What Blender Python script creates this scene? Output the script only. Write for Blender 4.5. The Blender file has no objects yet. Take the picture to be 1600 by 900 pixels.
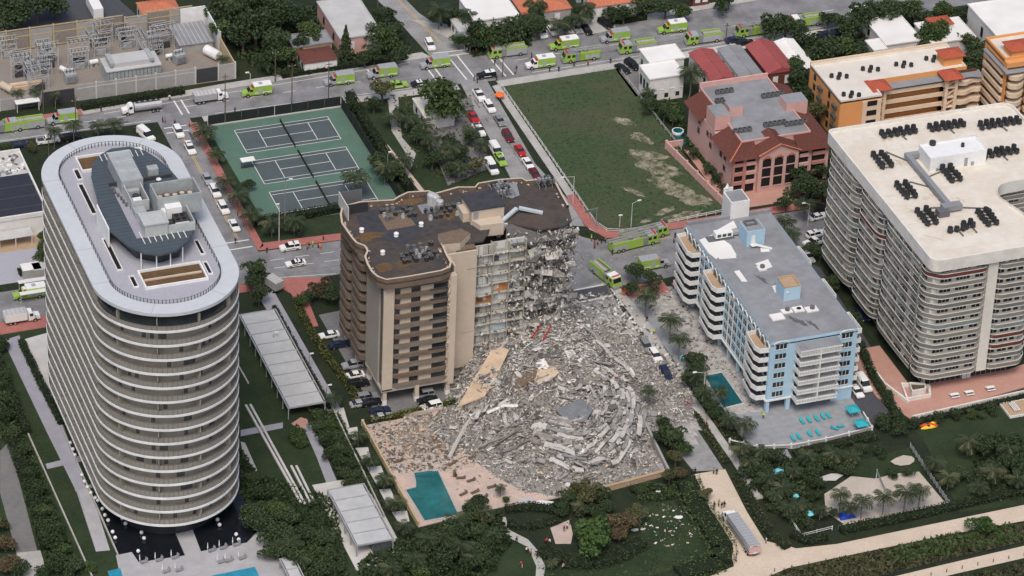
import bpy, math, random
import numpy as np
from mathutils import Matrix, Vector, Euler
R = math.radians
PI = math.pi
rnd = random.Random(7)
scene = bpy.context.scene
COL = scene.collection
# ---------------------------------------------------------------- camera
F_PX, PITCH, ROLL, YAW, CAM_H = 6041.579, 0.581631913, 0.0459535393, 0.36780421, 488.469
ORG = np.array([267.0888, 693.2376, 0.0])
def _cam_axes():
 f = np.array([0, math.cos(PITCH), -math.sin(PITCH)]); rt = np.array([1., 0, 0]); up = np.cross(rt, f)
 c, s = math.cos(ROLL), math.sin(ROLL)
 m = np.array([c*rt+s*up, -s*rt+c*up, -f])
 cy, sy = math.cos(YAW), math.sin(YAW)
 return m @ np.array([[cy, -sy, 0], [sy, cy, 0], [0, 0, 1]])
CAX = _cam_axes()
CAM = np.array([0, 0, CAM_H]) - ORG
def G(px, py, z=0.0):
 """photo pixel -> point of the horizontal plane at height z"""
 d = CAX.T @ np.array([(px-800)/F_PX, -(py-450)/F_PX, -1.0])
 t = (z-CAM_H)/d[2]
 p = d*t + CAM
 return (float(p[0]), float(p[1]))
def GP(pts, z=0.0): return [G(x, y, z) for x, y in pts]
cd = bpy.data.cameras.new("camera"); cam = bpy.data.objects.new("camera", cd); COL.objects.link(cam)
cd.sensor_width = 36.0; cd.lens = 36.0*F_PX/1600.0; cd.clip_start = 5; cd.clip_end = 8000
mw = Matrix.Identity(4)
for r in range(3):
 for c in range(3): mw[r][c] = CAX[c][r]
 mw[r][3] = CAM[r]
cam.matrix_world = mw
scene.camera = cam
# ---------------------------------------------------------------- light: bright overcast
SUN_EL, SUN_AZ = 58.0, 205.0      # azimuth: direction the light comes from, clockwise from +Y
w = bpy.data.worlds.new("World"); scene.world = w; w.use_nodes = True
nt = w.node_tree; bg = nt.nodes['Background']
sk = nt.nodes.new('ShaderNodeTexSky'); sk.sky_type = 'NISHITA'; sk.sun_disc = False
sk.sun_elevation = R(SUN_EL); sk.sun_rotation = R(SUN_AZ); sk.dust_density = 4.0; sk.air_density = 1.0; sk.ozone_density = 0.6
nt.links.new(sk.outputs[0], bg.inputs[0]); bg.inputs[1].default_value = 0.12
sd = bpy.data.lights.new("sun", 'SUN'); sd.energy = 1.5; sd.angle = R(22); sd.color = (1.0, 0.93, 0.83)
sun = bpy.data.objects.new("sun", sd); COL.objects.link(sun)
dv = Vector((math.sin(R(SUN_AZ))*math.cos(R(SUN_EL)), math.cos(R(SUN_AZ))*math.cos(R(SUN_EL)), math.sin(R(SUN_EL))))
sun.rotation_euler = dv.to_track_quat('Z', 'Y').to_euler(); sun.location = (0, 0, 300)
vs = scene.view_settings; vs.view_transform = 'Standard'; vs.look = 'None'; vs.exposure = 0.22; vs.gamma = 1.0; vs.use_curve_mapping = False
# ---------------------------------------------------------------- materials
def lin(h):
 h = h.lstrip('#'); o = []
 for i in (0, 2, 4):
  c = int(h[i:i+2], 16)/255.0
  o.append(c/12.92 if c <= .04045 else ((c+.055)/1.055)**2.4)
 return o
MATS = {}
def mat(name, col, rough=.85, var=.18, scale=.6, bump=0.0, metal=0.0, col2=None, s2=.05, a2=.5, obj=False, lo=.42, hi=.62, spec=.3, alpha=1.0):
 """base colour with fine grain (scale, var) and, if col2 is given, irregular stains of col2 (scale s2, strength a2)"""
 if isinstance(col, str): col = lin(col)
 if isinstance(col2, str): col2 = lin(col2)
 m = bpy.data.materials.new(name); m.use_nodes = True; n = m.node_tree; b = n.nodes['Principled BSDF']
 b.inputs['Roughness'].default_value = rough; b.inputs['Metallic'].default_value = metal
 b.inputs['Specular IOR Level'].default_value = spec
 if obj:
  src = n.nodes.new('ShaderNodeTexCoord').outputs['Object']
 else:
  src = n.nodes.new('ShaderNodeNewGeometry').outputs['Position']
 no = n.nodes.new('ShaderNodeTexNoise'); no.inputs['Scale'].default_value = scale; no.inputs['Detail'].default_value = 7; no.inputs['Roughness'].default_value = .65
 n.links.new(src, no.inputs['Vector'])
 rp = n.nodes.new('ShaderNodeValToRGB'); rp.color_ramp.elements[0].position = .3; rp.color_ramp.elements[1].position = .72
 rp.color_ramp.elements[0].color = [c*(1-var) for c in col]+[1]; rp.color_ramp.elements[1].color = [min(1, c*(1+var)) for c in col]+[1]
 n.links.new(no.outputs['Fac'], rp.inputs['Fac']); out = rp.outputs['Color']
 if col2 is not None:
  n2 = n.nodes.new('ShaderNodeTexNoise'); n2.inputs['Scale'].default_value = s2; n2.inputs['Detail'].default_value = 9; n2.inputs['Roughness'].default_value = .68
  n.links.new(src, n2.inputs['Vector'])
  r2 = n.nodes.new('ShaderNodeValToRGB'); r2.color_ramp.elements[0].position = lo; r2.color_ramp.elements[1].position = hi
  r2.color_ramp.elements[0].color = (0, 0, 0, 1); r2.color_ramp.elements[1].color = (a2, a2, a2, 1)
  n.links.new(n2.outputs['Fac'], r2.inputs['Fac'])
  mx = n.nodes.new('ShaderNodeMix'); mx.data_type = 'RGBA'
  n.links.new(r2.outputs['Color'], mx.inputs['Factor']); n.links.new(out, mx.inputs['A']); mx.inputs['B'].default_value = list(col2)+[1]
  out = mx.outputs['Result']
 n.links.new(out, b.inputs['Base Color'])
 if bump:
  bp = n.nodes.new('ShaderNodeBump'); bp.inputs['Strength'].default_value = min(1, bump); bp.inputs['Distance'].default_value = bump
  n.links.new(no.outputs['Fac'], bp.inputs['Height']); n.links.new(bp.outputs['Normal'], b.inputs['Normal'])
 if alpha < 1: b.inputs['Alpha'].default_value = alpha
 MATS[name] = m
 return m
def leafmat(name, a, b_):
 """foliage: hue varies leaf by leaf and from one plant to the next"""
 m = bpy.data.materials.new(name); m.use_nodes = True; n = m.node_tree; b = n.nodes['Principled BSDF']
 b.inputs['Roughness'].default_value = .6; b.inputs['Specular IOR Level'].default_value = .25
 g = n.nodes.new('ShaderNodeNewGeometry'); oi = n.nodes.new('ShaderNodeObjectInfo')
 ad = n.nodes.new('ShaderNodeMath'); ad.operation = 'MULTIPLY_ADD'
 n.links.new(oi.outputs['Random'], ad.inputs[0]); ad.inputs[1].default_value = .5
 h = n.nodes.new('ShaderNodeMath'); h.operation = 'MULTIPLY'; n.links.new(g.outputs['Random Per Island'], h.inputs[0]); h.inputs[1].default_value = .5
 n.links.new(h.outputs[0], ad.inputs[2])
 mx = n.nodes.new('ShaderNodeMix'); mx.data_type = 'RGBA'; n.links.new(ad.outputs[0], mx.inputs['Factor'])
 mx.inputs['A'].default_value = list(a)+[1]; mx.inputs['B'].default_value = list(b_)+[1]
 n.links.new(mx.outputs['Result'], b.inputs['Base Color'])
 MATS[name] = m
 return m
# ---------------------------------------------------------------- mesh builder
def area2(p): return sum(p[i][0]*p[(i+1) % len(p)][1]-p[(i+1) % len(p)][0]*p[i][1] for i in range(len(p)))
class MB:
 def __init__(s): s.v = []; s.f = []; s.m = []
 def face(s, pts, m=0):
  i = len(s.v); s.v += [tuple(p) for p in pts]; s.f.append(tuple(range(i, i+len(pts)))); s.m.append(m); return s
 def box(s, x0, x1, y0, y1, z0, z1, m=0, mt=None):
  i = len(s.v)
  s.v += [(x0, y0, z0), (x1, y0, z0), (x1, y1, z0), (x0, y1, z0), (x0, y0, z1), (x1, y0, z1), (x1, y1, z1), (x0, y1, z1)]
  s.f += [(i+3, i+2, i+1, i), (i+4, i+5, i+6, i+7), (i, i+1, i+5, i+4), (i+1, i+2, i+6, i+5), (i+2, i+3, i+7, i+6), (i+3, i, i+4, i+7)]
  s.m += [m, m if mt is None else mt, m, m, m, m]; return s
 def obox(s, c, d, rot=(0, 0, 0), m=0):
  e = Euler(rot).to_matrix(); i = len(s.v); x, y, z = d[0]/2, d[1]/2, d[2]/2
  for q in ((-x, -y, -z), (x, -y, -z), (x, y, -z), (-x, y, -z), (-x, -y, z), (x, -y, z), (x, y, z), (-x, y, z)):
   p = e @ Vector(q); s.v.append((p[0]+c[0], p[1]+c[1], p[2]+c[2]))
  s.f += [(i+3, i+2, i+1, i), (i+4, i+5, i+6, i+7), (i, i+1, i+5, i+4), (i+1, i+2, i+6, i+5), (i+2, i+3, i+7, i+6), (i+3, i, i+4, i+7)]
  s.m += [m]*6; return s
 def prism(s, poly, z0, z1, m=0, mt=None, bottom=False, top=True):
  if area2(poly) < 0: poly = poly[::-1]
  n = len(poly); i = len(s.v)
  s.v += [(p[0], p[1], z0) for p in poly]+[(p[0], p[1], z1) for p in poly]
  for k in range(n):
   j = (k+1) % n; s.f.append((i+k, i+j, i+n+j, i+n+k)); s.m.append(m)
  if top: s.f.append(tuple(range(i+n, i+2*n))); s.m.append(m if mt is None else mt)
  if bottom: s.f.append(tuple(range(i+n-1, i-1, -1))); s.m.append(m)
  return s
 def ring(s, outer, inner, z0, z1, m=0, mt=None, closed=True):
  """wall between two outlines with the same number of points"""
  n = len(outer); i = len(s.v)
  for z in (z0, z1):
   s.v += [(p[0], p[1], z) for p in outer]+[(p[0], p[1], z) for p in inner]
  for k in range(n if closed else n-1):
   j = (k+1) % n
   o0, o1, n0, n1 = i+k, i+j, i+n+k, i+n+j; t = 2*n
   s.f += [(o0, o1, o1+t, o0+t), (n1, n0, n0+t, n1+t), (o0+t, o1+t, n1+t, n0+t), (o1, o0, n0, n1)]
   s.m += [m, m, m if mt is None else mt, m]
  return s
 def xz(s, prof, y0, y1, m=0):
  """side profile (x,z) drawn out along y"""
  if area2(prof) < 0: prof = prof[::-1]
  n = len(prof); i = len(s.v)
  s.v += [(p[0], y0, p[1]) for p in prof]+[(p[0], y1, p[1]) for p in prof]
  for k in range(n):
   j = (k+1) % n; s.f.append((i+j, i+k, i+n+k, i+n+j)); s.m.append(m)
  s.f.append(tuple(range(i, i+n))); s.m.append(m); s.f.append(tuple(range(i+2*n-1, i+n-1, -1))); s.m.append(m)
  return s
 def tube(s, pts, r, n=6, m=0, r1=None):
  pts = [Vector(p) for p in pts]; i = len(s.v); L = len(pts)
  for k, p in enumerate(pts):
   d = (pts[min(k+1, L-1)]-pts[max(k-1, 0)]).normalized()
   a = d.cross(Vector((0, 0, 1)))
   if a.length < .05: a = d.cross(Vector((1, 0, 0)))
   a.normalize(); b = d.cross(a); rr = r if r1 is None else r+(r1-r)*k/max(1, L-1)
   for q in range(n):
    t = 2*PI*q/n; v = p+a*(rr*math.cos(t))+b*(rr*math.sin(t)); s.v.append(tuple(v))
  for k in range(L-1):
   for q in range(n):
    a0 = i+k*n+q; a1 = i+k*n+(q+1) % n; s.f.append((a0, a0+n, a1+n, a1)); s.m.append(m)
  s.f.append(tuple(range(i+(L-1)*n, i+L*n))); s.m.append(m); s.f.append(tuple(range(i+n-1, i-1, -1))); s.m.append(m)
  return s
 def cyl(s, x, y, z0, z1, r0, r1=None, n=12, m=0, mt=None):
  r1 = r0 if r1 is None else r1; i = len(s.v)
  for z, r in ((z0, r0), (z1, r1)):
   s.v += [(x+r*math.cos(2*PI*k/n), y+r*math.sin(2*PI*k/n), z) for k in range(n)]
  for k in range(n):
   j = (k+1) % n; s.f.append((i+k, i+j, i+n+j, i+n+k)); s.m.append(m)
  s.f.append(tuple(range(i+n, i+2*n))); s.m.append(m if mt is None else mt); s.f.append(tuple(range(i+n-1, i-1, -1))); s.m.append(m)
  return s
 def dome(s, x, y, z, rx, ry, rz, n=10, k=4, m=0, full=False):
  i = len(s.v); a0 = -PI/2 if full else 0
  for a in range(k+1):
   t = a0+(PI/2-a0)*a/k
   for q in range(n): s.v.append((x+rx*math.cos(t)*math.cos(2*PI*q/n), y+ry*math.cos(t)*math.sin(2*PI*q/n), z+rz*math.sin(t)))
  for a in range(k):
   for q in range(n):
    j = (q+1) % n; s.f.append((i+a*n+q, i+a*n+j, i+(a+1)*n+j, i+(a+1)*n+q)); s.m.append(m)
  return s
def link(o, par=None):
 COL.objects.link(o)
 if par is not None:
  o.parent = par
  if par.type == 'EMPTY' and not par.get('_loc'): o.location = -par.location
 return o
def mesh(name, mb, mats, smooth=False):
 me = bpy.data.meshes.new(name); me.from_pydata(mb.v, [], mb.f)
 if not isinstance(mats, (list, tuple)): mats = [mats]
 for x in mats: me.materials.append(MATS[x] if isinstance(x, str) else x)
 if any(mb.m): me.polygons.foreach_set('material_index', mb.m)
 if smooth: me.polygons.foreach_set('use_smooth', [True]*len(me.polygons))
 me.update(); return me
def npmesh(name, V, Fq, mats, mi=None, smooth=False):
 """V (n,3), Fq (m,4) -> mesh, fast"""
 V = np.asarray(V, np.float32); Fq = np.asarray(Fq, np.int32); k = Fq.shape[1]
 me = bpy.data.meshes.new(name); me.vertices.add(len(V)); me.vertices.foreach_set('co', V.ravel())
 me.loops.add(Fq.size); me.loops.foreach_set('vertex_index', Fq.ravel())
 me.polygons.add(len(Fq)); me.polygons.foreach_set('loop_start', np.arange(0, Fq.size, k, dtype=np.int32)); me.polygons.foreach_set('loop_total', np.full(len(Fq), k, np.int32))
 if not isinstance(mats, (list, tuple)): mats = [mats]
 for x in mats: me.materials.append(MATS[x])
 if mi is not None: me.polygons.foreach_set('material_index', np.asarray(mi, np.int32))
 if smooth: me.polygons.foreach_set('use_smooth', np.ones(len(Fq), bool))
 me.update(calc_edges=True); me.validate(); return me
def tag(o, label=None, cat=None, group=None, kind=None):
 if label: o['label'] = label
 if cat: o['category'] = cat
 if group: o['group'] = group
 if kind: o['kind'] = kind
 return o
def ob(name, mb, mats, par=None, smooth=False, kind=None):
 o = bpy.data.objects.new(name, mb if isinstance(mb, bpy.types.Mesh) else mesh(name, mb, mats, smooth)); link(o, par)
 if kind: o['kind'] = kind
 return o
def struct(name, mb, mats, smooth=False): return ob(name, mb, mats, None, smooth, 'structure')
def thing(name, label, cat, loc=(0, 0, 0), group=None, rz=0, local=False):
 """an Empty at the thing's base; local: its parts are drawn in its own axes"""
 o = bpy.data.objects.new(name, None); COL.objects.link(o); o.empty_display_size = .5
 o.location = (loc[0], loc[1], loc[2] if len(loc) > 2 else 0); o.rotation_euler = (0, 0, rz)
 if local: o['_loc'] = 1
 return tag(o, label, cat, group)
def tree_copy(o, par=None):
 c = o.copy(); COL.objects.link(c); c.parent = par
 for ch in o.children: tree_copy(ch, c)
 return c
def place(proto, loc, rz=0, label=None, group=None, sc=None):
 """the first placement uses the prototype itself, later ones copy it with its parts"""
 if proto.get('_used'): o = tree_copy(proto)
 else: o = proto; o['_used'] = 1
 o.location = (loc[0], loc[1], loc[2] if len(loc) > 2 else 0); o.rotation_euler = (0, 0, rz)
 if sc: o.scale = (sc, sc, sc) if not isinstance(sc, (tuple, list)) else sc
 if label: o['label'] = label
 if group: o['group'] = group
 return o
ORD = 'first second third fourth fifth sixth seventh eighth ninth tenth eleventh twelfth thirteenth fourteenth fifteenth sixteenth seventeenth eighteenth nineteenth twentieth'.split()
def nth(i):
 if i < 20: return ORD[i]
 t = ('twenty', 'thirty', 'forty', 'fifty', 'sixty', 'seventy', 'eighty', 'ninety')[(i+1)//10-2]
 return (t[:-1]+'ieth' if (i+1) % 10 == 0 else t+'-'+ORD[i % 10])
def inpoly(x, y, P):
 c = np.zeros(np.shape(x), bool); n = len(P)
 for i in range(n):
  x0, y0 = P[i]; x1, y1 = P[(i+1) % n]
  if y0 == y1: continue
  c ^= ((y0 > y) != (y1 > y)) & (x < (x1-x0)*(y-y0)/(y1-y0)+x0)
 return c
def scatter(P, n, rs):
 """about n random points of polygon P"""
 P = np.array(P); a, b = P.min(0), P.max(0); A = abs(area2([tuple(p) for p in P]))/2; k = int(n*np.prod(b-a)/max(A, 1e-6))+8
 q = a+(b-a)*rs.random((k, 2)); return q[inpoly(q[:, 0], q[:, 1], P)]
def boxes_np(C, S, E):
 """C centres (n,3), S sizes (n,3), E euler angles (n,3) -> V, F"""
 n = len(C); base = np.array([(-1, -1, -1), (1, -1, -1), (1, 1, -1), (-1, 1, -1), (-1, -1, 1), (1, -1, 1), (1, 1, 1), (-1, 1, 1)])*.5
 V = base[None]*S[:, None, :]
 for ax, (i, j) in ((0, (1, 2)), (1, (2, 0)), (2, (0, 1))):
  c, s = np.cos(E[:, ax])[:, None], np.sin(E[:, ax])[:, None]; a, b = V[:, :, i].copy(), V[:, :, j].copy()
  V[:, :, i] = a*c-b*s; V[:, :, j] = a*s+b*c
 V = (V+C[:, None, :]).reshape(-1, 3)
 f = np.array([(3, 2, 1, 0), (4, 5, 6, 7), (0, 1, 5, 4), (1, 2, 6, 5), (2, 3, 7, 6), (3, 0, 4, 7)])
 return V, (f[None]+np.arange(n)[:, None, None]*8).reshape(-1, 4)
def leaves_np(C, size, rs, up=.35, asp=1.0, nrm=None):
 """one quad per point C, random tilt"""
 n = len(C); nn = rs.normal(size=(n, 3)); nn[:, 2] = np.abs(nn[:, 2])+up
 if nrm is not None: nn += nrm
 nn /= np.linalg.norm(nn, axis=1)[:, None]
 t = np.cross(nn, rs.normal(size=(n, 3))); t /= np.linalg.norm(t, axis=1)[:, None]; b = np.cross(nn, t)
 sz = (size*(.6+.8*rs.random(n)))[:, None]; t = t*sz*asp; b = b*sz*.62
 V = np.stack([C-t*.5, C+b*.5-t*.05, C+t*.55, C-b*.5-t*.05], 1).reshape(-1, 3)
 return V, np.arange(4*n).reshape(n, 4)
# ---------------------------------------------------------------- the palette
mat('grass_dark', (.016, .025, .013), .95, .45, 1.2, .05, col2=(.035, .045, .018), s2=.12)
mat('lawn', (.021, .037, .016), .95, .35, 1.5, .05, col2=(.045, .062, .026), s2=.15)
mat('lot_grass', (.046, .076, .034), .95, .4, .9, .06, col2=(.075, .08, .045), s2=.07, a2=.8)
mat('sandy_patch', (.36, .32, .25), .95, .35, 1.5, .06, col2=(.075, .09, .045), s2=.42, a2=1, lo=.36, hi=.6)
mat('asphalt', (.25, .25, .26), .9, .16, 2.5, .01, col2=(.15, .15, .155), s2=.16, a2=.85)
mat('asphalt_old', (.31, .31, .31), .9, .16, 2.2, .01, col2=(.2, .2, .2), s2=.18, a2=.85)
mat('asphalt_dark', (.07, .072, .085), .9, .15, 1.0, .01)
mat('driveway', (.16, .16, .165), .9, .15, 1.0, .01, col2=(.22, .21, .2), s2=.2)
mat('concrete', (.44, .43, .41), .9, .12, 1.0, .01, col2=(.3, .29, .28), s2=.2)
mat('concrete_pale', (.56, .55, .53), .9, .1, 1.0, 0, col2=(.42, .41, .4), s2=.25)
mat('deck_grey', (.40, .40, .415), .9, .14, 1.2, 0, col2=(.29, .29, .31), s2=.3)
mat('path_grey', (.33, .33, .38), .9, .12, 1.2, .0, col2=(.26, .26, .3), s2=.3)
mat('paver_red', (.40, .15, .13), .9, .2, 2.5, .01, col2=(.3, .13, .12), s2=.3)
mat('paver_pink', (.47, .27, .22), .9, .14, 2.5, .01, col2=(.38, .22, .18), s2=.3)
mat('paver_peach', (.56, .43, .36), .9, .14, 1.5, .01, col2=(.42, .36, .33), s2=.15, a2=.9)
mat('paver_grey', (.31, .325, .345), .9, .25, 1.2, .01, col2=(.22, .23, .25), s2=.6, a2=.8)
mat('joint_line', (.12, .12, .13), .9)
mat('white_paint', (.7, .7, .68), .8, .12, 3)
mat('yellow_paint', (.62, .40, .1), .8, .2, 3)
mat('sand', (.60, .50, .40), .95, .12, 1.5, .05, col2=(.47, .39, .3), s2=.12)
mat('sand_court', (.50, .44, .38), .95, .12, 1.5, .05, col2=(.4, .35, .3), s2=.2)
mat('soil', (.10, .075, .05), .95, .3, 1.5, .05)
mat('gravel', (.255, .228, .20), .95, .3, 3, .03, col2=(.22, .19, .17), s2=.2)
mat('court_green', (.10, .175, .135), .85, .1, 1.0, 0, col2=(.075, .14, .11), s2=.12)
mat('court_blue', (.075, .1, .105), .85, .1, 1.0, 0, col2=(.095, .115, .12), s2=.2)
mat('fence_cloth', (.018, .024, .024), .9, .2)
mat('metal_grey', (.33, .34, .36), .5, .1, 2, metal=.3)
mat('metal_dark', (.05, .052, .057), .6, .2, 2)
mat('steel_pale', (.5, .51, .52), .5, .12, 2, metal=.2)
mat('wood_pole', (.13, .1, .075), .9, .2, 4)
mat('pool_water', (.025, .14, .15), .1, .4, .22, .02, spec=.5)
mat('pool_teal', (.006, .09, .11), .08, .2, .5, .03, spec=.5)
mat('pool_blue', (.03, .25, .38), .08, .2, .7, .03, spec=.5)
mat('dark_water', (.010, .012, .016), .12, .2, .5, .0, spec=.4)
mat('stone_white', (.78, .78, .78), .7, .07, .7, 0, col2=(.58, .58, .58), s2=.4)
mat('rim_white', (.52, .55, .585), .6, .06, .5)
mat('terrace_gravel', (.37, .375, .42), .9, .18, 3, .02, col2=(.36, .36, .41), s2=.25)
mat('glass_rail', (.255, .25, .23), .35, .1, .3, alpha=.84, spec=.3)
mat('equip_pale', (.46, .49, .49), .7, .1, 1, col2=(.4, .42, .43), s2=.3)
mat('greige', (.36, .335, .29), .8, .15, .5)
mat('greige_pale', (.36, .33, .28), .8, .15, .5)
mat('glass_dark', (.03, .036, .042), .12, .3, .4, spec=.6)
mat('glass_mid', (.09, .1, .11), .2, .35, .8, spec=.6)
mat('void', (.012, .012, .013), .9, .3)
mat('roof_slate', (.075, .095, .115), .55, .1, .5, metal=.1)
mat('equip_grey', (.36, .39, .40), .7, .12, 1, col2=(.26, .28, .29), s2=.4)
mat('equip_white', (.75, .76, .76), .6, .06, 1)
mat('deck_brown', (.14, .085, .04), .85, .3, 1.5, .02, col2=(.07, .045, .025), s2=.3)
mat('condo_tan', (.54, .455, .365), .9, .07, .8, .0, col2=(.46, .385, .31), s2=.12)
mat('condo_tan_shaded', (.40, .365, .325), .9, .07, .8, 0, col2=(.33, .3, .265), s2=.15)  # condo_tan greyed and darkened, the left face's shade put into the colour
mat('condo_brown', (.17, .125, .095), .9, .15, .7, 0, col2=(.115, .09, .072), s2=.2)
mat('condo_band', (.20, .175, .145), .9, .12, .7, 0, col2=(.135, .12, .105), s2=.25)
mat('condo_roof', (.06, .056, .056), .95, .35, .8, .04, col2=(.12, .08, .055), s2=.12, a2=.45)
mat('membrane_dark', (.045, .047, .06), .9, .2, .6, .0, col2=(.07, .065, .065), s2=.3)
mat('blue_paint', (.40, .56, .675), .85, .05, .8, 0, col2=(.3, .48, .63), s2=.15)
mat('blue_side', (.42, .60, .70), .85, .05, .8, 0, col2=(.36, .52, .62), s2=.15)
mat('blue_roof', (.27, .28, .30), .9, .1, .6, .0, col2=(.19, .195, .205), s2=.12, a2=.8)
mat('white_trim', (.73, .73, .72), .8, .05, 1, col2=(.6, .6, .58), s2=.3)
mat('tower_cream', (.68, .65, .59), .9, .06, .6, 0, col2=(.57, .54, .48), s2=.2)
mat('tower_slab', (.72, .70, .66), .85, .06, .8, 0, col2=(.52, .49, .44), s2=.3)
mat('tower_roof', (.69, .65, .58), .9, .08, .6, 0, col2=(.58, .5, .4), s2=.13, a2=.55)
mat('rail_greige', (.225, .22, .19), .5, .15, .6)
mat('rail_green', (.21, .25, .235), .4, .15, .6)
mat('rail_red', (.14, .045, .035), .6, .2, .6)
mat('rail_mid', (.16, .16, .145), .6, .2, .6)
mat('pink_wall', (.60, .375, .335), .9, .07, .6, 0, col2=(.5, .31, .28), s2=.15)
mat('pink_dark', (.42, .2, .17), .9, .08, .6)
mat('tile_maroon', (.135, .05, .04), .85, .22, 2, .03)
mat('tile_red', (.40, .09, .05), .85, .22, 2, .03)
mat('tile_orange', (.50, .175, .10), .85, .2, 1.5, .03, col2=(.45, .16, .09), s2=.3)
mat('roof_red', (.33, .085, .085), .8, .1, .8, 0, col2=(.27, .06, .06), s2=.2)
mat('orange_wall', (.70, .335, .125), .9, .07, .6, 0, col2=(.6, .28, .11), s2=.15)
mat('orange_cream', (.66, .52, .38), .9, .07, .6)
mat('brown_dark', (.10, .045, .025), .9, .2, .6)
mat('roof_white', (.78, .77, .75), .8, .06, .6, 0, col2=(.62, .6, .57), s2=.15)
mat('roof_cream', (.70, .66, .6), .85, .08, .8, 0, col2=(.55, .5, .43), s2=.2)
mat('roof_grey', (.27, .28, .3), .9, .12, .8, 0, col2=(.18, .185, .2), s2=.2)
mat('roof_pale_grey', (.5, .5, .5), .9, .12, .8, 0, col2=(.36, .35, .34), s2=.2)
mat('roof_black', (.03, .034, .047), .7, .15, .8)
mat('wall_white', (.7, .69, .67), .9, .06, .8, col2=(.55, .54, .52), s2=.3)
mat('wall_pale_pink', (.6, .36, .33), .9, .07, .8)
mat('wall_tan', (.42, .3, .2), .9, .1, .8)
mat('wall_concrete', (.36, .35, .34), .9, .1, .8, 0, col2=(.28, .27, .26), s2=.3)
mat('wall_ochre', (.46, .37, .22), .9, .1, .8)
mat('canopy_pale', (.47, .48, .49), .85, .08, .6, 0, col2=(.36, .37, .37), s2=.2)
mat('canopy_frame', (.33, .34, .35), .6, .08, 1)
mat('hvac_dark', (.035, .036, .04), .6, .3, 3)
mat('hvac_mid', (.13, .135, .14), .6, .2, 3)
mat('fan_black', (.01, .01, .01), .7)
mat('lime', (.29, .46, .075), .4, .06, 1, obj=True)
mat('lime_dark', (.22, .38, .03), .5, .15, 1, obj=True)
mat('veh_white', (.78, .78, .77), .35, .04, 1, obj=True)
mat('veh_silver', (.45, .46, .47), .35, .06, 1, metal=.3, obj=True)
mat('veh_grey', (.22, .23, .24), .4, .06, 1, obj=True)
mat('veh_black', (.015, .016, .018), .3, .2, 1, obj=True)
mat('veh_navy', (.02, .03, .07), .3, .2, 1, obj=True)
mat('veh_red', (.42, .025, .03), .35, .1, 1, obj=True)
mat('veh_maroon', (.13, .02, .025), .35, .1, 1, obj=True)
mat('veh_glass', (.015, .018, .022), .1, .2, 1, spec=.6, obj=True)
mat('tyre', (.012, .012, .012), .9, .1, 2, obj=True)
mat('chrome', (.6, .6, .6), .25, .05, 1, metal=.8, obj=True)
mat('lamp_red', (.5, .02, .02), .4, .1, 1, obj=True)
mat('lamp_clear', (.75, .75, .7), .3, .05, 1, obj=True)
mat('turquoise', (.03, .36, .42), .8, .08, 2)
mat('turquoise_pale', (.18, .60, .68), .8, .08, 2)
mat('royal_blue', (.012, .06, .42), .7, .12, 2)
mat('safety_orange', (.95, .16, .03), .8, .08, 2)
mat('kayak_yellow', (.85, .55, .03), .5, .08, 2)
mat('kayak_red', (.65, .07, .03), .5, .08, 2)
mat('furniture_brown', (.13, .095, .07), .9, .2, 2)
mat('rubble_mid', (.35, .335, .31), .95, .45, 1.6, .12, col2=(.13, .12, .11), s2=.8, a2=.9)
mat('rubble_base', (.22, .208, .19), .95, .5, 1.6, .12, col2=(.26, .245, .225), s2=.7, a2=.8)  # darker than most fragments, so gaps in the heap carry shade in their colour
mat('rubble_light', (.50, .48, .45), .95, .2, 2, .02, col2=(.38, .36, .34), s2=.8)
mat('rubble_white', (.68, .67, .65), .9, .15, 2, .02)
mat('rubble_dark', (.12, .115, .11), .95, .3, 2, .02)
mat('rubble_slab', (.30, .295, .29), .95, .2, 1.5, .02, col2=(.19, .185, .18), s2=.5)
mat('rubble_tan', (.60, .465, .34), .95, .15, 1, .02, col2=(.42, .32, .24), s2=.35)
mat('rubble_brown', (.17, .125, .09), .95, .3, 2, .02)
mat('rubble_brown_dust', (.36, .30, .255), .95, .35, 1.2, .05, col2=(.2, .16, .13), s2=.5, a2=.9)
mat('rubble_blue', (.24, .25, .27), .7, .15, 1, .01, col2=(.14, .145, .155), s2=.3)
mat('dust_grey', (.46, .445, .425), .95, .25, 2.5, .04, col2=(.27, .26, .25), s2=.7, a2=.9)
mat('room_white', (.60, .60, .58), .9, .1, 1, 0, col2=(.42, .42, .4), s2=.5)
mat('room_grey', (.45, .435, .385), .9, .12, 1.2, 0, col2=(.24, .24, .22), s2=.6)
mat('room_pale_blue', (.48, .56, .6), .9, .1, 1, 0, col2=(.36, .4, .42), s2=.5)
mat('room_lilac', (.38, .38, .5), .9, .1, 1, 0, col2=(.3, .3, .34), s2=.5)
mat('room_orange', (.52, .2, .055), .9, .15, 1, 0, col2=(.35, .13, .05), s2=.6)
mat('room_stud', (.38, .36, .31), .9, .2, 1.2)
mat('skin', (.38, .22, .15), .7, .1, 3, obj=True)
mat('cloth_dark', (.02, .022, .028), .9, .2, 3, obj=True)
mat('cloth_red', (.5, .04, .03), .9, .1, 3, obj=True)
mat('cloth_khaki', (.3, .25, .17), .9, .1, 3, obj=True)
mat('cloth_white', (.68, .68, .66), .9, .05, 3, obj=True)
mat('cloth_hivis', (.6, .72, .06), .9, .05, 3, obj=True)
mat('cloth_orange', (.75, .17, .04), .9, .05, 3, obj=True)
mat('hair', (.02, .014, .01), .8, .2, 3, obj=True)
mat('bark', (.13, .1, .08), .95, .25, 4, obj=True)
mat('palm_bark', (.22, .19, .16), .95, .25, 4, obj=True)
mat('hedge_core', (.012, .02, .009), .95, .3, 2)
leafmat('leaf_deep', (.018, .036, .014), (.055, .08, .034))
leafmat('leaf_mid', (.026, .052, .016), (.075, .11, .036))
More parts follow.
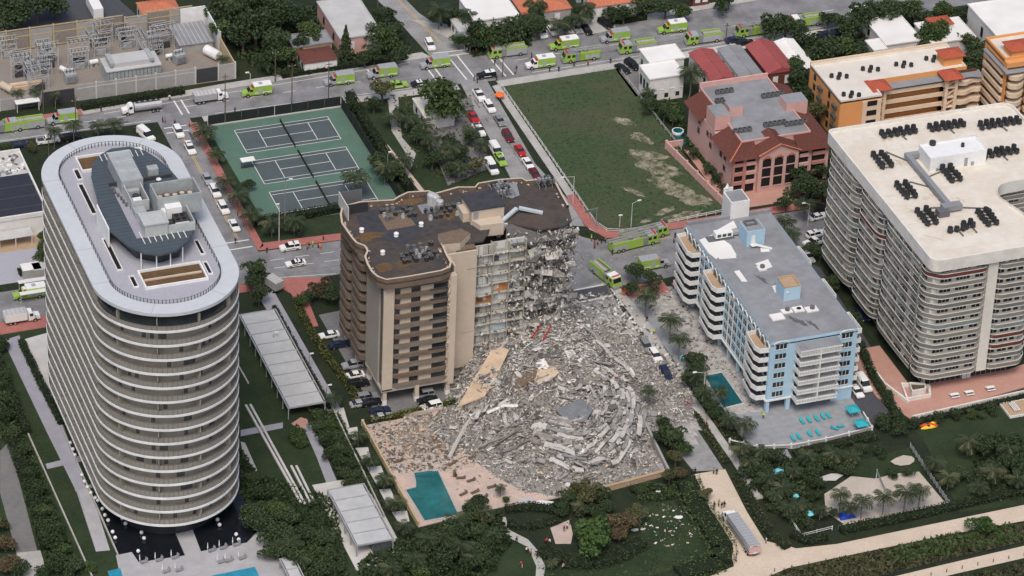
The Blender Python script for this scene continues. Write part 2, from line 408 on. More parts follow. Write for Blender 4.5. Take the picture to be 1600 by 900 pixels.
leafmat('leaf_bright', (.027, .06, .015), (.07, .122, .034))
leafmat('leaf_olive', (.035, .045, .018), (.105, .105, .045))
leafmat('leaf_brown', (.05, .042, .022), (.13, .095, .055))
leafmat('leaf_palm', (.02, .036, .018), (.06, .078, .036))
leafmat('leaf_palm_pale', (.05, .06, .03), (.13, .135, .07))
leafmat('leaf_hedge', (.014, .026, .011), (.04, .058, .024))
leafmat('dune_grass', (.04, .045, .022), (.115, .11, .055))
leafmat('leaf_yellow', (.06, .07, .015), (.14, .14, .035))
mat('soot', (.115, .115, .12), .95, .2, 1)
mat('road_tar', (.16, .16, .165), .85, .2, 3)
mat('pool_tile', (.02, .1, .12), .2, .2, 2)
mat('roof_stain', (.58, .51, .42), .95, .2, 1.2)
# ================================================================ THE GROUND
def sheet(name, pts, z, m, px=True, kind='structure', t=None):
 P = GP(pts) if px else pts
 b = MB()
 if area2(P) < 0: P = P[::-1]
 if t: b.prism(P, z-t, z)
 else: b.face([(x, y, z) for x, y in P])
 return ob(name, b, m, kind=kind)
def rect(name, x0, x1, y0, y1, z, m, t=None): return sheet(name, [(x0, y0), (x1, y0), (x1, y1), (x0, y1)], z, m, px=False, t=t)
sheet('ground', [(-2500, -2500), (2500, -2500), (2500, 2500), (-2500, 2500)], 0, 'grass_dark', px=False)
# --- roads (world metres; +X runs along the avenue, -Y towards the beach)
ROAD = [(-300, 96.5), (-77, 94.6), (-45, 93.2), (16, 91.2), (31, 89.8), (59, 90.3), (90, 90.5), (130, 92), (400, 104), (400, 122), (130, 111.5), (92, 109.4), (45, 107.0), (3, 105.3), (-38, 104.2), (-75, 101.9), (-300, 100)]
sheet('road', ROAD, .03, 'asphalt', px=False)
sheet('road', [(11.5, 300), (11.5, 140), (13.3, 130), (16.0, 105), (22, 104), (27.5, 106), (25.5, 112), (20.2, 128), (18.6, 140), (18.6, 300)], .034, 'asphalt_old', px=False)
sheet('road', [(19, 93), (16, 48), (14, 25), (25.5, 20), (26, 30), (23.8, 50), (25.8, 92)], .034, 'asphalt_old', px=False)
sheet('road', [(-58.5, 95), (-58.5, 29), (-51.5, 29), (-50.5, 94.5)], .034, 'asphalt', px=False)
sheet('road', [(-300, 19), (-55, 19), (-37, 16), (-10, 5), (4, -5), (30, -6.5), (50, -5), (78, -2), (300, -4), (300, 13), (76, 12.3), (46, 12.8), (27, 12.6), (14, 24), (-10, 28), (-32, 30.2), (-54, 31), (-300, 31)], .03, 'asphalt', px=False)
sheet('road', [(10.5, -4), (10.5, -40), (13.5, -78.6), (20, -80), (20.2, -40), (21.5, -4)], .036, 'asphalt_old', px=False)
sheet('road', [(11.6, -5.4), (11.8, -9.6), (21, -9.0), (21.5, -5)], .045, 'asphalt_dark', px=False)
# --- pavements, a kerb's height above the road
def walk(pts, m='concrete', z=.14, px=False): return sheet('pavement', pts, z, m, px=px, t=.13)
walk([(-75, 104.6), (-38, 107), (3, 108.2), (14.5, 108.4), (16, 105.5), (3, 105.4), (-38, 104.3), (-75, 102)], 'concrete')
walk([(-300, 103), (-75, 104.8), (-75, 102), (-300, 100.2)], 'paver_red')
walk([(27.5, 106.2), (45, 107.1), (92, 109.5), (130, 111.6), (130, 114.3), (92, 112), (45, 109.7), (26.5, 109)], 'concrete')
walk([(-47.5, 93.2), (16, 91.1), (17.8, 91), (17.8, 88.3), (-12, 89.4), (-47.5, 90.8)], 'concrete')
walk([(27.8, 89.7), (59, 90.2), (75, 90.3), (75, 87.2), (59, 87.3), (28, 86.8)], 'concrete')
walk([(75, 90.3), (130, 91.9), (130, 88.6), (75, 87.4)], 'concrete_pale')
walk([(-51.4, 91), (-51.4, 31.5), (-49.6, 33), (-49.4, 91)], 'paver_red')
walk([(-51.3, 31.3), (-32, 30.4), (-14, 28.4), (-14, 31.2), (-32, 33.2), (-49.5, 34.2)], 'paver_red')
walk([(26.0, 87.5), (26.0, 18.5), (28.6, 14.0), (33, 12.9), (33.5, 14.6), (29.8, 15.7), (28.0, 19.5), (28.0, 88)], 'concrete')
walk([(25.8, 34), (25.6, 20), (28.4, 13.7), (34, 12.8), (34, 15.6), (30.6, 16.2), (28.2, 20), (28.1, 34)], 'paver_red', z=.165)
walk([(44, 13), (100, 12.6), (100, 15.4), (44, 15.8)], 'paver_red')
walk([(-62, 18.9), (-46.5, 18), (-40, 16.2), (-40, 14), (-44, 12.5), (-46.4, 8.5), (-47.3, -2.5), (-48.5, -2.5), (-49.4, 12), (-51, 15), (-62, 15.6)], 'paver_red')
walk([(-300, 18.8), (-104, 18.8), (-104, 14.2), (-300, 14.2)], 'paver_red')
walk([(-104, 18.8), (-62.2, 18.8), (-62.2, 15.8), (-104, 15.8)], 'concrete')
walk([(8.0, -5.5), (10.4, -6), (10.4, -26), (8.6, -26)], 'paver_red')
walk([(21.6, -6.5), (24, -6.5), (25.2, -20), (24.2, -50), (24.6, -80), (24.3, -92), (22.4, -92), (22.8, -78), (22.3, -50), (22.5, -22)], 'concrete')
walk([(23.9, -7), (34.5, -6.8), (34.5, -12), (25, -12)], 'paver_red')
# --- road markings
def line(p, q, w, z, m, name='road_marking'):
 d = Vector((q[0]-p[0], q[1]-p[1])).normalized(); n = Vector((-d.y, d.x))*(w/2)
 return sheet(name, [(p[0]+n.x, p[1]+n.y), (q[0]+n.x, q[1]+n.y), (q[0]-n.x, q[1]-n.y), (p[0]-n.x, p[1]-n.y)], z, m, px=False)
for p, q in (((21, 92.5), (20.2, 104.6)), ((23.2, 92.5), (22.6, 104.6)), ((31.0, 91.4), (29.9, 104.4)), ((33.1, 91.4), (32.1, 104.6)), ((13.6, 93.4), (13.0, 103.6)), ((15.4, 93.4), (14.9, 104.0)),
             ((17.2, 105.2), (26.2, 104.7)), ((17.0, 107.2), (25.8, 106.7)), ((-57.8, 88), (-52.2, 88)), ((-57.8, 90.4), (-52.2, 90.4)), ((-58, 33.5), (-52.2, 33.5)), ((-58, 36.5), (-52.2, 36.5)),
             ((-1, 94.5), (-1.4, 104)), ((-50, 95.5), (-50.2, 102.5)), ((-51.8, 95.5), (-52, 102.5))): line(p, q, .38, .052, 'white_paint')
for k in range(14):
 x = -110+k*8.5
 if x < 8: line((x, 98.6 if x < -60 else 98.9), (x+3.2, 98.6 if x < -60 else 98.9), .16, .05, 'white_paint')
 if k < 12: line((36+k*8.5, 98.2+k*.2), (39.5+k*8.5, 98.3+k*.2), .16, .05, 'white_paint')
for k in range(6): line((-50+k*6, 26.6-.25*k), (-46.6+k*6, 26.5-.25*k), .16, .05, 'white_paint'); line((-50+k*6, 23.2-.3*k), (-46.6+k*6, 23.0-.3*k), .16, .05, 'white_paint')
line((-53, 19.6), (-37, 17), .16, .05, 'white_paint'); line((11.6, -10.1), (21, -9.6), .35, .055, 'white_paint'); line((11.6, -5.0), (20.8, -4.7), .35, .055, 'white_paint')
line((15.3, -11.5), (15.1, -22), .14, .05, 'joint_line'); line((17.0, -11.3), (17.1, -21), .14, .05, 'joint_line')
line((13.5, -12.6), (15, -12.5), .5, .05, 'white_paint')
for x in (-.22, .22):
 line((20.6+x, 112), (15.2+x, 150), .14, .052, 'yellow_paint'); line((-54.6+x, 86), (-54.6+x, 64), .14, .052, 'yellow_paint'); line((-54.6+x, 56), (-54.6+x, 38), .14, .052, 'yellow_paint')
line((-100, 95.6), (-60, 94.9), .16, .05, 'white_paint'); line((-44, 93.9), (12, 92.2), .16, .05, 'white_paint'); line((38, 91.3), (120, 92.6), .16, .05, 'white_paint'); line((-70, 101.2), (10, 104.5), .16, .05, 'white_paint')
line((21.5, 86), (20.6, 50), .15, .05, 'joint_line')
line((34.0, 9.8), (44, 9.9), .15, .05, 'yellow_paint'); line((50, 10.8), (74, 10.6), .15, .05, 'yellow_paint')
rq = random.Random(12)
for k in range(46):
 x, y = (rq.uniform(-70, 120), rq.uniform(95.5, 101.5)) if k < 18 else (rq.uniform(-52, 75), 0) if k < 32 else (rq.uniform(17, 23.5), rq.uniform(30, 88)) if k < 40 else (rq.uniform(-57.5, -52), rq.uniform(36, 86))
 if y == 0: y = (24-.42*(x+50) if x < 0 else rq.uniform(-2, 9))+rq.uniform(-3, 3)
 w_, d_ = rq.uniform(.4, 2.6), rq.uniform(.15, 1.0)
 if k % 2 and k < 32: w_, d_ = rq.uniform(4, 12), rq.uniform(.12, .3)
 if k >= 32: w_, d_ = d_, w_*1.8
 rect('road_patch', x-w_/2, x+w_/2, y-d_/2, y+d_/2, .046+.0007*k*.1, rq.choice(['asphalt_dark', 'road_tar', 'road_tar', 'asphalt_old']))
# --- the vacant lot
LOT = [(28.0, 87.2), (59.3, 87.6), (60.6, 17.0), (50, 15.9), (36, 14.7), (31, 15.8), (28.4, 19.8)]
sheet('lawn', LOT, .05, 'lot_grass', px=False)
def ragged(cx, cy, rx, ry, n=26, j=.28, rot=0):
 o = []
 for k in range(n):
  a = 2*PI*k/n; r = 1+rnd.uniform(-j, j); x, y = rx*r*math.cos(a), ry*r*math.sin(a)
  o.append((cx+x*math.cos(rot)-y*math.sin(rot), cy+x*math.sin(rot)+y*math.cos(rot)))
 return o
for px, py, rx, ry, rot in ((1030, 262, 7, 3.2, -1.0), (1050, 292, 6.5, 3.0, -1.05), (1085, 312, 5, 2.4, -.8), (1070, 338, 5.5, 1.8, .1), (1012, 243, 5, 2, -.6), (1000, 215, 3.6, 1.6, -1), (990, 300, 3, 1, -.9), (975, 190, 3.2, 1.4, -.7), (1040, 330, 3, 1, .3), (1010, 345, 2, .7, .2)):
 x, y = G(px, py); sheet('sand_patch', ragged(x, y, rx, ry, rot=rot), .054+.004*rnd.random(), 'sandy_patch', px=False)
# --- tennis ground
sheet('tennis_court', [(-47.6, 88.4), (-13.4, 88.2), (-12.9, 41.2), (-46.6, 41.5)], .06, 'court_green', px=False)
for y0 in (73.8, 59.0, 44.2):
 x0, x1, y1 = -41.65, -17.88, y0+10.97; z = .066
 rect('court_surface', x0, x1, y0, y1, z, 'court_blue')
 L = lambda a, b, c, d: line((a, b), (c, d), .16, z+.006, 'white_paint', 'court_line')
 L(x0, y0, x1, y0); L(x0, y1, x1, y1); L(x0, y0, x0, y1); L(x1, y0, x1, y1); L(x0, y0+1.37, x1, y0+1.37); L(x0, y1-1.37, x1, y1-1.37)
 L(x0+5.49, y0+1.37, x0+5.49, y1-1.37); L(x1-5.49, y0+1.37, x1-5.49, y1-1.37); L(x0+5.49, y0+5.485, x1-5.49, y0+5.485)
sheet('lawn', [(-49.3, 91), (-47.7, 90), (-46.7, 41.3), (-12.9, 41), (-12.6, 32), (-32, 33.4), (-49.4, 34.4)], .045, 'lawn', px=False)
sheet('lawn', [(-12.4, 88.4), (15, 87.8), (15, 33), (-12.4, 31.5)], .045, 'lawn', px=False)
sheet('path', [(605, 150), (622, 152), (628, 215), (650, 240), (643, 262), (632, 236), (612, 205)], .055, 'concrete')
sheet('path', [(600, 228), (606, 226), (645, 275), (665, 300), (656, 300)], .055, 'paver_peach')
sheet('path', [(655, 185), (735, 150), (768, 262), (700, 290)], .052, 'driveway')
# --- left tower grounds
sheet('lawn', [(-140, 14), (-62.5, 15.5), (-62.5, -95), (-140, -95)], .012, 'lawn', px=False)
sheet('path', [(5, 532), (30, 524), (100, 668), (168, 856), (150, 862), (120, 770), (73, 675)], .03, 'path_grey')
sheet('path', [(122, 766), (140, 760), (172, 860), (150, 862)], .036, 'deck_grey')
sheet('path', [(71, 725), (150, 706), (150, 716), (74, 733)], .034, 'path_grey')
sheet('path', [(116, 762), (160, 753), (160, 759), (118, 768)], .034, 'path_grey')
sheet('plaza', [(39, 530), (84, 517), (110, 560), (106, 655), (92, 663), (68, 610)], .03, 'concrete_pale')
sheet('path', [(376, 672), (442, 660), (442, 669), (376, 682)], .034, 'path_grey')
sheet('path', [(474, 668), (486, 660), (510, 712), (528, 755), (512, 760), (495, 715)], .034, 'path_grey')
sheet('path', [(455, 662), (470, 652), (480, 655), (484, 670), (472, 674)], .03, 'paver_pink')
sheet('path', [(376, 690), (383, 692), (402, 735), (398, 738), (380, 712)], .034, 'concrete')
sheet('dark_pool', [(108, 655), (140, 648), (160, 760), (376, 712), (376, 760), (403, 827), (385, 848), (312, 862), (300, 825), (272, 832), (288, 868), (216, 878), (206, 862), (181, 867)], .06, 'dark_water')
sheet('deck_pier', [(271, 826), (298, 820), (314, 862), (290, 870)], .075, 'deck_grey')
sheet('pool_deck', [(181, 868), (206, 863), (217, 879), (290, 868), (313, 862), (386, 848), (405, 828), (412, 832), (470, 930), (200, 960)], .07, 'deck_grey')
sheet('swimming_pool', [(168, 893), (188, 888), (196, 915), (175, 915)], .09, 'pool_blue')
sheet('swimming_pool', [(330, 900), (398, 886), (404, 898), (404, 930), (330, 930)], .09, 'pool_blue')
sheet('path', [(0, 705), (14, 690), (58, 860), (62, 862), (78, 930), (30, 930), (25, 862), (0, 770)], .03, 'driveway')
sheet('path', [(26, 864), (63, 860), (84, 930), (40, 930)], .036, 'concrete')
sheet('path', [(400, 458), (428, 455), (465, 520), (540, 652), (522, 660), (455, 545)], .034, 'path_grey')
sheet('lawn', [(518, 662), (540, 652), (640, 835), (622, 842)], .03, 'grass_dark')
for p in ([(520, 640), (537, 637), (546, 668), (528, 671)], [(541, 670), (558, 667), (562, 685), (548, 690)], [(555, 700), (575, 699), (580, 716), (568, 722)], [(573, 730), (595, 728), (603, 747), (588, 757)], [(592, 765), (610, 764), (618, 782), (605, 790)], [(612, 800), (636, 798), (640, 815), (626, 822)]):
 sheet('paving', p, .05, 'concrete_pale')
# --- damaged building's parking court and pool deck
sheet('parking_court', [(498, 492), (560, 480), (605, 500), (700, 560), (715, 640), (640, 655), (592, 655)], .03, 'driveway')
sheet('planting_bed', [(455, 462), (480, 436), (535, 428), (540, 480), (520, 482), (500, 492), (478, 497), (462, 480)], .04, 'grass_dark')
DECK = [(-49.1, -42.5), (-30, -41.5), (8, -41), (8, -77.6), (-8.2, -79.4), (-26, -79.3), (-30, -79.0), (-40.6, -79.8), (-49.5, -80.6)]
b = MB().prism(DECK, 0, .2, 0); struct('pool_terrace', b, 'paver_peach')
POOL = [(-44.4, -62.2), (-39.3, -62.6), (-40.2, -79.0), (-47.6, -79.0), (-48.0, -67.6), (-45.6, -67.2), (-45.0, -65.4)]
def grow(P, d):
 cx = sum(p[0] for p in P)/len(P); cy = sum(p[1] for p in P)/len(P); o = []
 for x, y in P:
  l = math.hypot(x-cx, y-cy); o.append((x+(x-cx)/l*d, y+(y-cy)/l*d))
 return o
pt = thing('swimming_pool', 'teal swimming pool with a notched corner on the peach terrace beside the rubble', 'pool', (-43, -71, .2))
ob('pool_water', MB().face([(x, y, .22) for x, y in POOL]), 'pool_water', pt)
ob('pool_edge', MB().ring(grow(POOL, .45), POOL, .19, .29), 'concrete', pt); ob('tile_line', MB().ring(POOL, grow(POOL, -.16), .2, .226), 'pool_tile', pt)
for i in range(4): ob('pool_step', MB().box(-44.9+i*.5, -41.0-i*.1, -63.6-i*.35, -63.3-i*.35, .18, .224), 'pool_tile', pt)
# --- beach side
sheet('sand_track', [(1085, 741), (1133, 733), (1166, 798), (1195, 845), (1245, 857), (1308, 850), (1600, 789), (1800, 748), (1800, 775), (1600, 814), (1480, 836), (1300, 873), (1230, 888), (1170, 915), (1080, 960), (1040, 940), (1110, 900), (1147, 885), (1143, 868), (1112, 800)], .03, 'sand')
sheet('sand_track', [(1800, 808), (1600, 853), (1480, 881), (1380, 905), (1300, 935), (1400, 935), (1470, 902), (1600, 872), (1800, 835)], .03, 'sand')
sheet('sand_court', [(1288, 772), (1330, 744), (1368, 748), (1400, 740), (1436, 737), (1478, 787), (1320, 820), (1290, 800)], .03, 'sand_court')
sheet('lawn', [(1285, 735), (1420, 700), (1436, 735), (1370, 748), (1330, 742)], .025, 'lawn')
sheet('lawn', [(1440, 680), (1800, 610), (1800, 745), (1600, 788), (1500, 800)], .025, 'lawn')
sheet('lawn', [(1000, 790), (1050, 780), (1125, 865), (1020, 900), (830, 900), (850, 868), (960, 860)], .025, 'lawn')
sheet('lawn', [(770, 850), (830, 850), (850, 930), (740, 930)], .03, 'lawn')
sheet('path', [(770, 810), (790, 808), (795, 828), (825, 843), (840, 860), (852, 885), (845, 930), (835, 930), (838, 885), (825, 855), (785, 835)], .04, 'concrete')
sheet('path', [(860, 825), (890, 812), (895, 835), (892, 850), (868, 850)], .04, 'paver_peach')
# --- blue building's terraces
sheet('pool_terrace', [(24.6, -7), (36.5, -10), (57.6, -63.5), (57.3, -67), (57.0, -75.4), (37.4, -77.2), (25.5, -71)], .05, 'paver_grey', px=False)
sheet('terrace', [(27.2, -10), (36.6, -11), (36.8, -62), (30.5, -62), (27.8, -50)], .058, 'dust_grey', px=False)
sheet('parking_court', [(57.7, -48), (62.5, -48), (63.6, -70), (57.4, -74.6)], .052, 'asphalt_dark', px=False)
bp = thing('swimming_pool', 'dark teal rectangular swimming pool beside the pale blue building', 'pool', (31.4, -52, .05))
BP = [(29.3, -45.9), (33.5, -45.7), (33.5, -58.0), (28.7, -58.5)]
ob('pool_water', MB().face([(x, y, .1) for x, y in BP]), 'pool_teal', bp); ob('pool_edge', MB().ring(grow(BP, .4), BP, .05, .17), 'concrete_pale', bp)
# --- right tower's plaza
b = MB().prism([(63.8, -46), (72, -46), (72, -62), (96, -63), (100.6, -62), (110, -62), (110, -71), (97, -70.3), (66.9, -74.6), (63.0, -64.4)], 0, .22); struct('plaza', b, 'paver_pink')
sheet('service_lane', [(57.9, -47), (70, -46), (72, -12), (66, -4), (57.9, -12)], .04, 'asphalt_dark', px=False)
sheet('lawn', [(1505, 640), (1800, 585), (1800, 612), (1440, 682), (1420, 665)], .03, 'lawn')
# --- pink building's forecourt, substation yard, back lanes
sheet('forecourt', [(61.0, 17), (100, 16.5), (100, 23), (64, 25), (62.5, 45), (61, 46)], .07, 'paver_pink', px=False)
sheet('service_yard', [(98.5, 45), (140, 47), (140, 30), (98.5, 28)], .05, 'paver_peach', px=False)
sheet('gravel_yard', [(-300, 137), (-51, 137), (-34.6, 136), (-34.4, 108.6), (-75, 109), (-75, 110), (-300, 112)], .04, 'gravel', px=False)
sheet('road', [(-300, 139.5), (-48, 139), (-60, 190), (-300, 200)], .03, 'asphalt_dark', px=False)
sheet('driveway', [(640, 30), (700, 38), (728, 52), (706, 62)], .05, 'concrete')
sheet('driveway', [(930, 30), (960, 28), (962, 45), (935, 52), (872, 52), (850, 62), (838, 52), (868, 40)], .05, 'concrete')
sheet('yard', [(-112, 48), (-96, 48), (-96, 34), (-120, 34), (-120, 48)], .03, 'terrace_gravel', px=False)
sheet('terrace', [(-125, 53), (-95.5, 53), (-95.8, 47), (-125, 47)], .034, 'wall_tan', px=False)
sheet('parking_court', [(64, 73), (58.8, 73), (58.8, 87), (75, 87), (75, 84), (64, 84)], .05, 'driveway', px=False)
# ================================================================ ROUNDED WHITE TOWER (left)
def stadium(off=0.0, n=96):
 cx, a = -97.6, 15.1-off; y0, y1, b = -57.4, -16.9, 14.9-off; o = []
 for k in range(n//2): 
  t = PI+PI*k/(n//2-1); o.append((cx+a*math.cos(t), y0+b*math.sin(t)))
 for k in range(n//2):
  t = PI*k/(n//2-1); o.append((cx+a*math.cos(t), y1+b*math.sin(t)))
 o2 = []                                     # refine the two straight flanks
 N = len(o)
 for k in range(N):
  p, q = o[k], o[(k+1) % N]; o2.append(p); l = math.hypot(q[0]-p[0], q[1]-p[1])
  if l > 4:
   m = int(l/1.6)
   for j in range(1, m): o2.append((p[0]+(q[0]-p[0])*j/m, p[1]+(q[1]-p[1])*j/m))
 return o2
T = thing('apartment_tower', 'tall white apartment tower with rounded ends and ring shaped balconies on every floor', 'apartment tower', (-97.6, -37, 0))
S0, S14, S17, S20, S24 = stadium(), stadium(.12), stadium(.2), stadium(2.4), stadium(2.45)
NT = len(S0); RINGS = 15; FH = 3.45
ob('ground_floor_wall', MB().prism(stadium(4.2), 0, 5.2), 'glass_dark', T)
for k in range(RINGS):
 zt = 53.85-k*FH
 ob('floor_slab', MB().ring(S0, stadium(.5), zt-.5, zt, 0).prism(stadium(.5), zt-.44, zt-.01, 1, bottom=True), ['stone_white', 'greige'], T, smooth=False)
 # glass balustrade panels with open joints, standing on the slab edge
 b = MB(); rp = MB()
 for i in range(NT):
  j = (i+1) % NT; p, q = S14[i], S14[j]; d = Vector((q[0]-p[0], q[1]-p[1])); d *= .035
  b.face([(p[0]+d.x, p[1]+d.y, zt+.05), (q[0]-d.x, q[1]-d.y, zt+.05), (q[0]-d.x, q[1]-d.y, zt+1.12), (p[0]+d.x, p[1]+d.y, zt+1.12)])
  s = S17[i]; rp.obox((s[0], s[1], zt+.6), (.07, .07, 1.25))
 ob('glass_balustrade', b, 'glass_rail', T); ob('balustrade_post', rp, 'metal_dark', T, kind='stuff')
 # recessed front of the flats: glass and curtained bays
 wv = MB(); z0, z1 = zt, zt+FH-.5
 for i in range(NT):
  j = (i+1) % NT; p, q = S20[i], S20[j]; r = rnd.random()
  wv.face([(p[0], p[1], z0), (q[0], q[1], z0), (q[0], q[1], z1), (p[0], p[1], z1)], 1 if r < .16 else (2 if r < .25 else 0))
 ob('window_wall', wv, ['greige', 'glass_mid', 'greige_pale'], T)
 if k % 2 == 0:
  pw = MB()
  for i in range(0, NT, 9):
   p, q = S17[i], S20[i]; m_ = ((p[0]+q[0])/2, (p[1]+q[1])/2); a = math.atan2(q[1]-p[1], q[0]-p[0]); pw.obox((m_[0], m_[1], zt+1.45), (2.1, .14, 2.85), (0, 0, a))
  ob('balcony_divider', pw, 'greige', T, kind='stuff')
# crown: wide white rim, sunk dark fascia, gravel terrace
ob('roof_fascia', MB().ring(stadium(1.1), stadium(1.8), 53.9, 57.5), 'glass_dark', T)
ob('roof_rim', MB().ring(S0, stadium(3.55), 57.35, 58.1), 'rim_white', T)
ob('roof_terrace', MB().prism(stadium(3.4), 57.2, 57.75, 0), 'terrace_gravel', T)
ir = stadium(3.75); b = MB()
for i in range(NT):
 p = ir[i]; b.obox((p[0], p[1], 58.3), (.12, .12, 1.2))
 q = ir[(i+1) % NT]
 if i % 1 == 0: b.tube([(p[0], p[1], 58.85), (q[0], q[1], 58.85)], .045, 4)
ob('roof_railing', b, 'metal_dark', T, kind='stuff')
b = MB()
for i in range(0, NT, 17):
 p, q = S0[i], stadium(3.55)[i]; a = math.atan2(q[1]-p[1], q[0]-p[0]); b.obox(((p[0]+q[0])/2, (p[1]+q[1])/2, 58.1), (3.5, .08, .03), (0, 0, a))
ob('rim_joint', b, 'metal_grey', T, kind='stuff')
# the two sunk planting pits and slots of the terrace
def pit(x0, x1, y0, y1, m, w=.35, h=.55):
 ob('pit_floor', MB().box(x0, x1, y0, y1, 57.6, 57.79), m, T)
 ob('pit_curb', MB().ring([(x0-w, y0-w), (x1+w, y0-w), (x1+w, y1+w), (x0-w, y1+w)], [(x0, y0), (x1, y0), (x1, y1), (x0, y1)], 57.7, 57.75+h), 'stone_white', T)
pit(-102.4, -89.9, -61.6, -55.6, 'deck_brown'); pit(-103.6, -89.8, -14.6, -9.3, 'deck_brown')
ob('pit_step', MB().box(-102.2, -90.2, -59.0, -58.5, 57.79, 58.05), 'condo_tan', T)
for x0, x1, y0, y1 in ((-105.4, -104.5, -17.6, -13.6), (-106.3, -105.4, -53.5, -41.5), (-105.9, -105.0, -31.5, -19.5), (-104.7, -103.9, -60.5, -56.6), (-88.5, -87.8, -52.5, -47.2), (-89.0, -88.3, -60, -55.6)):
 pit(x0, x1, y0, y1, 'void', .18, .35)
# penthouse with the dark metal oval roof
PH = [(-105.6, -44.8), (-103.6, -51.2), (-101.2, -54.8), (-98.2, -56.4), (-94.6, -55.8), (-91.6, -53.2), (-89.2, -49.6), (-87.4, -44.5), (-86.8, -38), (-86.9, -30), (-87.6, -25.5), (-88.9, -20.8), (-90.6, -16.8), (-93.4, -14.3), (-97.2, -14.0), (-100.6, -16.2), (-102.8, -19.4), (-104.0, -23.5), (-105.2, -34)]
ob('penthouse_wall', MB().prism([(-103.2, -44), (-101.5, -50), (-97.5, -53), (-93, -52), (-90, -46), (-89.4, -38), (-89.5, -26), (-92, -19), (-97, -17), (-101, -20), (-102.6, -26)], 57.7, 61.7), 'glass_dark', T)
ob('penthouse_roof', MB().prism(PH, 61.6, 62.1, bottom=True), 'roof_slate', T)
b = MB()
for k in range(33):
 y = -55+k*1.25
 xs = []
 for i in range(len(PH)):
  p, q = PH[i], PH[(i+1) % len(PH)]
  if (p[1] > y) != (q[1] > y): xs.append(p[0]+(q[0]-p[0])*(y-p[1])/(q[1]-p[1]))
 if len(xs) == 2: b.box(min(xs)+.05, max(xs)-.05, y-.04, y+.04, 62.1, 62.17)
ob('roof_seam', b, 'roof_slate', T, kind='stuff')
ob('screen_wall', MB().box(-105.9, -105.6, -44.5, -35, 57.7, 62.3), 'equip_white', T)
for i in range(8):
 ob('skylight_bar', MB().box(-100.2+i*1.25, -100.05+i*1.25, -51.6-abs(i-4)*.1, -47.4, 62.12, 62.3), 'equip_white', T)
for i in range(9):
 ob('skylight_bar', MB().box(-100.4+i*1.1, -100.27+i*1.1, -18.6, -16.0+(i > 6)*-.4, 62.12, 62.3), 'equip_white', T)
def roofbox(name, x0, x1, y0, y1, z1, m='equip_grey', z0=62.1, w=None, par=T):
 if w: return ob(name, MB().ring([(x0, y0), (x1, y0), (x1, y1), (x0, y1)], [(x0+w, y0+w), (x1-w, y0+w), (x1-w, y1-w), (x0+w, y1-w)], z0, z1), m, par)
 return ob(name, MB().box(x0, x1, y0, y1, z0, z1), m, par)
def atz(px, py, z): return G(px, py, z)
x0, y0 = atz(190, 284, 65.4); x1, y1 = atz(206, 251, 65.4)
roofbox('stair_core', x0, x0+4.6, y0, y0+11.6, 65.4)
ob('core_ridge', MB().box(x0+.4, x0+4.2, y0+3.6, y0+3.85, 65.4, 65.7).box(x0+.4, x0+4.2, y0+7.4, y0+7.65, 65.4, 65.7).box(x0-.15, x0+4.75, y0+11.3, y0+11.75, 65.3, 65.55), 'equip_pale', T)
x0, y0 = atz(246, 311, 66.6); roofbox('plant_screen', x0, x0+9.4, y0, y0+6.2, 66.6, w=.3)
ob('plant_floor', MB().box(x0+.3, x0+9.1, y0+.3, y0+5.9, 62.1, 63), 'metal_dark', T); PLX, PLY = x0, y0
x0, y0 = atz(206, 315.5, 64.6); roofbox('plant_screen', x0, x0+3.7, y0, y0+7.2, 64.6, 'equip_pale', w=.22); P2X, P2Y = x0, y0
x0, y0 = atz(263, 352.5, 64.1); roofbox('plant_screen', x0, x0+5.7, y0, y0+9.4, 64.1, 'equip_pale', w=.2); P3X, P3Y = x0, y0
ob('plant_floor', MB().box(x0+.2, x0+5.5, y0+.2, y0+9.2, 62.1, 62.6), 'metal_dark', T)
x0, y0 = atz(226.5, 353, 65.0); roofbox('lift_house', x0, x0+4.8, y0, y0+4.4, 65.0, 'equip_pale')
ob('lift_house_cap', MB().ring([(x0-.25, y0-.2), (x0+5, y0-.2), (x0+5, y0+4.6), (x0-.25, y0+4.6)], [(x0+.2, y0+.3), (x0+4.5, y0+.3), (x0+4.5, y0+4.1), (x0+.2, y0+4.1)], 64.9, 65.25), 'equip_pale', T)
x0, y0 = atz(212, 334, 63.5); roofbox('duct_box', x0, x0+2.4, y0, y0+2.6, 63.5)
x0, y0 = atz(232, 266, 63.8); roofbox('duct_box', x0, x0+2.2, y0, y0+1.9, 63.8); 
ob('roof_beam', MB().box(-101.5, -88, -28.6, -28.1, 62.1, 62.8), 'metal_dark', T)
ob('service_path', MB().box(-101.2, -97.6, -49.5, -29.5, 62.1, 62.2), 'path_grey', T)
for i in range(4): ob('terrace_column', MB().cyl(-101.5+i*2.9, -54.0-(i in (1, 2))*1.2, 57.7, 61.7, .13, n=6), 'equip_white', T)
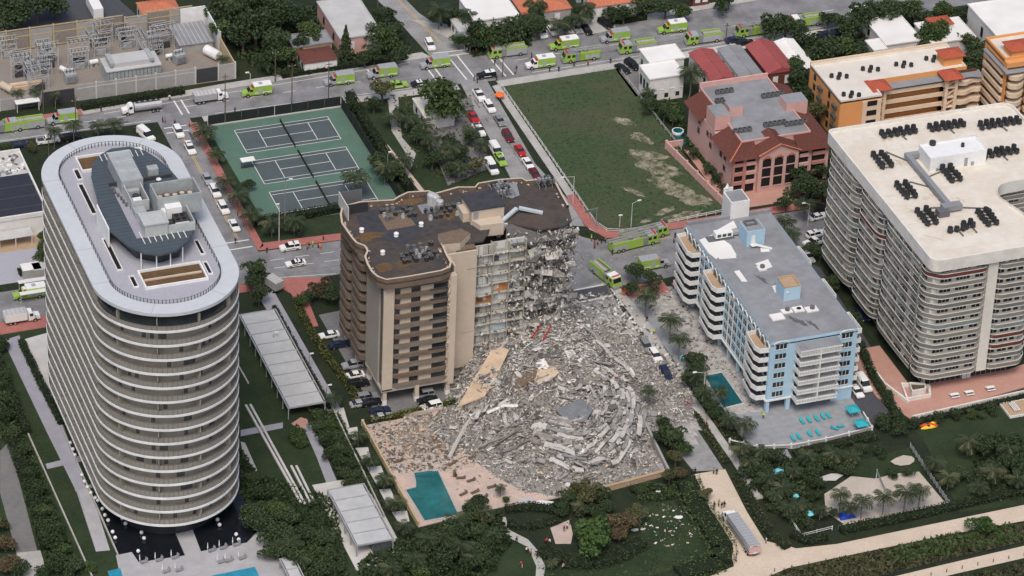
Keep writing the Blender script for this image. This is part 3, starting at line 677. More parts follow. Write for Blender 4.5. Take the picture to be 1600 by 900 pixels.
# machines that stand on the roof
def ac_proto(name, w, h, n_fan=1, round_=True, m='hvac_dark', label='', group=''):
 t = thing(name, label, 'air conditioner', (0, 0, 0), group, local=True)
 b = MB()
 if round_: b.cyl(0, 0, .25, h, w/2, w/2*.96, n=10)
 else: b.box(-w/2, w/2, -w/2, w/2, .2, h)
 for sx in (-1, 1): b.box(sx*w*.32-.05, sx*w*.32+.05, -w*.4, w*.4, 0, .25)
 ob('casing', b, m, t); ob('fan_grille', MB().cyl(0, 0, h, h+.05, w*.36, n=10, m=0), 'fan_black', t); ob('fan_hub', MB().cyl(0, 0, h+.05, h+.1, w*.1, n=6), 'hvac_mid', t)
 return t
for i in range(5):
 p = thing('cooling_unit', f'dark cooling unit inside the large open roof screen, {nth(i)} from the left', 'air conditioner', (PLX+1.5+i*1.6, PLY+3.1+.3*(i % 2), 63), 'cooling units in the large roof screen')
 c = (p.location.x, p.location.y)
 ob('casing', MB().box(c[0]-.7, c[0]+.7, c[1]-1.6, c[1]+1.6, 63, 64.6), 'hvac_mid', p); ob('fan_grille', MB().cyl(c[0], c[1]-.7, 64.6, 64.68, .5, n=10).cyl(c[0], c[1]+.7, 64.6, 64.68, .5, n=10), 'rubble_tan', p)
p = thing('cooling_unit', 'white block unit in the near open screen on the rounded white tower', 'air conditioner', (P3X+2, P3Y+6, 62.6))
ob('casing', MB().box(P3X+.9, P3X+4.2, P3Y+4.6, P3Y+7.6, 62.6, 65.1), 'equip_white', p); ob('side_duct', MB().box(P3X+.25, P3X+.9, P3Y+4.9, P3Y+7.0, 62.6, 64.2), 'equip_white', p)
p = thing('cooling_unit', 'black four-fan unit before the white block in the near open screen', 'air conditioner', (P3X+3, P3Y+2, 62.6))
ob('casing', MB().box(P3X+1.9, P3X+4.6, P3Y+1.2, P3Y+4.2, 62.6, 64), 'metal_dark', p)
for i in range(4): ob('fan', MB().cyl(P3X+2.6+1.3*(i % 2), P3Y+2.0+1.4*(i//2), 64, 64.12, .5, n=10), 'fan_black', p)
ob('front_panel', MB().box(P3X+1.8, P3X+4.7, P3Y+1.0, P3Y+1.2, 62.6, 63.7), 'equip_white', p)
p = thing('cooling_unit', 'pale unit with black fan in the small white roof screen beside the stair core', 'air conditioner', (P2X+1.8, P2Y+2, 62.1))
ob('casing', MB().box(P2X+.7, P2X+2.5, P2Y+.8, P2Y+2.6, 62.1, 63.9), 'equip_white', p); ob('fan', MB().cyl(P2X+1.9, P2Y+4.0, 62.1, 63.6, .75, n=10), 'metal_dark', p)
ob('pipe_frame', MB().box(P2X+.6, P2X+3.0, P2Y+5.2, P2Y+6.4, 62.1, 63.8), 'equip_grey', p)
for i in range(14):
 x, y = -101-rnd.random()*.6+i*.28, -30.5-i*1.35
 v = tag(ob('roof_vent', MB().cyl(x, y, 62.2, 62.9, .22, n=6).cyl(x, y, 62.9, 63.05, .34, n=6), 'hvac_mid'), f'small grey vent pipe on the oval roof, {nth(i)} from the far end of the row', 'vent', 'vent pipes in a row on the oval roof')
v = tag(ob('satellite_dish', MB().cyl(*G(248, 282, 62.5), 62.1, 62.8, .12, n=6).dome(*G(248, 282, 62.5), 62.8, .6, .6, .3, n=10), 'equip_white'), 'small white domed aerial on the far part of the oval roof', 'aerial')
# ================================================================ THE BROKEN BROWN BUILDING
ZP = 34.0
RP = GP([(534, 322), (531, 334), (533, 348), (548, 370), (556, 379), (569, 384), (573, 391), (569, 400), (573, 412), (580, 424), (589, 432), (604, 437), (640, 432), (690, 423), (704, 417), (706, 409), (699, 396), (692, 380), (687, 362), (700, 357), (722, 375), (756, 370), (768, 347), (800, 343), (845, 352), (884, 346), (894, 338), (889, 320), (881, 306), (870, 285), (866, 272), (842, 279), (822, 281), (815, 277), (782, 279), (747, 285), (742, 291), (715, 291), (680, 301), (670, 297), (637, 299), (622, 306), (615, 311), (562, 314)], ZP)
C = thing('apartment_block', 'tan and brown twelve-storey block with one side torn open beside the rubble', 'apartment block', (-25, -20, 0))
NF, Z0, FLH = 11, 4.3, 2.6
def P_(name, mb, m, **k): return ob(name, mb, m, C, **k)
P_('roof', MB().prism(RP, 32.6, 33.0, 0, bottom=True), 'condo_roof')
intact = list(range(27, 44))+list(range(0, 18))      # outline points that still carry their parapet
out = [RP[i] for i in intact]
def offs(P, d):
 o = []
 for i in range(len(P)):
  a, c = Vector(P[max(0, i-1)]), Vector(P[min(len(P)-1, i+1)]); t = (c-a).normalized(); n = Vector((-t.y, t.x)); o.append((P[i][0]+n.x*d, P[i][1]+n.y*d))
 return o
sg = 1 if area2(RP) > 0 else -1
P_('parapet', MB().ring(out, offs(out, sg*.45), 31.4, 33.95, 0, 1, closed=False), ['condo_brown', 'condo_tan'])
bits = MB()
for i in range(len(out)-1):
 (xa, ya), (xb, yb) = offs(out, sg*.9)[i:i+2]; L = math.hypot(xb-xa, yb-ya)
 for k in range(int(L/.9)):
  t = rnd.random(); bits.obox((xa+(xb-xa)*t, ya+(yb-ya)*t, 33.05+rnd.random()*.1), (rnd.uniform(.3, .8), rnd.uniform(.2, .5), rnd.uniform(.1, .35)), (rnd.random(), rnd.random(), rnd.random()*3), rnd.randint(0, 2))
P_('roof_edge_gravel', bits, ['rubble_tan', 'rubble_light', 'rubble_brown'], kind='stuff')
# flat membranes and patches
for q, m in (([(575, 330), (628, 316), (636, 322), (583, 338)], 'membrane_dark'), ([(556, 335), (632, 318), (648, 336), (662, 360), (630, 382), (588, 372), (562, 352)], 'membrane_dark'), ([(590, 336), (632, 328), (650, 352), (605, 360)], 'rubble_brown'), ([(652, 321), (688, 314), (690, 326), (660, 334)], 'rubble_blue'), ([(790, 285), (806, 283), (812, 305), (800, 310), (765, 300)], 'roof_grey'), ([(590, 405), (640, 400), (650, 420), (600, 428)], 'condo_roof')):
 P_('roof_patch', MB().prism(GP(q, 33), 32.95, 33.03+.006*rnd.random()), m)
for cx, cy in ((572, 372), (578, 368), (600, 418), (630, 412), (640, 303+12), (700, 335)):
 x, y = G(cx, cy, 33); P_('rust_stain', MB().prism(ragged(x, y, rnd.uniform(1.4, 3.2), rnd.uniform(1, 2.2)), 33.0, 33.036+.002*rnd.random()), 'deck_brown')
# penthouse, broken lift house
x0, y0 = G(737, 330, 36.6); P_('lift_house', MB().box(x0, x0+7.6, y0, y0+6.6, 33, 36.6), 'condo_tan')
P_('lift_house_roof', MB().box(x0-.25, x0+7.9, y0-.2, y0+6.8, 36.6, 36.85), 'membrane_dark'); P_('door', MB().box(x0+.5, x0+1.6, y0-.08, y0, 34.2, 36.2), 'metal_grey')
P_('lift_house_wing', MB().box(x0-1.4, x0, y0+1.5, y0+5.4, 33, 35.2), 'condo_tan')
P_('lower_core', MB().prism([(x0+1.2, y0-2.6), (x0+6.6, y0-2.9), (x0+6.8, y0), (x0+.2, y0)], 31.2, 34.2), 'condo_tan')
x1, y1 = G(703, 384, 33.8); P_('broken_stair_house', MB().prism([(x1-1.6, y1), (x1+2.2, y1-.4), (x1+5.6, y1+2.6), (x1+4.4, y1+5), (x1-1.2, y1+4.4)], 31.8, 34.4, 0, 1), ['condo_tan', 'rubble_brown'])
P_('torn_edge', MB().prism([(x1+1.2, y1-.7), (x1+5.9, y1-.4), (x1+6.0, y1+2.6), (x1+3.0, y1+.4)], 30.9, 32.6), 'rubble_brown')
for px, py, w_, h_ in ((674, 318, 1.0, 2.4), (680, 320, .9, 2.2), (687, 324, .8, 1.7)):
 x, y = G(px, py, 33); tag(ob('water_tank', MB().cyl(x, y, 33, 33+h_, w_, n=12).dome(x, y, 33+h_, w_, w_, .35, n=12), 'steel_pale', smooth=False), f'silver round tank on the brown roof, {"left" if px < 675 else "middle" if px < 685 else "right, shortest"} of the three', 'tank', 'three silver tanks on the brown roof')
# louvred cooling frame at the far corner and left corner
for (px, py, nx, ny), lab in (((843, 297, 6, 4), 'grey frame of roof fans at the far right corner of the brown roof'), ((775, 312, 6, 6), 'tangled grey condenser rack on the brown roof near the right end')):
 x, y = G(px, py, 33); t = thing('condenser_rack', lab, 'condenser rack', (x, y, 33)); b = MB()
 for i in range(nx+1): b.box(x+i*.75-.05, x+i*.75+.05, y, y+ny*.9, 33.9, 34.0)
 for i in range(0, nx+1, 2):
  for j in (0, 1): b.box(x+i*.75-.06, x+i*.75+.06, y+j*ny*.9-.06, y+j*ny*.9+.06, 33, 33.95)
 ob('frame', b, 'metal_grey', t)
 for i in range(nx-1):
  for j in range(ny-1): ob('condenser', MB().cyl(x+.6+i*.75, y+.6+j*.9, 33.9, 34.7+rnd.random()*.3, .33, n=8), ['hvac_dark', 'hvac_mid', 'metal_grey'][rnd.randint(0, 2)], t)
x, y = G(545, 345, 33); t = thing('roof_screen', 'pale louvred screen at the left rear corner of the brown roof', 'roof screen', (x, y, 33))
ob('side_panel', MB().box(x-.2, x, y, y+7, 33, 36.4), 'room_white', t); ob('back_panel', MB().box(x, x+5.2, y+6.8, y+7, 33, 36.2), 'hvac_mid', t); ob('louvre', MB().box(x, x+5.2, y+2.5, y+2.7, 33, 35.4), 'hvac_dark', t)
for n_, (cx, cy, nx, ny) in enumerate(((604, 344, 6, 3), (673, 342, 7, 3), (632, 412, 7, 3), (642, 395, 5, 2))):
 for i in range(nx):
  for j in range(ny):
   if rnd.random() < .82:
    x, y = G(cx, cy, 33); x += i*1.25+rnd.uniform(-.2, .2); y += j*1.5+rnd.uniform(-.2, .2); s_ = rnd.uniform(.38, .55)
    lab_ = ('rear left', 'rear middle', 'front', 'small front')[n_]
    tag(ob('roof_condenser', MB().cyl(x, y, 33, 33+s_*2, s_, n=9, m=0, mt=1).cyl(x, y, 33+s_*2, 33.06+s_*2, s_*.5, n=6, m=0), [['hvac_dark', 'hvac_mid', 'steel_pale'][rnd.choice((0, 0, 1, 1, 2))], 'hvac_mid']),
     f'condenser in the {lab_} cluster on brown roof, {nth(i)} from left, {nth(j)} row', 'air conditioner', f'condensers of the {lab_} roof cluster')
for i, (px, py) in enumerate(((619, 369), (658, 353), (598, 397), (565, 362))):
 x, y = G(px, py, 33); tag(ob('roof_vent', MB().cyl(x, y, 33, 33.7, .55, .4, n=8).dome(x, y, 33.7, .6, .6, .35, n=8, k=3), 'stone_white'), ('white domed vent left of the brown roof centre', 'white domed vent beside the middle condensers', 'white domed vent near the front left parapet', 'white vent near the left rear parapet')[i], 'vent')
# --- back half shell
XB, YB = -44.6, -7.6
P_('rear_wall', MB().box(XB+.8, 4.2, YB-.4, YB, 4.2, 32.6), 'condo_tan_shaded')
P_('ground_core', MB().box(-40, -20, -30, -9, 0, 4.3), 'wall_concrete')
P_('inner_wall', MB().box(-43.2, -27, -24.5, -8, 4.3, 32.5), 'condo_tan_shaded')
P_('inner_wall', MB().box(-42.6, -28.0, -35.3, -24.5, 4.3, 32.5), 'condo_tan_shaded')
# left flank: brown balcony bands stepping in two waves
for k in range(NF):
 z = Z0+k*FLH
 b = MB()
 for ya, yb, bul in ((-8.0, -16, .9), (-16.4, -24.6, .9)):
  pts = [(-43.2, yb)]; n = 9
  for i in range(n+1):
   t = i/n; y = yb+(ya-yb)*t; e = min(1, min(t, 1-t)*5); pts.append((-43.2-1.7*math.sin(e*PI/2)**.7*bul, y))
  pts.append((-43.2, ya)); b.prism(pts, z, z+1.25, 0, 1, bottom=True)
 P_('balcony', b, ['condo_band' if k % 3 else 'condo_brown', 'condo_brown'])
 w_ = P_('window', MB().box(-43.28, -43.2, -23.6, -9.0, z+1.25, z+2.5), 'glass_dark')
 for y in (-22, -19.5, -16.2, -13.5, -11): ob('pier', MB().box(-43.34, -43.2, y-.35, y+.35, z+1.2, z+2.6), 'condo_tan_shaded', w_)
# lobe facing the camera: two tan piers with a glazed slot, balconies, dark windows
P_('party_wall', MB().box(-43.4, -42.6, -33.3, -24.8, 4.26, 31.6), 'condo_tan_shaded')
P_('stair_window', MB().box(-43.0, -42.6, -36.0, -33.3, 4.4, 31.5), 'glass_dark')
P_('corner_pier', MB().box(-43.4, -41.0, -36.5, -36.0, 3.9, 31.6), 'condo_tan')
P_('ground_beam', MB().box(-43.5, -28.2, -36.5, -24.8, 3.6, 4.25), 'condo_tan_shaded')
P_('front_wall', MB().box(-41.0, -28.3, -35.9, -35.3, 4.3, 32), 'condo_tan')
P_('torn_wall', MB().box(-28.3, -26.8, -36.5, -35.0, 3.0, 31.4), 'condo_tan')
tw = MB()
for k in range(34): tw.obox((-28.35+rnd.uniform(-.15, .1), -36.5+rnd.uniform(0, .5), 4+k*.82), (rnd.uniform(.3, .8), .4, rnd.uniform(.4, 1)), (0, rnd.uniform(-.3, .3), rnd.random()))
P_('ragged_edge', tw, 'condo_tan', kind='stuff')
for k in range(NF):
 z = Z0+k*FLH; top = k == NF-1
 pts = [(-41.0, -35.9), (-40.7, -36.4), (-40.1, -36.72), (-30, -36.75), (-28.9, -36.5), (-28.5, -35.9)]
 P_('balcony', MB().prism(pts, z, z+.95, 0, 1, bottom=True), ['condo_brown' if k % 2 or k > 7 else 'condo_band', 'condo_brown'])
 wz0, wz1 = z+.96, z+2.52
 for xa, xb in ((-40.9, -39.6), (-37.0, -35.0), (-31.9, -28.7)):
  w_ = P_('window', MB().box(xa, xb, -36.02, -35.88, wz0, wz1), 'glass_dark')
  ob('mullion', MB().box((xa+xb)/2-.05, (xa+xb)/2+.05, -36.06, -36.02, wz0, wz1), 'metal_dark', w_)
 P_('wall_panel', MB().box(-39.5, -37.1, -36.15, -35.9, wz0-.1, wz1+.1), 'condo_tan'); P_('wall_panel', MB().box(-34.9, -32.0, -36.15, -35.9, wz0-.1, wz1+.1), 'condo_tan')
 if k in (3, 6, 8, 9):
  ob('railing', MB().box(-33, -29, -36.8, -36.75, z+.95, z+1.4), 'metal_dark', C)
for x, y in ((-42.6, -35.8), (-35.3, -36.3), (-28.0, -35.8), (-42.7, -25.5), (-35.5, -26), (-42.6, -17), (-42.6, -9)):
 c = P_('column', MB().box(x-.45, x+.45, y-.45, y+.45, 1.2, 4.3), 'condo_tan'); ob('column_foot', MB().box(x-.5, x+.5, y-.5, y+.5, 0, 1.2), 'stone_white', c)
# tall tan wall left standing beside the break
P_('core_wall', MB().box(-27.0, -20.4, -31.0, -30.5, 2.9, 33.2), 'condo_tan')
P_('core_side', MB().box(-27.0, -26.6, -35.0, -31.0, 3.0, 32.8), 'condo_tan')
P_('wall_crack', MB().box(-22.6, -20.4, -31.03, -31.0, 28.6, 28.68).box(-23.4, -20.6, -31.03, -31.0, 12.0, 12.07), 'rubble_brown')
# --- exposed rooms: three bays of eleven floors, torn slabs, then a shredded zone
BX = [(-20.4, -15.6), (-15.6, -11.8), (-11.8, -8.0)]
roomm = [['room_grey', 'room_grey', 'room_white'], ['room_grey', 'room_white', 'room_grey'], ['room_grey', 'room_grey', 'rubble_mid'], ['room_grey', 'room_white', 'rubble_mid'], ['room_white', 'room_orange', 'rubble_mid'], ['room_orange', 'room_white', 'rubble_dark'], ['room_grey', 'room_white', 'room_grey'], ['room_grey', 'room_white', 'rubble_mid'], ['room_white', 'room_pale_blue', 'room_grey'], ['room_grey', 'room_white', 'rubble_mid'], ['room_lilac', 'room_lilac', 'rubble_dark']]
YF = -28.6
P_('dark_interior', MB().box(-20.3, 3.6, -14, -8.2, .5, 32.4), 'rubble_mid')
for k in range(NF):
 z = 3.6+k*FLH; row = roomm[NF-1-k]
 for c_, (xa, xb) in enumerate(BX):
  dy = rnd.uniform(0, .5)+c_*.35
  P_('room_wall', MB().box(xa+.12, xb-.1, YF+.5+dy, YF+.9+dy, z+.3, z+FLH), row[c_])
  for _ in range(2):
   xw = rnd.uniform(xa+.15, xb-1.9); P_('wall_patch', MB().box(xw, xw+rnd.uniform(.8, 1.8), YF+.42+dy+_*.03, YF+.5+dy, z+rnd.uniform(.2, 1.0), z+rnd.uniform(1.4, 2.55)), rnd.choice(['room_white', 'room_white', 'room_pale_blue', 'room_white', 'room_stud', 'rubble_dark', 'room_grey']))
  P_('floor_slab', MB().prism([(xa, YF+2+dy), (xa, YF+rnd.uniform(-.1, .3)), ((xa+xb)/2, YF+rnd.uniform(-.3, .3)), (xb, YF+rnd.uniform(-.1, .3)), (xb, YF+2+dy)], z, z+.16, bottom=True), 'room_grey')
  P_('partition', MB().box(xb-.1, xb+.1, YF+rnd.uniform(-.1, .4), YF+2, z+.24, z+FLH-.05), 'room_stud')
 if row[0] == 'room_grey':
  for q in range(4):
   xs = -20.2+q*1.15; P_('wall_stud', MB().box(xs, xs+.09, YF+.3, YF+.45, z+.3, z+FLH), 'rubble_dark' if q % 2 else 'room_stud')
 # the shredded bays: hanging slabs, columns, dark gaps
 for xa, xb in ((-8.0, -4.0), (-4.0, 0.2), (0.2, 4.2)):
  yq = YF+rnd.uniform(.3, 3.2)+(xa > 0)*1.5
  pts = [(xa, -14), (xa, yq), (xa+(xb-xa)*.3, yq+rnd.uniform(-1.4, .8)), (xa+(xb-xa)*.7, yq+rnd.uniform(-1.2, 1.2)), (xb, yq+rnd.uniform(-.6, 1)), (xb, -14)]
  P_('floor_slab', MB().prism(pts, z, z+.34, bottom=True), rnd.choice(['rubble_light', 'rubble_light', 'room_white', 'rubble_slab']))
  for q in range(4):
   w_, h_ = rnd.uniform(.9, 3.2), rnd.uniform(.7, 2.0)
   P_('hanging_slab', MB().obox((rnd.uniform(xa, xb), yq+rnd.uniform(-.9, 1.2), z+rnd.uniform(-.6, 1.4)), (w_, rnd.uniform(.1, .25), h_), (rnd.uniform(-.7, .5), rnd.uniform(-.5, .5), rnd.uniform(-.5, .5))), rnd.choice(['rubble_light', 'rubble_mid', 'rubble_slab', 'rubble_white', 'room_grey', 'rubble_dark', 'rubble_mid', 'rubble_light']))
  if rnd.random() < .6: P_('partition', MB().box(xa+rnd.uniform(.2, 3), xa+rnd.uniform(3, 3.3), yq+1.6, yq+1.8, z+.26, z+FLH), rnd.choice(['room_white', 'room_grey', 'rubble_dark']))
rs = np.random.default_rng(4); n = 2100
Cc = np.stack([rs.uniform(-11.5, 5.0, n), YF+rs.normal(.6, 1.3, n)+1.2, rs.uniform(1, 32.8, n)], 1); Cc[:, 1] += np.clip(Cc[:, 0], 0, 5)*.35
zz = (Cc[:, 2]-3.6) % FLH; Cc[:, 2] -= zz*rs.random(n)*.7
V, Fq = boxes_np(Cc, rs.uniform(.06, .9, (n, 3))*np.array([1, .5, 1])*np.where(rs.random((n, 1)) < .4, np.array([[.25, .3, 2.2]]), 1), rs.uniform(-1, 1, (n, 3))*np.array([.8, .8, 3]))
P_('shredded_debris', npmesh('shredded_debris', V, Fq, ['rubble_mid', 'rubble_light', 'rubble_dark', 'rubble_brown', 'rubble_white'], np.repeat(rs.choice(5, n, p=[.33, .38, .07, .08, .14]), 6)), None, kind='stuff')
n = 260; Cb = np.stack([rs.uniform(-20.3, -8, n), YF+rs.normal(.1, .3, n), rs.uniform(3, 32, n)], 1); zz = (Cb[:, 2]-3.6) % FLH; Cb[:, 2] -= zz*.85
V, Fq = boxes_np(Cb, rs.uniform(.08, .55, (n, 3)), rs.uniform(-1, 1, (n, 3))*np.array([.8, .8, 3]))
P_('room_debris', npmesh('room_debris', V, Fq, ['rubble_light', 'room_white', 'rubble_dark', 'rubble_brown'], np.repeat(rs.choice(4, n, p=[.4, .2, .25, .15]), 6)), None, kind='stuff')
# bars and cables that hang out
for i in range(46):
 x = rnd.uniform(-9, 5.4); z = rnd.uniform(8, 32); y = YF+rnd.uniform(-.5, 1.4)+max(0, x)*.35; l = rnd.uniform(1, 3.2)
 P_('reinforcing_bar', MB().tube([(x, y, z), (x+rnd.uniform(-.3, .6), y-rnd.uniform(.2, .9), z-l*.4), (x+rnd.uniform(-.3, 1.1), y-rnd.uniform(.2, 1.0), z-l)], .06, 4), rnd.choice(['rubble_dark', 'rubble_brown', 'rubble_mid']))
for x, z0, z1, y in ((-8.3, 3, 13, YF+.6), (-3.9, 19, 24, YF+.8), (.9, 9, 14, YF+1.4)):
 P_('bare_column', MB().obox((x, y, (z0+z1)/2), (.55, .5, z1-z0), (rnd.uniform(-.05, .05), rnd.uniform(-.06, .06), 0)), 'rubble_light')
x, y = G(795, 338, 33.6); P_('bent_beam', MB().obox((x, y, 33.9), (5.6, .9, .5), (0, -.18, .55)).obox((x+5.4, y+.7, 33.8), (5.4, .9, .5), (0, .2, -.35)), 'room_pale_blue')
P_('hanging_slab', MB().obox((x-2.2, y-2, 31.6), (1.0, .4, 4.2), (.3, .25, .2)).obox((x-1, y-2.4, 30), (.7, .3, 4), (.2, -.1, .1)), 'room_white')
P_('sagging_roof', MB().prism([(x-2, y-1.2), (x+9, y-1.6), (x+9.5, y+2.2), (x-1, y+1.6)], 32.3, 32.62), 'membrane_dark')
P_('collapsed_ceiling', MB().obox((-5, YF+3.5, 31.6), (12, 6, .3), (.35, .03, 0)), 'rubble_dark')
# ================================================================ PALE BLUE BUILDING
BX0, BX1, BY0, BY1, BZ = 36.8, 57.4, -62.9, -12.8, 18.9
B = thing('apartment_block', 'pale blue seven-storey block with white balconies and a flat grey roof', 'apartment block', (47, -38, 0))
PB = lambda n, mb, m, **k: ob(n, mb, m, B, **k)
PB('upper_walls', MB().box(BX0, BX1, BY0, BY1, 3.3, BZ-.9), 'blue_paint')
PB('left_wall', MB().box(BX0-.06, BX0, BY0+.02, BY1, 3.3, BZ-.4), 'blue_side')
PB('roof', MB().box(BX0+.3, BX1-.3, BY0+.3, BY1-.3, BZ-.9, BZ-.35), 'blue_roof')
PB('parapet', MB().ring([(BX0-.05, BY0), (BX1, BY0), (BX1, BY1), (BX0-.05, BY1)], [(BX0+.3, BY0+.25), (BX1-.3, BY0+.25), (BX1-.3, BY1-.25), (BX0+.3, BY1-.25)], BZ-1.2, BZ-.1, 0, 1), ['blue_paint', 'metal_grey'])
PB('rear_parapet', MB().box(BX0, BX1, BY1-.6, BY1, BZ-1, BZ+.5), 'blue_roof')
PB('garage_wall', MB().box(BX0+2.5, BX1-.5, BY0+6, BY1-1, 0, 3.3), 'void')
for i in range(10):
 y = BY0+.5+i*5.4
 PB('stilt', MB().box(BX0+.1, BX0+.8, y, y+.7, 0, 3.3), 'blue_side')
PB('base_cornice', MB().box(BX0-.35, BX0, BY0, BY1, 3.1, 3.5), 'white_trim')
NFL, BFH = 6, 2.5
FZ = [3.45+k*BFH for k in range(NFL)]
# left flank: bays of windows between white ribs with arched heads, and two stacks of angular balconies
bal = [(-22.5, -13.4), (-37.5, -29.2), (-62.3, -54.8)]
cols = [y for y in np.arange(BY0+1.6, BY1-.5, 2.52)]
for y in cols:
 inb = any(a-.5 < y < b_+.4 for a, b_ in bal)
 for z in FZ:
  w_ = PB('window', MB().box(BX0-.12, BX0-.05, y-.75, y+.75, z+.75, z+2.15), 'glass_dark')
  if not inb: ob('sill', MB().box(BX0-.2, BX0-.06, y-.85, y+.85, z+.6, z+.75), 'white_trim', w_); ob('mullion', MB().box(BX0-.15, BX0-.12, y-.04, y+.04, z+.75, z+2.15), 'white_trim', w_)
 a = MB()
 for k in range(8):
  t0, t1 = PI*k/8, PI*(k+1)/8
  p0 = (y+1.05*math.cos(t0), BZ-1.95+1.0*math.sin(t0)); p1 = (y+1.05*math.cos(t1), BZ-1.95+1.0*math.sin(t1))
  a.obox((BX0-.14, (p0[0]+p1[0])/2, (p0[1]+p1[1])/2), (.28, math.hypot(p1[0]-p0[0], p1[1]-p0[1])+.06, .36), (math.atan2(p1[1]-p0[1], p1[0]-p0[0]), 0, 0))
 PB('arch', a, 'white_trim', kind='stuff')
 PB('rib', MB().box(BX0-.2, BX0-.05, y+1.12, y+1.4, 3.4, BZ-1.9), 'white_trim' if int(y) % 2 else 'blue_side')
for a, b_ in bal:
 for z in FZ:
  pts = [(BX0-.05, b_), (BX0-2.5, b_-.2), (BX0-2.9, a+1.9), (BX0-2.2, a+.2), (BX0-.05, a)]; inn = [(BX0-.05, b_-.15), (BX0-2.35, b_-.35), (BX0-2.74, a+1.95), (BX0-2.1, a+.35), (BX0-.05, a+.15)]
  s_ = PB('balcony', MB().prism(pts, z-.15, z+.03, bottom=True), 'white_trim')
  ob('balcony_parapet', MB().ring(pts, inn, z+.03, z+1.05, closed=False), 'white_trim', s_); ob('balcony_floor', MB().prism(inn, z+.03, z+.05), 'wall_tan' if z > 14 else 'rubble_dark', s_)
  for q in (a+2.3, a+5.2): ob('glass_door', MB().box(BX0-.16, BX0-.06, q, q+2.2, z+.05, z+2.1), 'glass_dark', s_)
# face to the beach: middle balcony tower with its own roof, windows either side
cx0, cx1, cy = 42.6, 52.4, BY0-3.2
PB('bay_roof', MB().box(cx0-.1, cx1+.1, cy-.2, BY0-.02, BZ-1.75, BZ-1.3, 0, 1), ['white_trim', 'blue_roof'])
for z in FZ:
 s_ = PB('balcony', MB().box(cx0, cx1, cy, BY0, z-.2, z), 'white_trim')
 ob('balcony_parapet', MB().ring([(cx0, BY0), (cx0, cy), (cx1, cy), (cx1, BY0)], [(cx0+.14, BY0), (cx0+.14, cy+.14), (cx1-.14, cy+.14), (cx1-.14, BY0)], z, z+.95, closed=False), 'white_trim', s_)
 lat = MB()
 for i in range(26): lat.box(cx0+.25+i*.37, cx0+.43+i*.37, cy-.03, cy-.001, z+.2, z+.75)
 ob('lattice', lat, 'wall_concrete', s_, kind='stuff')
 for q in (cx0+.5, cx0+5.2): ob('glass_door', MB().box(q, q+4, BY0-.06, BY0-.01, z+.02, min(z+2.1, BZ-1.8)), 'glass_dark', s_)
PB('bay_divider', MB().box(47.35, 47.6, cy-.1, BY0, FZ[0], BZ-1.75), 'white_trim')
for xa in (38.0, 53.7):
 for i, z in enumerate(FZ):
  w_ = PB('window', MB().box(xa, xa+2.5, BY0-.1, BY0-.02, z+.75, z+1.95), 'glass_dark')
  ob('sill', MB().box(xa-.12, xa+2.62, BY0-.17, BY0-.01, z+.58, z+.72), 'white_trim', w_)
  for q in (.8, 1.65): ob('mullion', MB().box(xa+q, xa+q+.09, BY0-.14, BY0-.1, z+.75, z+1.95), 'white_trim', w_)
 a = MB()
 for k in range(8):
  t0 = PI*(k+.5)/8; a.obox((xa+1.25+1.65*math.cos(t0), BY0-.1, FZ[-1]+2.0+.75*math.sin(t0)), (.62, .2, .17), (0, -math.atan2(-.75*math.cos(t0), 1.65*math.sin(t0))+PI if False else math.atan2(.75*math.cos(t0), 1.65*math.sin(t0)), 0))
 PB('arch', a, 'white_trim', kind='stuff')
PB('base_cornice', MB().box(BX0-.2, cx0, BY0-.22, BY0, 3.1, 3.5).box(cx1, BX1+.1, BY0-.22, BY0, 3.1, 3.5), 'white_trim')
for xa, xb in ((cx1, BX1), (BX0, BX0+.8), (cx0-1, cx0)): PB('front_pier', MB().box(xa, xb, BY0, BY0+.8, 0, 3.25), 'blue_paint')
for z in FZ[::1]:
 for y0 in (-61, -47, -33): 
  s_ = PB('balcony', MB().box(BX1, BX1+2.0, y0, y0+7, z-.2, z), 'white_trim'); ob('balcony_parapet', MB().ring([(BX1, y0), (BX1+2, y0), (BX1+2, y0+7), (BX1, y0+7)], [(BX1, y0+.15), (BX1+1.85, y0+.15), (BX1+1.85, y0+6.85), (BX1, y0+6.85)], z, z+1, closed=False), 'white_trim', s_)
# on the roof
RZ = BZ-.35
x, y = G(1141, 340, 19); PB('stair_tower', MB().box(x, x+4.6, y, y+5.0, RZ-2, RZ+4.4), 'white_trim'); PB('stair_tower_cap', MB().box(x+.3, x+4.3, y+.3, y+4.7, RZ+4.4, RZ+4.5), 'roof_grey')
PB('stair_gable', MB().prism([(x, y+4.7), (x+2.3, y+4.7), (x+2.3, y+5.0), (x, y+5)], RZ+4.4, RZ+5.4).cyl(x+.9, y+4.85, RZ+5.4, RZ+6.6, .7, .05, n=4), 'white_trim')
x, y = G(1166, 386, RZ); PB('lift_tower', MB().box(x, x+4.4, y, y+4.6, RZ, RZ+4.0), 'blue_paint'); PB('lift_tower_cap', MB().box(x+.2, x+4.2, y+.2, y+4.4, RZ+4.0, RZ+4.06), 'roof_grey')
PB('vent_frame', MB().ring([(x+.6, y+2.2), (x+3.4, y+2.2), (x+3.4, y+4.1), (x+.6, y+4.1)], [(x+.9, y+2.5), (x+3.1, y+2.5), (x+3.1, y+3.8), (x+.9, y+3.8)], RZ+4.06, RZ+4.5), 'hvac_mid')
PB('tower_door', MB().box(x+1.1, x+2.0, y-.05, y, RZ+.8, RZ+2.8), 'white_trim'); PB('door_landing', MB().box(x+.8, x+2.3, y-1.2, y-.05, RZ+.6, RZ+.75), 'white_trim')
PB('roof_steps', MB().obox((x+3.4, y-1.4, RZ+.45), (4.4, .8, .12), (0, .2, -.42)), 'white_trim')
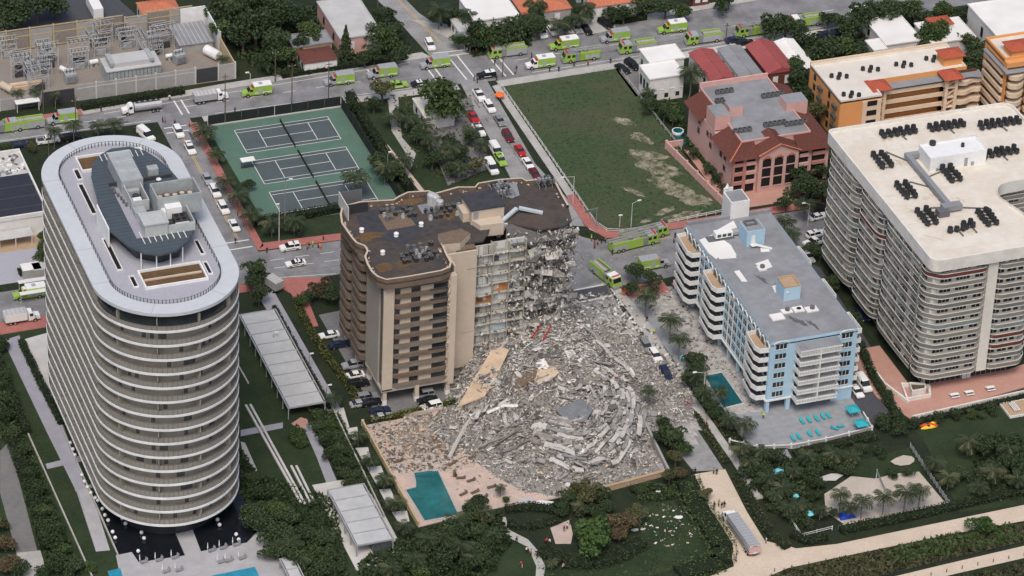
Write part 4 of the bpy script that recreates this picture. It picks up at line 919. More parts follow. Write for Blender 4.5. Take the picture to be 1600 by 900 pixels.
x, y = G(1224, 471, RZ); PB('lift_tower', MB().box(x, x+4.0, y, y+4.4, RZ, RZ+3.4), 'blue_paint'); PB('lift_tower_cap', MB().ring([(x, y), (x+4, y), (x+4, y+4.4), (x, y+4.4)], [(x+.35, y+.35), (x+3.65, y+.35), (x+3.65, y+4.05), (x+.35, y+4.05)], RZ+3.4, RZ+3.7).box(x+.35, x+3.65, y+.35, y+4.05, RZ+3.4, RZ+3.44), ['wall_tan'])
PB('tower_lamp', MB().dome(x+.8, y-.1, RZ+2.2, .3, .15, .3, n=8), 'stone_white')
for q in ([(1090, 376), (1117, 365), (1142, 383), (1119, 405), (1100, 390)], [(1117, 394), (1142, 387), (1151, 403), (1124, 405)], [(1119, 360), (1146, 345), (1152, 356), (1131, 361)], [(1134, 385), (1142, 383), (1151, 399), (1143, 399)], [(1147, 424), (1155, 422), (1168, 440), (1159, 440)], [(1180, 412), (1200, 405), (1207, 417), (1192, 422)], [(1188, 387), (1200, 385), (1203, 393), (1189, 394)], [(1206, 447), (1222, 443), (1224, 452), (1211, 457)]):
 PB('roof_patch', MB().prism(GP(q, RZ), RZ, RZ+.03+.01*rnd.random()), 'roof_white')
for i, (px, py, w_, d_) in enumerate(((1214, 496, 3.0, 2.4), (1229, 487, 2.4, 1.6), (1247, 484, 2.4, 2.0), (1268, 484, 2.8, 2.0), (1190, 420, 1.8, 1.8))):
 x, y = G(px, py, RZ); t = thing('roof_hatch', 'white roof hatch on the blue building, '+('largest, leftmost of the front row', 'second in the front row, fan on it', 'third in the front row, black opening', 'last in the front row, fan on it', 'alone in mid-roof, with fan stack')[i], 'roof hatch', (x, y, RZ))
 ob('kerb', MB().box(x-w_/2, x+w_/2, y-d_/2, y+d_/2, RZ, RZ+.3), 'roof_white', t)
 if i: ob('fan', MB().cyl(x+.2, y+.1, RZ+.3, RZ+(.34 if i == 2 else .9), .55, n=10), 'void' if i == 2 else 'hvac_mid', t)
x, y = G(1118, 376, RZ); t = thing('roof_unit', 'long white ribbed air handler near the rear of the blue building roof', 'air handler', (x, y, RZ))
ob('casing', MB().box(x, x+4.2, y, y+1.7, RZ+.4, RZ+1.7), 'equip_white', t); ob('duct', MB().box(x+4.2, x+8, y+.3, y+1.4, RZ+.5, RZ+1.3), 'equip_grey', t); ob('stand', MB().box(x-1.8, x+4.6, y-.4, y+2.0, RZ, RZ+.12), 'hvac_mid', t)
for i in range(3): ob('rib', MB().box(x+.4+i*1.25, x+1.3+i*1.25, y-.05, y, RZ+.7, RZ+1.4), 'metal_dark', t)
for q in ((1253, 504), (1242, 500), (1190, 436), (1270, 507)):
 x, y = G(*q, RZ); PB('soot_stain', MB().prism(ragged(x, y, .5, 2.0, rot=.35, j=.5), RZ, RZ+.012+.004*rnd.random()), 'soot')
# ================================================================ LARGE CREAM TOWER (right)
TZ = 36.0
W_ = thing('apartment_tower', 'large cream fourteen-storey tower with curved wraparound balconies and a pale flat roof', 'apartment tower', (90, -38, 0))
PW = lambda n, mb, m, **k: ob(n, mb, m, W_, **k)
def rounded(P, r, n=6):
 o = []; N = len(P)
 for i in range(N):
  p, a, b_ = Vector(P[i]), Vector(P[i-1]), Vector(P[(i+1) % N]); rr = r[i] if isinstance(r, (list, tuple)) else r
  if rr == 0: o.append(tuple(p)); continue
  d0 = (a-p).normalized(); d1 = (b_-p).normalized(); s, e = p+d0*rr, p+d1*rr
  for k in range(n+1):
   t = k/n; o.append(tuple(s*(1-t)**2+p*2*t*(1-t)+e*t*t))
 return o
RT = rounded([(71.6, -67.2), (97.6, -67.2), (99.8, -55.0), (97.0, -46.0), (99.6, -42.0), (118, -41), (118, -9.4), (71.6, -9.4)], [2.6, 2.6, 2, 2.4, 2, .5, 3, 1.6])
RI = [(p[0]+(94-p[0])*.016, p[1]+(-38-p[1])*.014) for p in RT]; RI2 = [(p[0]+(94-p[0])*.006, p[1]+(-38-p[1])*.005) for p in RT]
PW('roof', MB().prism(RI2, 33.3, TZ-.55, 0, bottom=True), 'tower_roof'); PW('parapet', MB().ring(RT, RI, 33.1, TZ+.1), 'tower_slab')
core = [(73.15, -65.3), (95.8, -65.3), (97.6, -54), (95.2, -46), (97, -39), (116, -39), (116, -11), (73.15, -11)]
PW('core_wall', MB().prism(core, 3.9, 33.2), 'tower_cream'); PW('ground_wall', MB().prism([(75.0, -62.9), (95.4, -62.9), (95, -50), (96, -39), (114, -39), (114, -13), (75.0, -13)], 0, 3.9), 'tower_cream')
for i in range(15):
 for y0 in (-61.8+i*3.3,): PW('ground_window', MB().box(74.9, 75.0, y0, y0+2.9, .4, 3.3), 'glass_dark')
for i in range(16):
 if i in (7, 8): continue
 x = 75.4+i*1.25; PW('ground_window', MB().box(x, x+1.12, -63.02, -62.9, .3, 3.4), 'glass_dark')
PW('entrance', MB().ring([(84.2, -63.3), (86.6, -63.3), (86.6, -62.9), (84.2, -62.9)], [(84.3, -63.2), (86.5, -63.2), (86.5, -62.95), (84.3, -62.95)], .2, 3.5), 'glass_mid')
for x in (84.3, 85.4): PW('entrance_door', MB().ring([(x, -63.4), (x+1, -63.4), (x+1, -63.3), (x, -63.3)], [(x+.12, -63.39), (x+.88, -63.39), (x+.88, -63.31), (x+.12, -63.31)], .2, 3.2).box(x, x+1, -63.4, -63.3, 3.0, 3.25), 'white_trim')
PW('front_pier', MB().box(85.9, 88.3, -66.4, -65.3, 3.9, 33.1), 'tower_cream')
segs = [([(73.15, -61.5), (71.75, -61.5), (71.75, -64.6), (74.6, -66.8), (84.9, -66.8), (85.9, -66.0), (85.9, -65.3)], 'front_left'),
  ([(88.3, -65.3), (88.3, -66.0), (89.2, -66.8), (96.2, -66.8), (98.4, -64.5), (98.4, -60), (96.7, -59.5)], 'front_right')]
def band(pts, z, rail, nm='balcony', step=1.9):
 """a curved balcony: slab edge, railing with posts, all parts of the tower"""
 P = pts if len(pts) > 16 else rounded(pts, [0]+[1.0]*(len(pts)-2)+[0], 5)
 c = P+[]; s_ = PW(nm, MB().prism(c, z-.28, z, bottom=True), 'tower_slab')
 inn = []
 for i in range(len(P)):
  a, b_ = Vector(P[max(0, i-1)]), Vector(P[min(len(P)-1, i+1)]); t = (b_-a).normalized(); inn.append((P[i][0]-t.y*.08*-1, P[i][1]+t.x*.08*-1))
 ob('railing', MB().ring(P, inn, z+.08, z+.98, closed=False), rail, s_)
 ob('handrail', MB().ring([(p[0]*1.0, p[1]) for p in P], [(q[0]+(q[0]-p[0])*.6, q[1]+(q[1]-p[1])*.6) for p, q in zip(P, inn)], z+.98, z+1.06, closed=False), 'tower_slab', s_)
 b = MB(); acc = 0
 for i in range(len(P)-1):
  L = math.hypot(P[i+1][0]-P[i][0], P[i+1][1]-P[i][1]); k = acc
  while k < L:
   t = k/L; x, y = P[i][0]+(P[i+1][0]-P[i][0])*t, P[i][1]+(P[i+1][1]-P[i][1])*t; b.box(x-.05, x+.05, y-.05, y+.05, z, z+1.0); k += step
  acc = k-L
 ob('railing_post', b, 'tower_slab', s_, kind='stuff')
 return s_
rails = ['rail_greige', 'rail_mid', 'rail_greige', 'rail_mid', 'rail_greige', 'rail_green', 'rail_greige', 'rail_mid', 'rail_mid', 'rail_greige', 'rail_red']
rr2 = ['rail_greige', 'rail_mid', 'rail_red', 'rail_red', 'rail_green', 'rail_greige', 'rail_mid', 'rail_greige', 'rail_mid', 'rail_mid', 'rail_greige']
TFH = 2.66
left_segs = [(-27.8, -10.6), (-41.2, -28.4), (-61.4, -41.8)]
for k in range(11):
 z = 4.3+k*TFH
 band(segs[0][0], z, rails[k]); band(segs[1][0], z, rr2[k])
 for j, (ya, yb) in enumerate(left_segs):
  n = 14; pts = [(73.15, yb)]
  for i in range(n+1):
   t = i/n; e = min(1, min(t, 1-t)*(5 if j < 2 else 6)) if j < 2 or t < .5 else 1; pts.append((73.15-1.4*(math.sin(e*PI/2)**.6)-.15*math.sin(PI*t), yb+(ya-yb)*t))
  if j < 2: pts.append((73.15, ya))
  band(pts, z, ['rail_greige', 'rail_mid', 'rail_green', 'rail_mid', 'rail_greige'][(k*2+j) % 5] if not (k == 8 and j == 1) else 'rail_red', step=2.2)
 # windows
 for xa, xb in ((75.0, 77.6), (78.8, 82.0), (83.4, 85.3), (88.6, 90.4), (91.2, 93.3), (93.9, 95.0)):
  w_ = PW('window', MB().box(xa, xb, -65.39, -65.3, z+.6, z+2.25), 'glass_dark'); m_ = int((xb-xa)/.8)
  for q in range(1, m_): ob('mullion', MB().box(xa+(xb-xa)*q/m_-.05, xa+(xb-xa)*q/m_+.05, -65.43, -65.39, z+.75, z+2.2), 'tower_slab', w_)
 for i in range(13):
  y = -62.6+i*3.95
  if (i+k) % 7 == 3: continue
  PW('window', MB().box(73.03, 73.15, y, y+2.7, z+.1, z+2.3), ['glass_dark', 'glass_dark', 'glass_mid'][(i*2+k) % 3])
 for xa in (98, 101, 104): 
  w_ = PW('window', MB().box(xa+.3, xa+2.6, -39.1, -39.0, z+.4, z+2.2), 'glass_dark'); ob('mullion', MB().box(xa+1.4, xa+1.5, -39.14, -39.1, z+.4, z+2.2), 'tower_slab', w_)
 for y in (-14.8, -19.2, -23.6, -32.6, -37, -46.6, -51.5, -56.4): PW('balcony_divider', MB().box(72.0, 73.15, y-.08, y+.08, z, z+2.3), 'tower_cream')
 band([(97, -39), (98, -41.2), (118, -41), (118, -39)], z, 'rail_greige')
for ya, yb in ((-28.38, -27.82), (-41.78, -41.22)): PW('recess_shade_strip', MB().box(73.05, 73.15, ya, yb, 3.9, 33), 'glass_dark')  # flat dark strips painted for the shade of recesses between balcony runs
for i in range(9):
 PW('roof_seam', MB().box(73.2, 97 if i < 4 else 116, -63+i*6, -62.93+i*6, TZ-.55, TZ-.535), 'roof_stain')
for i in range(16):
 x, y = rnd.uniform(75, 95) if i < 9 else rnd.uniform(75, 114), rnd.uniform(-62, -40) if i < 9 else rnd.uniform(-38, -13)
 PW('roof_stain', MB().prism(ragged(x, y, rnd.uniform(.4, 2.4), rnd.uniform(.3, 1.2), j=.5, rot=rnd.random()*3), TZ-.55, TZ-.54+.001*i), 'roof_stain')
# roof furniture
x0, y0 = G(1452, 268, TZ-.5); PW('roof_house', MB().box(x0, x0+14.0, y0, y0+6.2, TZ-.55, TZ+2.7), 'equip_white')
PW('roof_house_cap', MB().ring([(x0, y0), (x0+14, y0), (x0+14, y0+6.2), (x0, y0+6.2)], [(x0+.25, y0+.25), (x0+13.75, y0+.25), (x0+13.75, y0+5.95), (x0+.25, y0+5.95)], TZ+2.7, TZ+2.95), 'equip_white')
for xd, w_, z1 in ((1.6, .5, .4), (8.6, .8, 1.9), (10.3, .6, .7)): PW('door' if w_ == .8 else 'wall_unit', MB().box(x0+xd, x0+xd+w_, y0-.3 if w_ != .8 else y0-.06, y0, TZ-.5, TZ-.3+z1), 'metal_grey')
for px, py in ((1457, 226), (1504, 229)):
 x, y = G(px, py, TZ+2.7); tag(ob('roof_vent', MB().cyl(x, y, TZ+2.7, TZ+3.6, .75 if px < 1480 else .4, n=10), 'hvac_dark'), f'black vent on the white roof house, {"larger, left" if px < 1480 else "smaller, right"} one', 'vent')
D = thing('duct', 'long blue-grey raised duct crossing the cream tower roof', 'duct', (84.4, -37, TZ-.5))
ob('trunk', MB().box(83.8, 85.0, -47.5, -26.5, TZ+.1, TZ+1.1), 'roof_grey', D); ob('elbow', MB().box(83.8, 87.3, -26.5, -25.2, TZ+.1, TZ+1.1), 'roof_grey', D); ob('end_box', MB().box(82.4, 87, -49.4, -47.5, TZ+.0, TZ+1.3), 'roof_grey', D)
for i in range(7): ob('leg', MB().box(83.9, 84.9, -47+i*3.3, -46.8+i*3.3, TZ-.55, TZ+.1), 'metal_grey', D)
ob('fan_box', MB().box(80.8, 83.4, -50.6, -48.4, TZ-.4, TZ+1.0), 'hvac_mid', D)
acp = ac_proto('air_conditioner', 1.25, 1.15, round_=True, m='hvac_dark')
clusters = [('rear left', (1382, 216), 6, 2, 0), ('rear middle', (1457, 206), 6, 2, 0), ('rear right', (1535, 203), 7, 2, 0), ('roof-house side', (1540, 248), 6, 2, 0), ('duct left', (1367, 249), 2, 5, 1), ('near left', (1404, 296), 2, 5, 1),
   ('duct right', (1474, 270), 2, 5, 1), ('front left', (1436, 337), 2, 5, 1), ('front middle', (1484, 364), 3, 1, 0), ('front pair', (1510, 358), 2, 2, 0), ('front right', (1530, 338), 2, 5, 1)]
for nm, (px, py), nx, ny, ori in clusters:
 x, y = G(px, py, TZ-.5)
 if ori: y -= 4.4
 fr = thing('steel_rack', f'dark steel rack under the {nm} condenser cluster on the cream tower roof', 'steel rack', (x, y, TZ-.55)); b = MB(); sp, sq = (1.55, 1.45) if not ori else (2.1, 1.35)
 for j in range(ny): b.box(x-.7, x+(nx-1)*sp+.7, y+j*sq-.08, y+j*sq+.08, TZ-.2, TZ-.06)
 for j in range(ny):
  for i in range(nx): b.box(x+i*sp-.06, x+i*sp+.06, y+j*sq-.06, y+j*sq+.06, TZ-.55, TZ-.2)
 for i in range(nx): b.box(x+i*sp-.08, x+i*sp+.08, y-.6, y+(ny-1)*sq+.6, TZ-.26, TZ-.1)
 ob('frame', b, 'hvac_dark', fr); ob('pipe', MB().tube([(x+(nx-1)*sp, y+(ny-1)*sq, TZ-.1), (x+(nx-1)*sp+1.6, y+(ny-1)*sq+.9, TZ-.25), (84.4, max(-47, min(-27, y+3)), TZ-.3)] if ori else [(x+nx*.7, y-.5, TZ-.2), (x+nx*.75, y-2.2, TZ-.3)], .16, 5), 'hvac_mid', fr)
 for j in range(ny):
  for i in range(nx):
   place(acp, (x+i*sp+rnd.uniform(-.15, .15), y+j*sq+rnd.uniform(-.12, .12), TZ-.2), rnd.random()*6, (f'black condenser in the {nm} cluster on cream roof, {nth(i)} from left' + (f', {nth(j)} row' if ny > 1 else '')), f'black condensers of the {nm} cluster', sc=(1, 1, rnd.uniform(.8, 1.15)))
# ================================================================ PINK BUILDING
K = thing('apartment_block', 'pink four-storey building with maroon tiled eaves and a grey flat roof', 'apartment block', (76, 37, 0))
PK = lambda n, mb, m, **k: ob(n, mb, m, K, **k)
kx0, kx1, ky0, ky1 = 64.0, 89.0, 23.5, 51.5
PK('walls', MB().box(kx0, kx1, ky0, ky1, 0, 10.6), 'pink_wall'); PK('upper_walls', MB().box(67.2, 85.2, 26.4, 53.6, 10.4, 12.3), 'pink_wall')
PK('flat_roof', MB().box(67.4, 85.0, 26.6, 53.4, 12.3, 12.34), 'blue_roof'); PK('parapet', MB().ring([(67.2, 26.4), (85.2, 26.4), (85.2, 53.6), (67.2, 53.6)], [(67.5, 26.7), (84.9, 26.7), (84.9, 53.3), (67.5, 53.3)], 12.2, 12.7), 'wall_pale_pink')
PK('rear_parapet', MB().box(67.2, 85.2, 53.2, 53.7, 12.3, 13.6), 'wall_pale_pink')
def slope(P, m='tile_maroon', nm='tiled_roof'):
 b = MB(); b.face(P); 
 return PK(nm, b, m)
def tiles(p0, p1, q0, q1, n, par):
 """raised tile rows running down a roof slope between edge p0-p1 (top) and q0-q1 (eave)"""
 b = MB()
 for i in range(n):
  t = (i+.5)/n; a = Vector(p0).lerp(Vector(p1), t); c = Vector(q0).lerp(Vector(q1), t); b.tube([(a.x, a.y, a.z+.05), (c.x, c.y, c.z+.05)], .09, 4)
 return ob('tile_row', b, par.data.materials[0].name, par, kind='stuff')
z0, z1 = 10.0, 12.3
for P in ([(67.2, 26.4, z1), (67.2, 34.5, z1), (62.6, 34.5, z0), (62.6, 22.2, z0)], [(67.2, 42, z1), (67.2, 52, z1), (62.6, 52, z0), (62.6, 42, z0)], [(85.2, 26.4, z1), (90.4, 22.2, z0), (90.4, 52, z0), (85.2, 52, z1)],
          [(67.2, 26.4, z1), (62.6, 22.2, z0), (70.4, 22.2, z0), (70.4, 26.4, z1)], [(80.6, 26.4, z1), (80.6, 22.2, z0), (90.4, 22.2, z0), (85.2, 26.4, z1)]):
 s_ = slope(P); tiles(P[0], P[1], P[3], P[2], 18, s_) if P[0][0] == P[1][0] else tiles(P[0], P[3], P[1], P[2], 14, s_)
PK('hip_cap', MB().tube([(67.2, 26.4, 12.4), (62.6, 22.2, 10.1)], .2, 5), 'tile_orange'); PK('hip_cap', MB().tube([(85.2, 26.4, 12.4), (90.4, 22.2, 10.1)], .2, 5), 'tile_maroon')
# central gable
PK('gable_wall', MB().prism([(70.4, 22.4), (80.6, 22.4), (80.6, 27), (70.4, 27)], 0, 10.3), 'pink_wall')
g_ = MB(); g_.face([(70.4, 22.4, 10.3), (80.6, 22.4, 10.3), (75.5, 22.4, 13.0)]); PK('gable', g_, 'pink_wall')
for sx, xe in ((-1, 70.0), (1, 81.0)):
 P = [(75.5, 22.0, 13.2), (75.5, 30, 13.2), (xe, 30, 10.6), (xe, 22.0, 10.6)]; s_ = slope(P); tiles(P[0], P[1], P[3], P[2], 12, s_)
 PK('barge_tile', MB().tube([(75.5, 21.95, 13.25), (xe, 21.95, 10.65)], .2, 5), 'tile_orange')
for i in range(3):
 xc = 72.4+i*3.1
 for j in range(3):
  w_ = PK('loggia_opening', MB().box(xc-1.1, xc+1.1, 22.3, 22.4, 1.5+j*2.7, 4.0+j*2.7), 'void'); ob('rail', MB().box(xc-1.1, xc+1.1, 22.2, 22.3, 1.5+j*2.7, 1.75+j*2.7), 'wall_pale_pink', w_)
 PK('arch_panel', MB().box(xc-.75, xc+.75, 22.3, 22.4, 9.1, 9.7).cyl(xc, 22.35, 9.69, 9.71, .1, n=4), 'tile_orange')
 PK('arch_rim', MB().tube([(xc-.9, 22.3, 9.0), (xc-.8, 22.3, 9.6), (xc-.4, 22.3, 10.0), (xc, 22.3, 10.15), (xc+.4, 22.3, 10.0), (xc+.8, 22.3, 9.6), (xc+.9, 22.3, 9.0)], .1, 5), 'pink_dark')
for xa, xb, j in [(a, b_, j) for a, b_ in ((64.4, 66.6), (67.4, 69.8), (81.2, 83.6), (84.6, 88.0)) for j in range(4)]:
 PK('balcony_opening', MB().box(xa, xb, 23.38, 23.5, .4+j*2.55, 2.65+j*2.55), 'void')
 if j: PK('balcony_front', MB().box(xa, xb, 22.9, 23.38, .25+j*2.55, 1.1+j*2.55), 'pink_wall' if xa in (67.4, 81.2) else 'pink_dark')
PK('corner_pier', MB().box(66.6, 67.4, 23.0, 23.5, 0, 10.2).box(63.9, 64.4, 23.0, 23.5, 0, 10.2), 'pink_dark')
for y, zs in ((27.5, (8, 5)), (30, (7.5,)), (36.5, (8.6, 6.2)), (38.5, (8.2,)), (44, (8.6, 6))):
 for z in zs: w_ = PK('window', MB().box(63.92, 64, y, y+1.4, z-1, z+.5), 'glass_dark'); ob('frame', MB().box(63.86, 63.92, y-.1, y, z-1.1, z+.6), 'pink_dark', w_)
for px, py, w2, d2, h2 in ((1117, 197, 4, 5.5, 2.6), (1139, 183, 3.6, 3.2, 2.6), (1228, 175, 5.6, 4.2, 2.4)):
 x, y = G(px, py, 12.3); PK('roof_house', MB().box(x, x+w2, y, y+d2, 11, 12.3+h2, 0, 1), ['wall_pale_pink', 'blue_roof'])
acm = ac_proto('air_conditioner', 1.0, 1.1, round_=False, m='hvac_mid')
for nm, px, py, nx, ny in (('rear left', 1121, 147, 4, 1), ('left house', 1124, 165, 2, 2), ('rear right', 1193, 153, 5, 1), ('front left', 1149, 208, 4, 1), ('front middle', 1196, 198, 5, 1), ('front right', 1229, 197, 5, 1)):
 x, y = G(px, py, 12.34)
 for i in range(nx):
  for j in range(ny): place(acm, (x+i*1.2, y+j*1.4, 12.34), 0, f'grey condenser in the {nm} row on pink building, {nth(i)} from left'+(f', {nth(j)} row' if ny > 1 else ''), f'condensers in the {nm} row of the pink building')
wp = thing('boundary_wall', 'long pink garden wall between the vacant lot and the pink building', 'wall', (59, 32, 0)); wa, wb = Vector((57.0, 47.4)), Vector((60.7, 17.0))
for i in range(6):
 c0, c1 = wa.lerp(wb, i/6), wa.lerp(wb, (i+.94)/6); ob('wall_panel', MB().prism([(c0.x-.2, c0.y), (c0.x+.2, c0.y), (c1.x+.2, c1.y), (c1.x-.2, c1.y)], 0, 2.1), 'wall_pale_pink', wp); ob('pier', MB().box(c0.x-.3, c0.x+.3, c0.y-.0, c0.y+.5, 0, 2.4), 'wall_pale_pink', wp)
wp = thing('boundary_wall', 'short pink wall at the rear corner of the pink building', 'wall', (59, 48, 0)); ob('wall_panel', MB().box(57.3, 61.5, 47.9, 48.3, 0, 1.6), 'wall_pale_pink', wp)
hp = thing('hot_tub', 'round hot tub with white rim beside the pink building', 'hot tub', (*G(1059, 207), 0)); hx, hy = G(1059, 207); ob('rim', MB().cyl(hx, hy, 0, .6, 1.5, n=16), 'stone_white', hp); ob('water', MB().cyl(hx, hy, .6, .62, 1.2, n=16), 'pool_teal', hp)
sheet('swimming_pool', [(1055, 214), (1072, 206), (1080, 222), (1064, 228)], .09, 'pool_teal')
# ================================================================ ORANGE BUILDINGS
O = thing('apartment_block', 'orange four-storey block with white flat roof and red tiled stair turrets', 'apartment block', (117, 50, 0))
PO = lambda n, mb, m, **k: ob(n, mb, m, O, **k)
OZ = 12.0
PO('main_walls', MB().box(98.4, 135.6, 45.6, 57.2, 0, OZ-.6), 'orange_wall'); PO('left_wing', MB().box(98.4, 109.5, 38.6, 45.6, 0, OZ-.6), 'orange_wall')
OP = [(98.4, 38.6), (109.5, 38.6), (109.5, 45.6), (135.6, 45.6), (135.6, 57.2), (98.4, 57.2)]
PO('roof', MB().prism(OP, OZ-.6, OZ-.5), 'roof_cream'); PO('parapet', MB().ring(OP, [(98.75, 38.95), (109.15, 38.95), (109.15, 45.95), (135.25, 45.95), (135.25, 56.85), (98.75, 56.85)], OZ-.9, OZ), 'roof_cream'); PO('front_parapet', MB().box(109.6, 135.6, 45.45, 45.6, OZ-1.6, OZ+.05), 'orange_wall'); PO('rear_parapet', MB().box(98.4, 135.6, 57.0, 57.4, OZ-.6, OZ+.6), 'orange_cream')
PO('lean_roof', MB().prism([(110, 42.6), (135.6, 42.6), (138.5, 41.5), (139, 45.4), (110, 45.4)], OZ-1.5, OZ-1.35), 'roof_grey')
PO('wing_front', MB().box(104.4, 109.4, 38.3, 38.6, 0, OZ-1.2), 'orange_cream')
for j in range(4):
 z = .4+j*2.75
 PO('gallery_opening', MB().box(111.8, 130.2, 45.48, 45.6, z+1.1, z+2.5), 'brown_dark'); PO('gallery_front', MB().box(111.4, 130.6, 43.2, 43.5, z, z+1.1), 'orange_cream'); PO('gallery_floor', MB().box(111.4, 130.6, 43.5, 45.5, z-.2, z), 'orange_cream')
 PO('wing_opening', MB().box(105.6, 108.2, 38.2, 38.3, z+.8, z+2.2), 'void')
 for i in range(4): PO('balcony', MB().box(97.6, 98.35, 40+i*4.4, 42+i*4.4, z, z+.9), 'glass_mid') if i % 2 == 0 else PO('window', MB().box(98.3, 98.4, 40+i*4.4, 41.2+i*4.4, z+.6, z+2.3), 'glass_dark'); 
 PO('balcony', MB().prism(rounded([(131, 45.5), (131, 42.8), (134, 41.8), (136.5, 43), (138.8, 42.4), (139.6, 45.5)], 1.0), z, z+1.1, bottom=True), 'orange_cream'); PO('balcony_opening', MB().box(131.2, 138.2, 44.9, 45.48, z+1.1, z+2.5), 'brown_dark')
for xa in (108.6, 128.0):
 for q in (0, 2.6): PO('stair_pier', MB().box(xa+q+.4, xa+q+1.2, 41.9, 42.7, 0, OZ-.9), 'orange_cream')
 for j in range(4): PO('stair_landing', MB().box(xa+.4, xa+3.8, 41.95, 45.5, .2+j*2.75, .5+j*2.75), 'orange_cream'); PO('stair_flight', MB().obox((xa+2.3, 42.2, 1.8+j*2.75), (2.6, .25, .25), (0, -.6, 0)), 'orange_cream')
 PO('stair_back', MB().box(xa+.6, xa+3.6, 44.9, 45.3, 0, OZ-1), 'void')
 b = MB(); c0 = (xa-.5, 40.6); c1 = (xa+4.8, 46.4); zt = OZ+.2; m_ = ((c0[0]+c1[0])/2, (c0[1]+c1[1])/2)
 for e in (((c0[0], c0[1]), (c1[0], c0[1])), ((c1[0], c0[1]), (c1[0], c1[1])), ((c1[0], c1[1]), (c0[0], c1[1])), ((c0[0], c1[1]), (c0[0], c0[1]))): b.face([(*e[0], zt-.5), (*e[1], zt-.5), (m_[0], m_[1], zt+.7)])
 PO('turret_roof', b, 'tile_red'); PO('turret_eave', MB().box(c0[0], c1[0], c0[1], c1[1], zt-.62, zt-.51), 'tile_red')
PO('roof_house', MB().box(130.2, 135.4, 47.6, 51.4, OZ-.6, OZ+2.0), 'orange_wall'); b = MB(); zt = OZ+2.0
for e in (((129.6, 47), (136, 47)), ((136, 47), (136, 52)), ((136, 52), (129.6, 52)), ((129.6, 52), (129.6, 47))): b.face([(*e[0], zt), (*e[1], zt), (132.8, 49.5, zt+1.0)])
PO('turret_roof', b, 'tile_red')
for nm, px, py in (('first', 1299, 121), ('second', 1348, 110), ('third', 1400, 103), ('fourth', 1447, 94), ('front', 1318, 150)):
 x, y = G(px, py, OZ-.5)
 for i in range(4): place(acp, (x+(i % 2)*1.3+(i//2)*2.2, y+(i % 2)*-1.3, OZ-.5), 0, f'black condenser in the {nm} group on orange block, {nth(i)} from left', f'condensers of the {nm} group on the orange block', sc=.85)
t = thing('low_roof', 'long low white roof with red tiled ends before the orange block', 'low roof', (115, 35, 0))
ob('roof', MB().box(104, 128, 32.5, 36.5, 0, 3.2, 0, 1), ['orange_wall', 'roof_white'], t); ob('tiled_end', MB().obox((103, 33, 3.6), (12, 4, .25), (-.35, 0, 0)), 'tile_red', t); ob('tiled_end', MB().obox((131, 33.5, 3.6), (8, 4, .25), (-.35, 0, 0)), 'tile_red', t)
t = thing('swimming_pool', 'small bright blue pool with orange steps beside the orange block', 'pool', (*G(1520, 152), 0)); ob('pool_water', MB().face([(*G(*q), .1) for q in ((1510, 150), (1522, 145), (1533, 158), (1526, 160), (1514, 156))]), 'pool_blue', t); ob('pool_steps', MB().face([(*G(*q), .12) for q in ((1512, 157), (1526, 154), (1531, 160), (1514, 162))]), 'tile_orange', t)
O2 = thing('apartment_tower', 'tall orange tower with brown scalloped balconies at the right edge', 'apartment tower', (148, 42, 0))
PQ = lambda n, mb, m: ob(n, mb, m, O2)
PQ('walls', MB().box(141.6, 162, 36, 48.5, 0, 17), 'orange_wall'); PQ('roof', MB().box(142, 162, 38, 48.2, 17, 17.1), 'roof_cream'); PQ('parapet', MB().ring([(141.6, 37.6), (162, 37.6), (162, 48.5), (141.6, 48.5)], [(142, 38), (161.6, 38), (161.6, 48.1), (142, 48.1)], 16.6, 17.7), 'orange_wall')
PQ('roof_house', MB().box(143.6, 148.6, 38, 42.5, 17, 19.2), 'orange_wall'); b = MB(); zt = 19.2
for e in (((143, 37.4), (149.2, 37.4)), ((149.2, 37.4), (149.2, 43.1)), ((149.2, 43.1), (143, 43.1)), ((143, 43.1), (143, 37.4))): b.face([(*e[0], zt), (*e[1], zt), (146.1, 40.2, zt+1.0)])
PQ('turret_roof', b, 'tile_red'); PQ('lean_roof', MB().prism([(140.6, 34), (162, 34), (162, 37.6), (141.6, 37.6), (141.6, 47), (140.4, 47)], 15.2, 15.4), 'roof_grey')
for j in range(6):
 z = .8+j*2.5
 for q in range(4): PQ('balcony', MB().prism(rounded([(142+q*5, 36), (141.6+q*5, 34.2), (143.6+q*5, 33.2), (145.8+q*5, 34.2), (146.6+q*5, 36)], .8), z, z+1.15, bottom=True), 'orange_cream')
 PQ('balcony_opening', MB().box(141.8, 162, 35.7, 35.98, z+1.15, z+2.4), 'brown_dark'); PQ('side_opening', MB().box(141.5, 141.6, 37.5, 47, z+1.1, z+2.3), 'brown_dark'); PQ('side_band', MB().box(140.9, 141.6, 37, 47.4, z, z+1.1), 'orange_cream')
# ================================================================ THE RUBBLE
RUB = GP([(684, 686), (668, 668), (684, 642), (700, 612), (722, 566), (770, 545), (800, 520), (850, 480), (888, 452), (900, 490), (960, 515), (1015, 535), (1050, 570), (1082, 620), (1085, 660), (1040, 668), (1018, 690), (1046, 742), (948, 768), (880, 780), (820, 772), (770, 745), (735, 714), (704, 700)])
CORE = GP([(708, 628), (725, 575), (800, 545), (852, 505), (905, 505), (950, 540), (990, 590), (1010, 640), (1005, 690), (1000, 730), (940, 752), (860, 757), (800, 735), (740, 715), (715, 690), (720, 660)])
def seg_dist(X, Y, P):
 d = np.full(X.shape, 1e9)
 for i in range(len(P)):
  (ax, ay), (bx, by) = P[i], P[(i+1) % len(P)]; vx, vy = bx-ax, by-ay; t = np.clip(((X-ax)*vx+(Y-ay)*vy)/(vx*vx+vy*vy), 0, 1)
  d = np.minimum(d, np.hypot(X-ax-t*vx, Y-ay-t*vy))
 return d
_rg = np.random.default_rng(11)
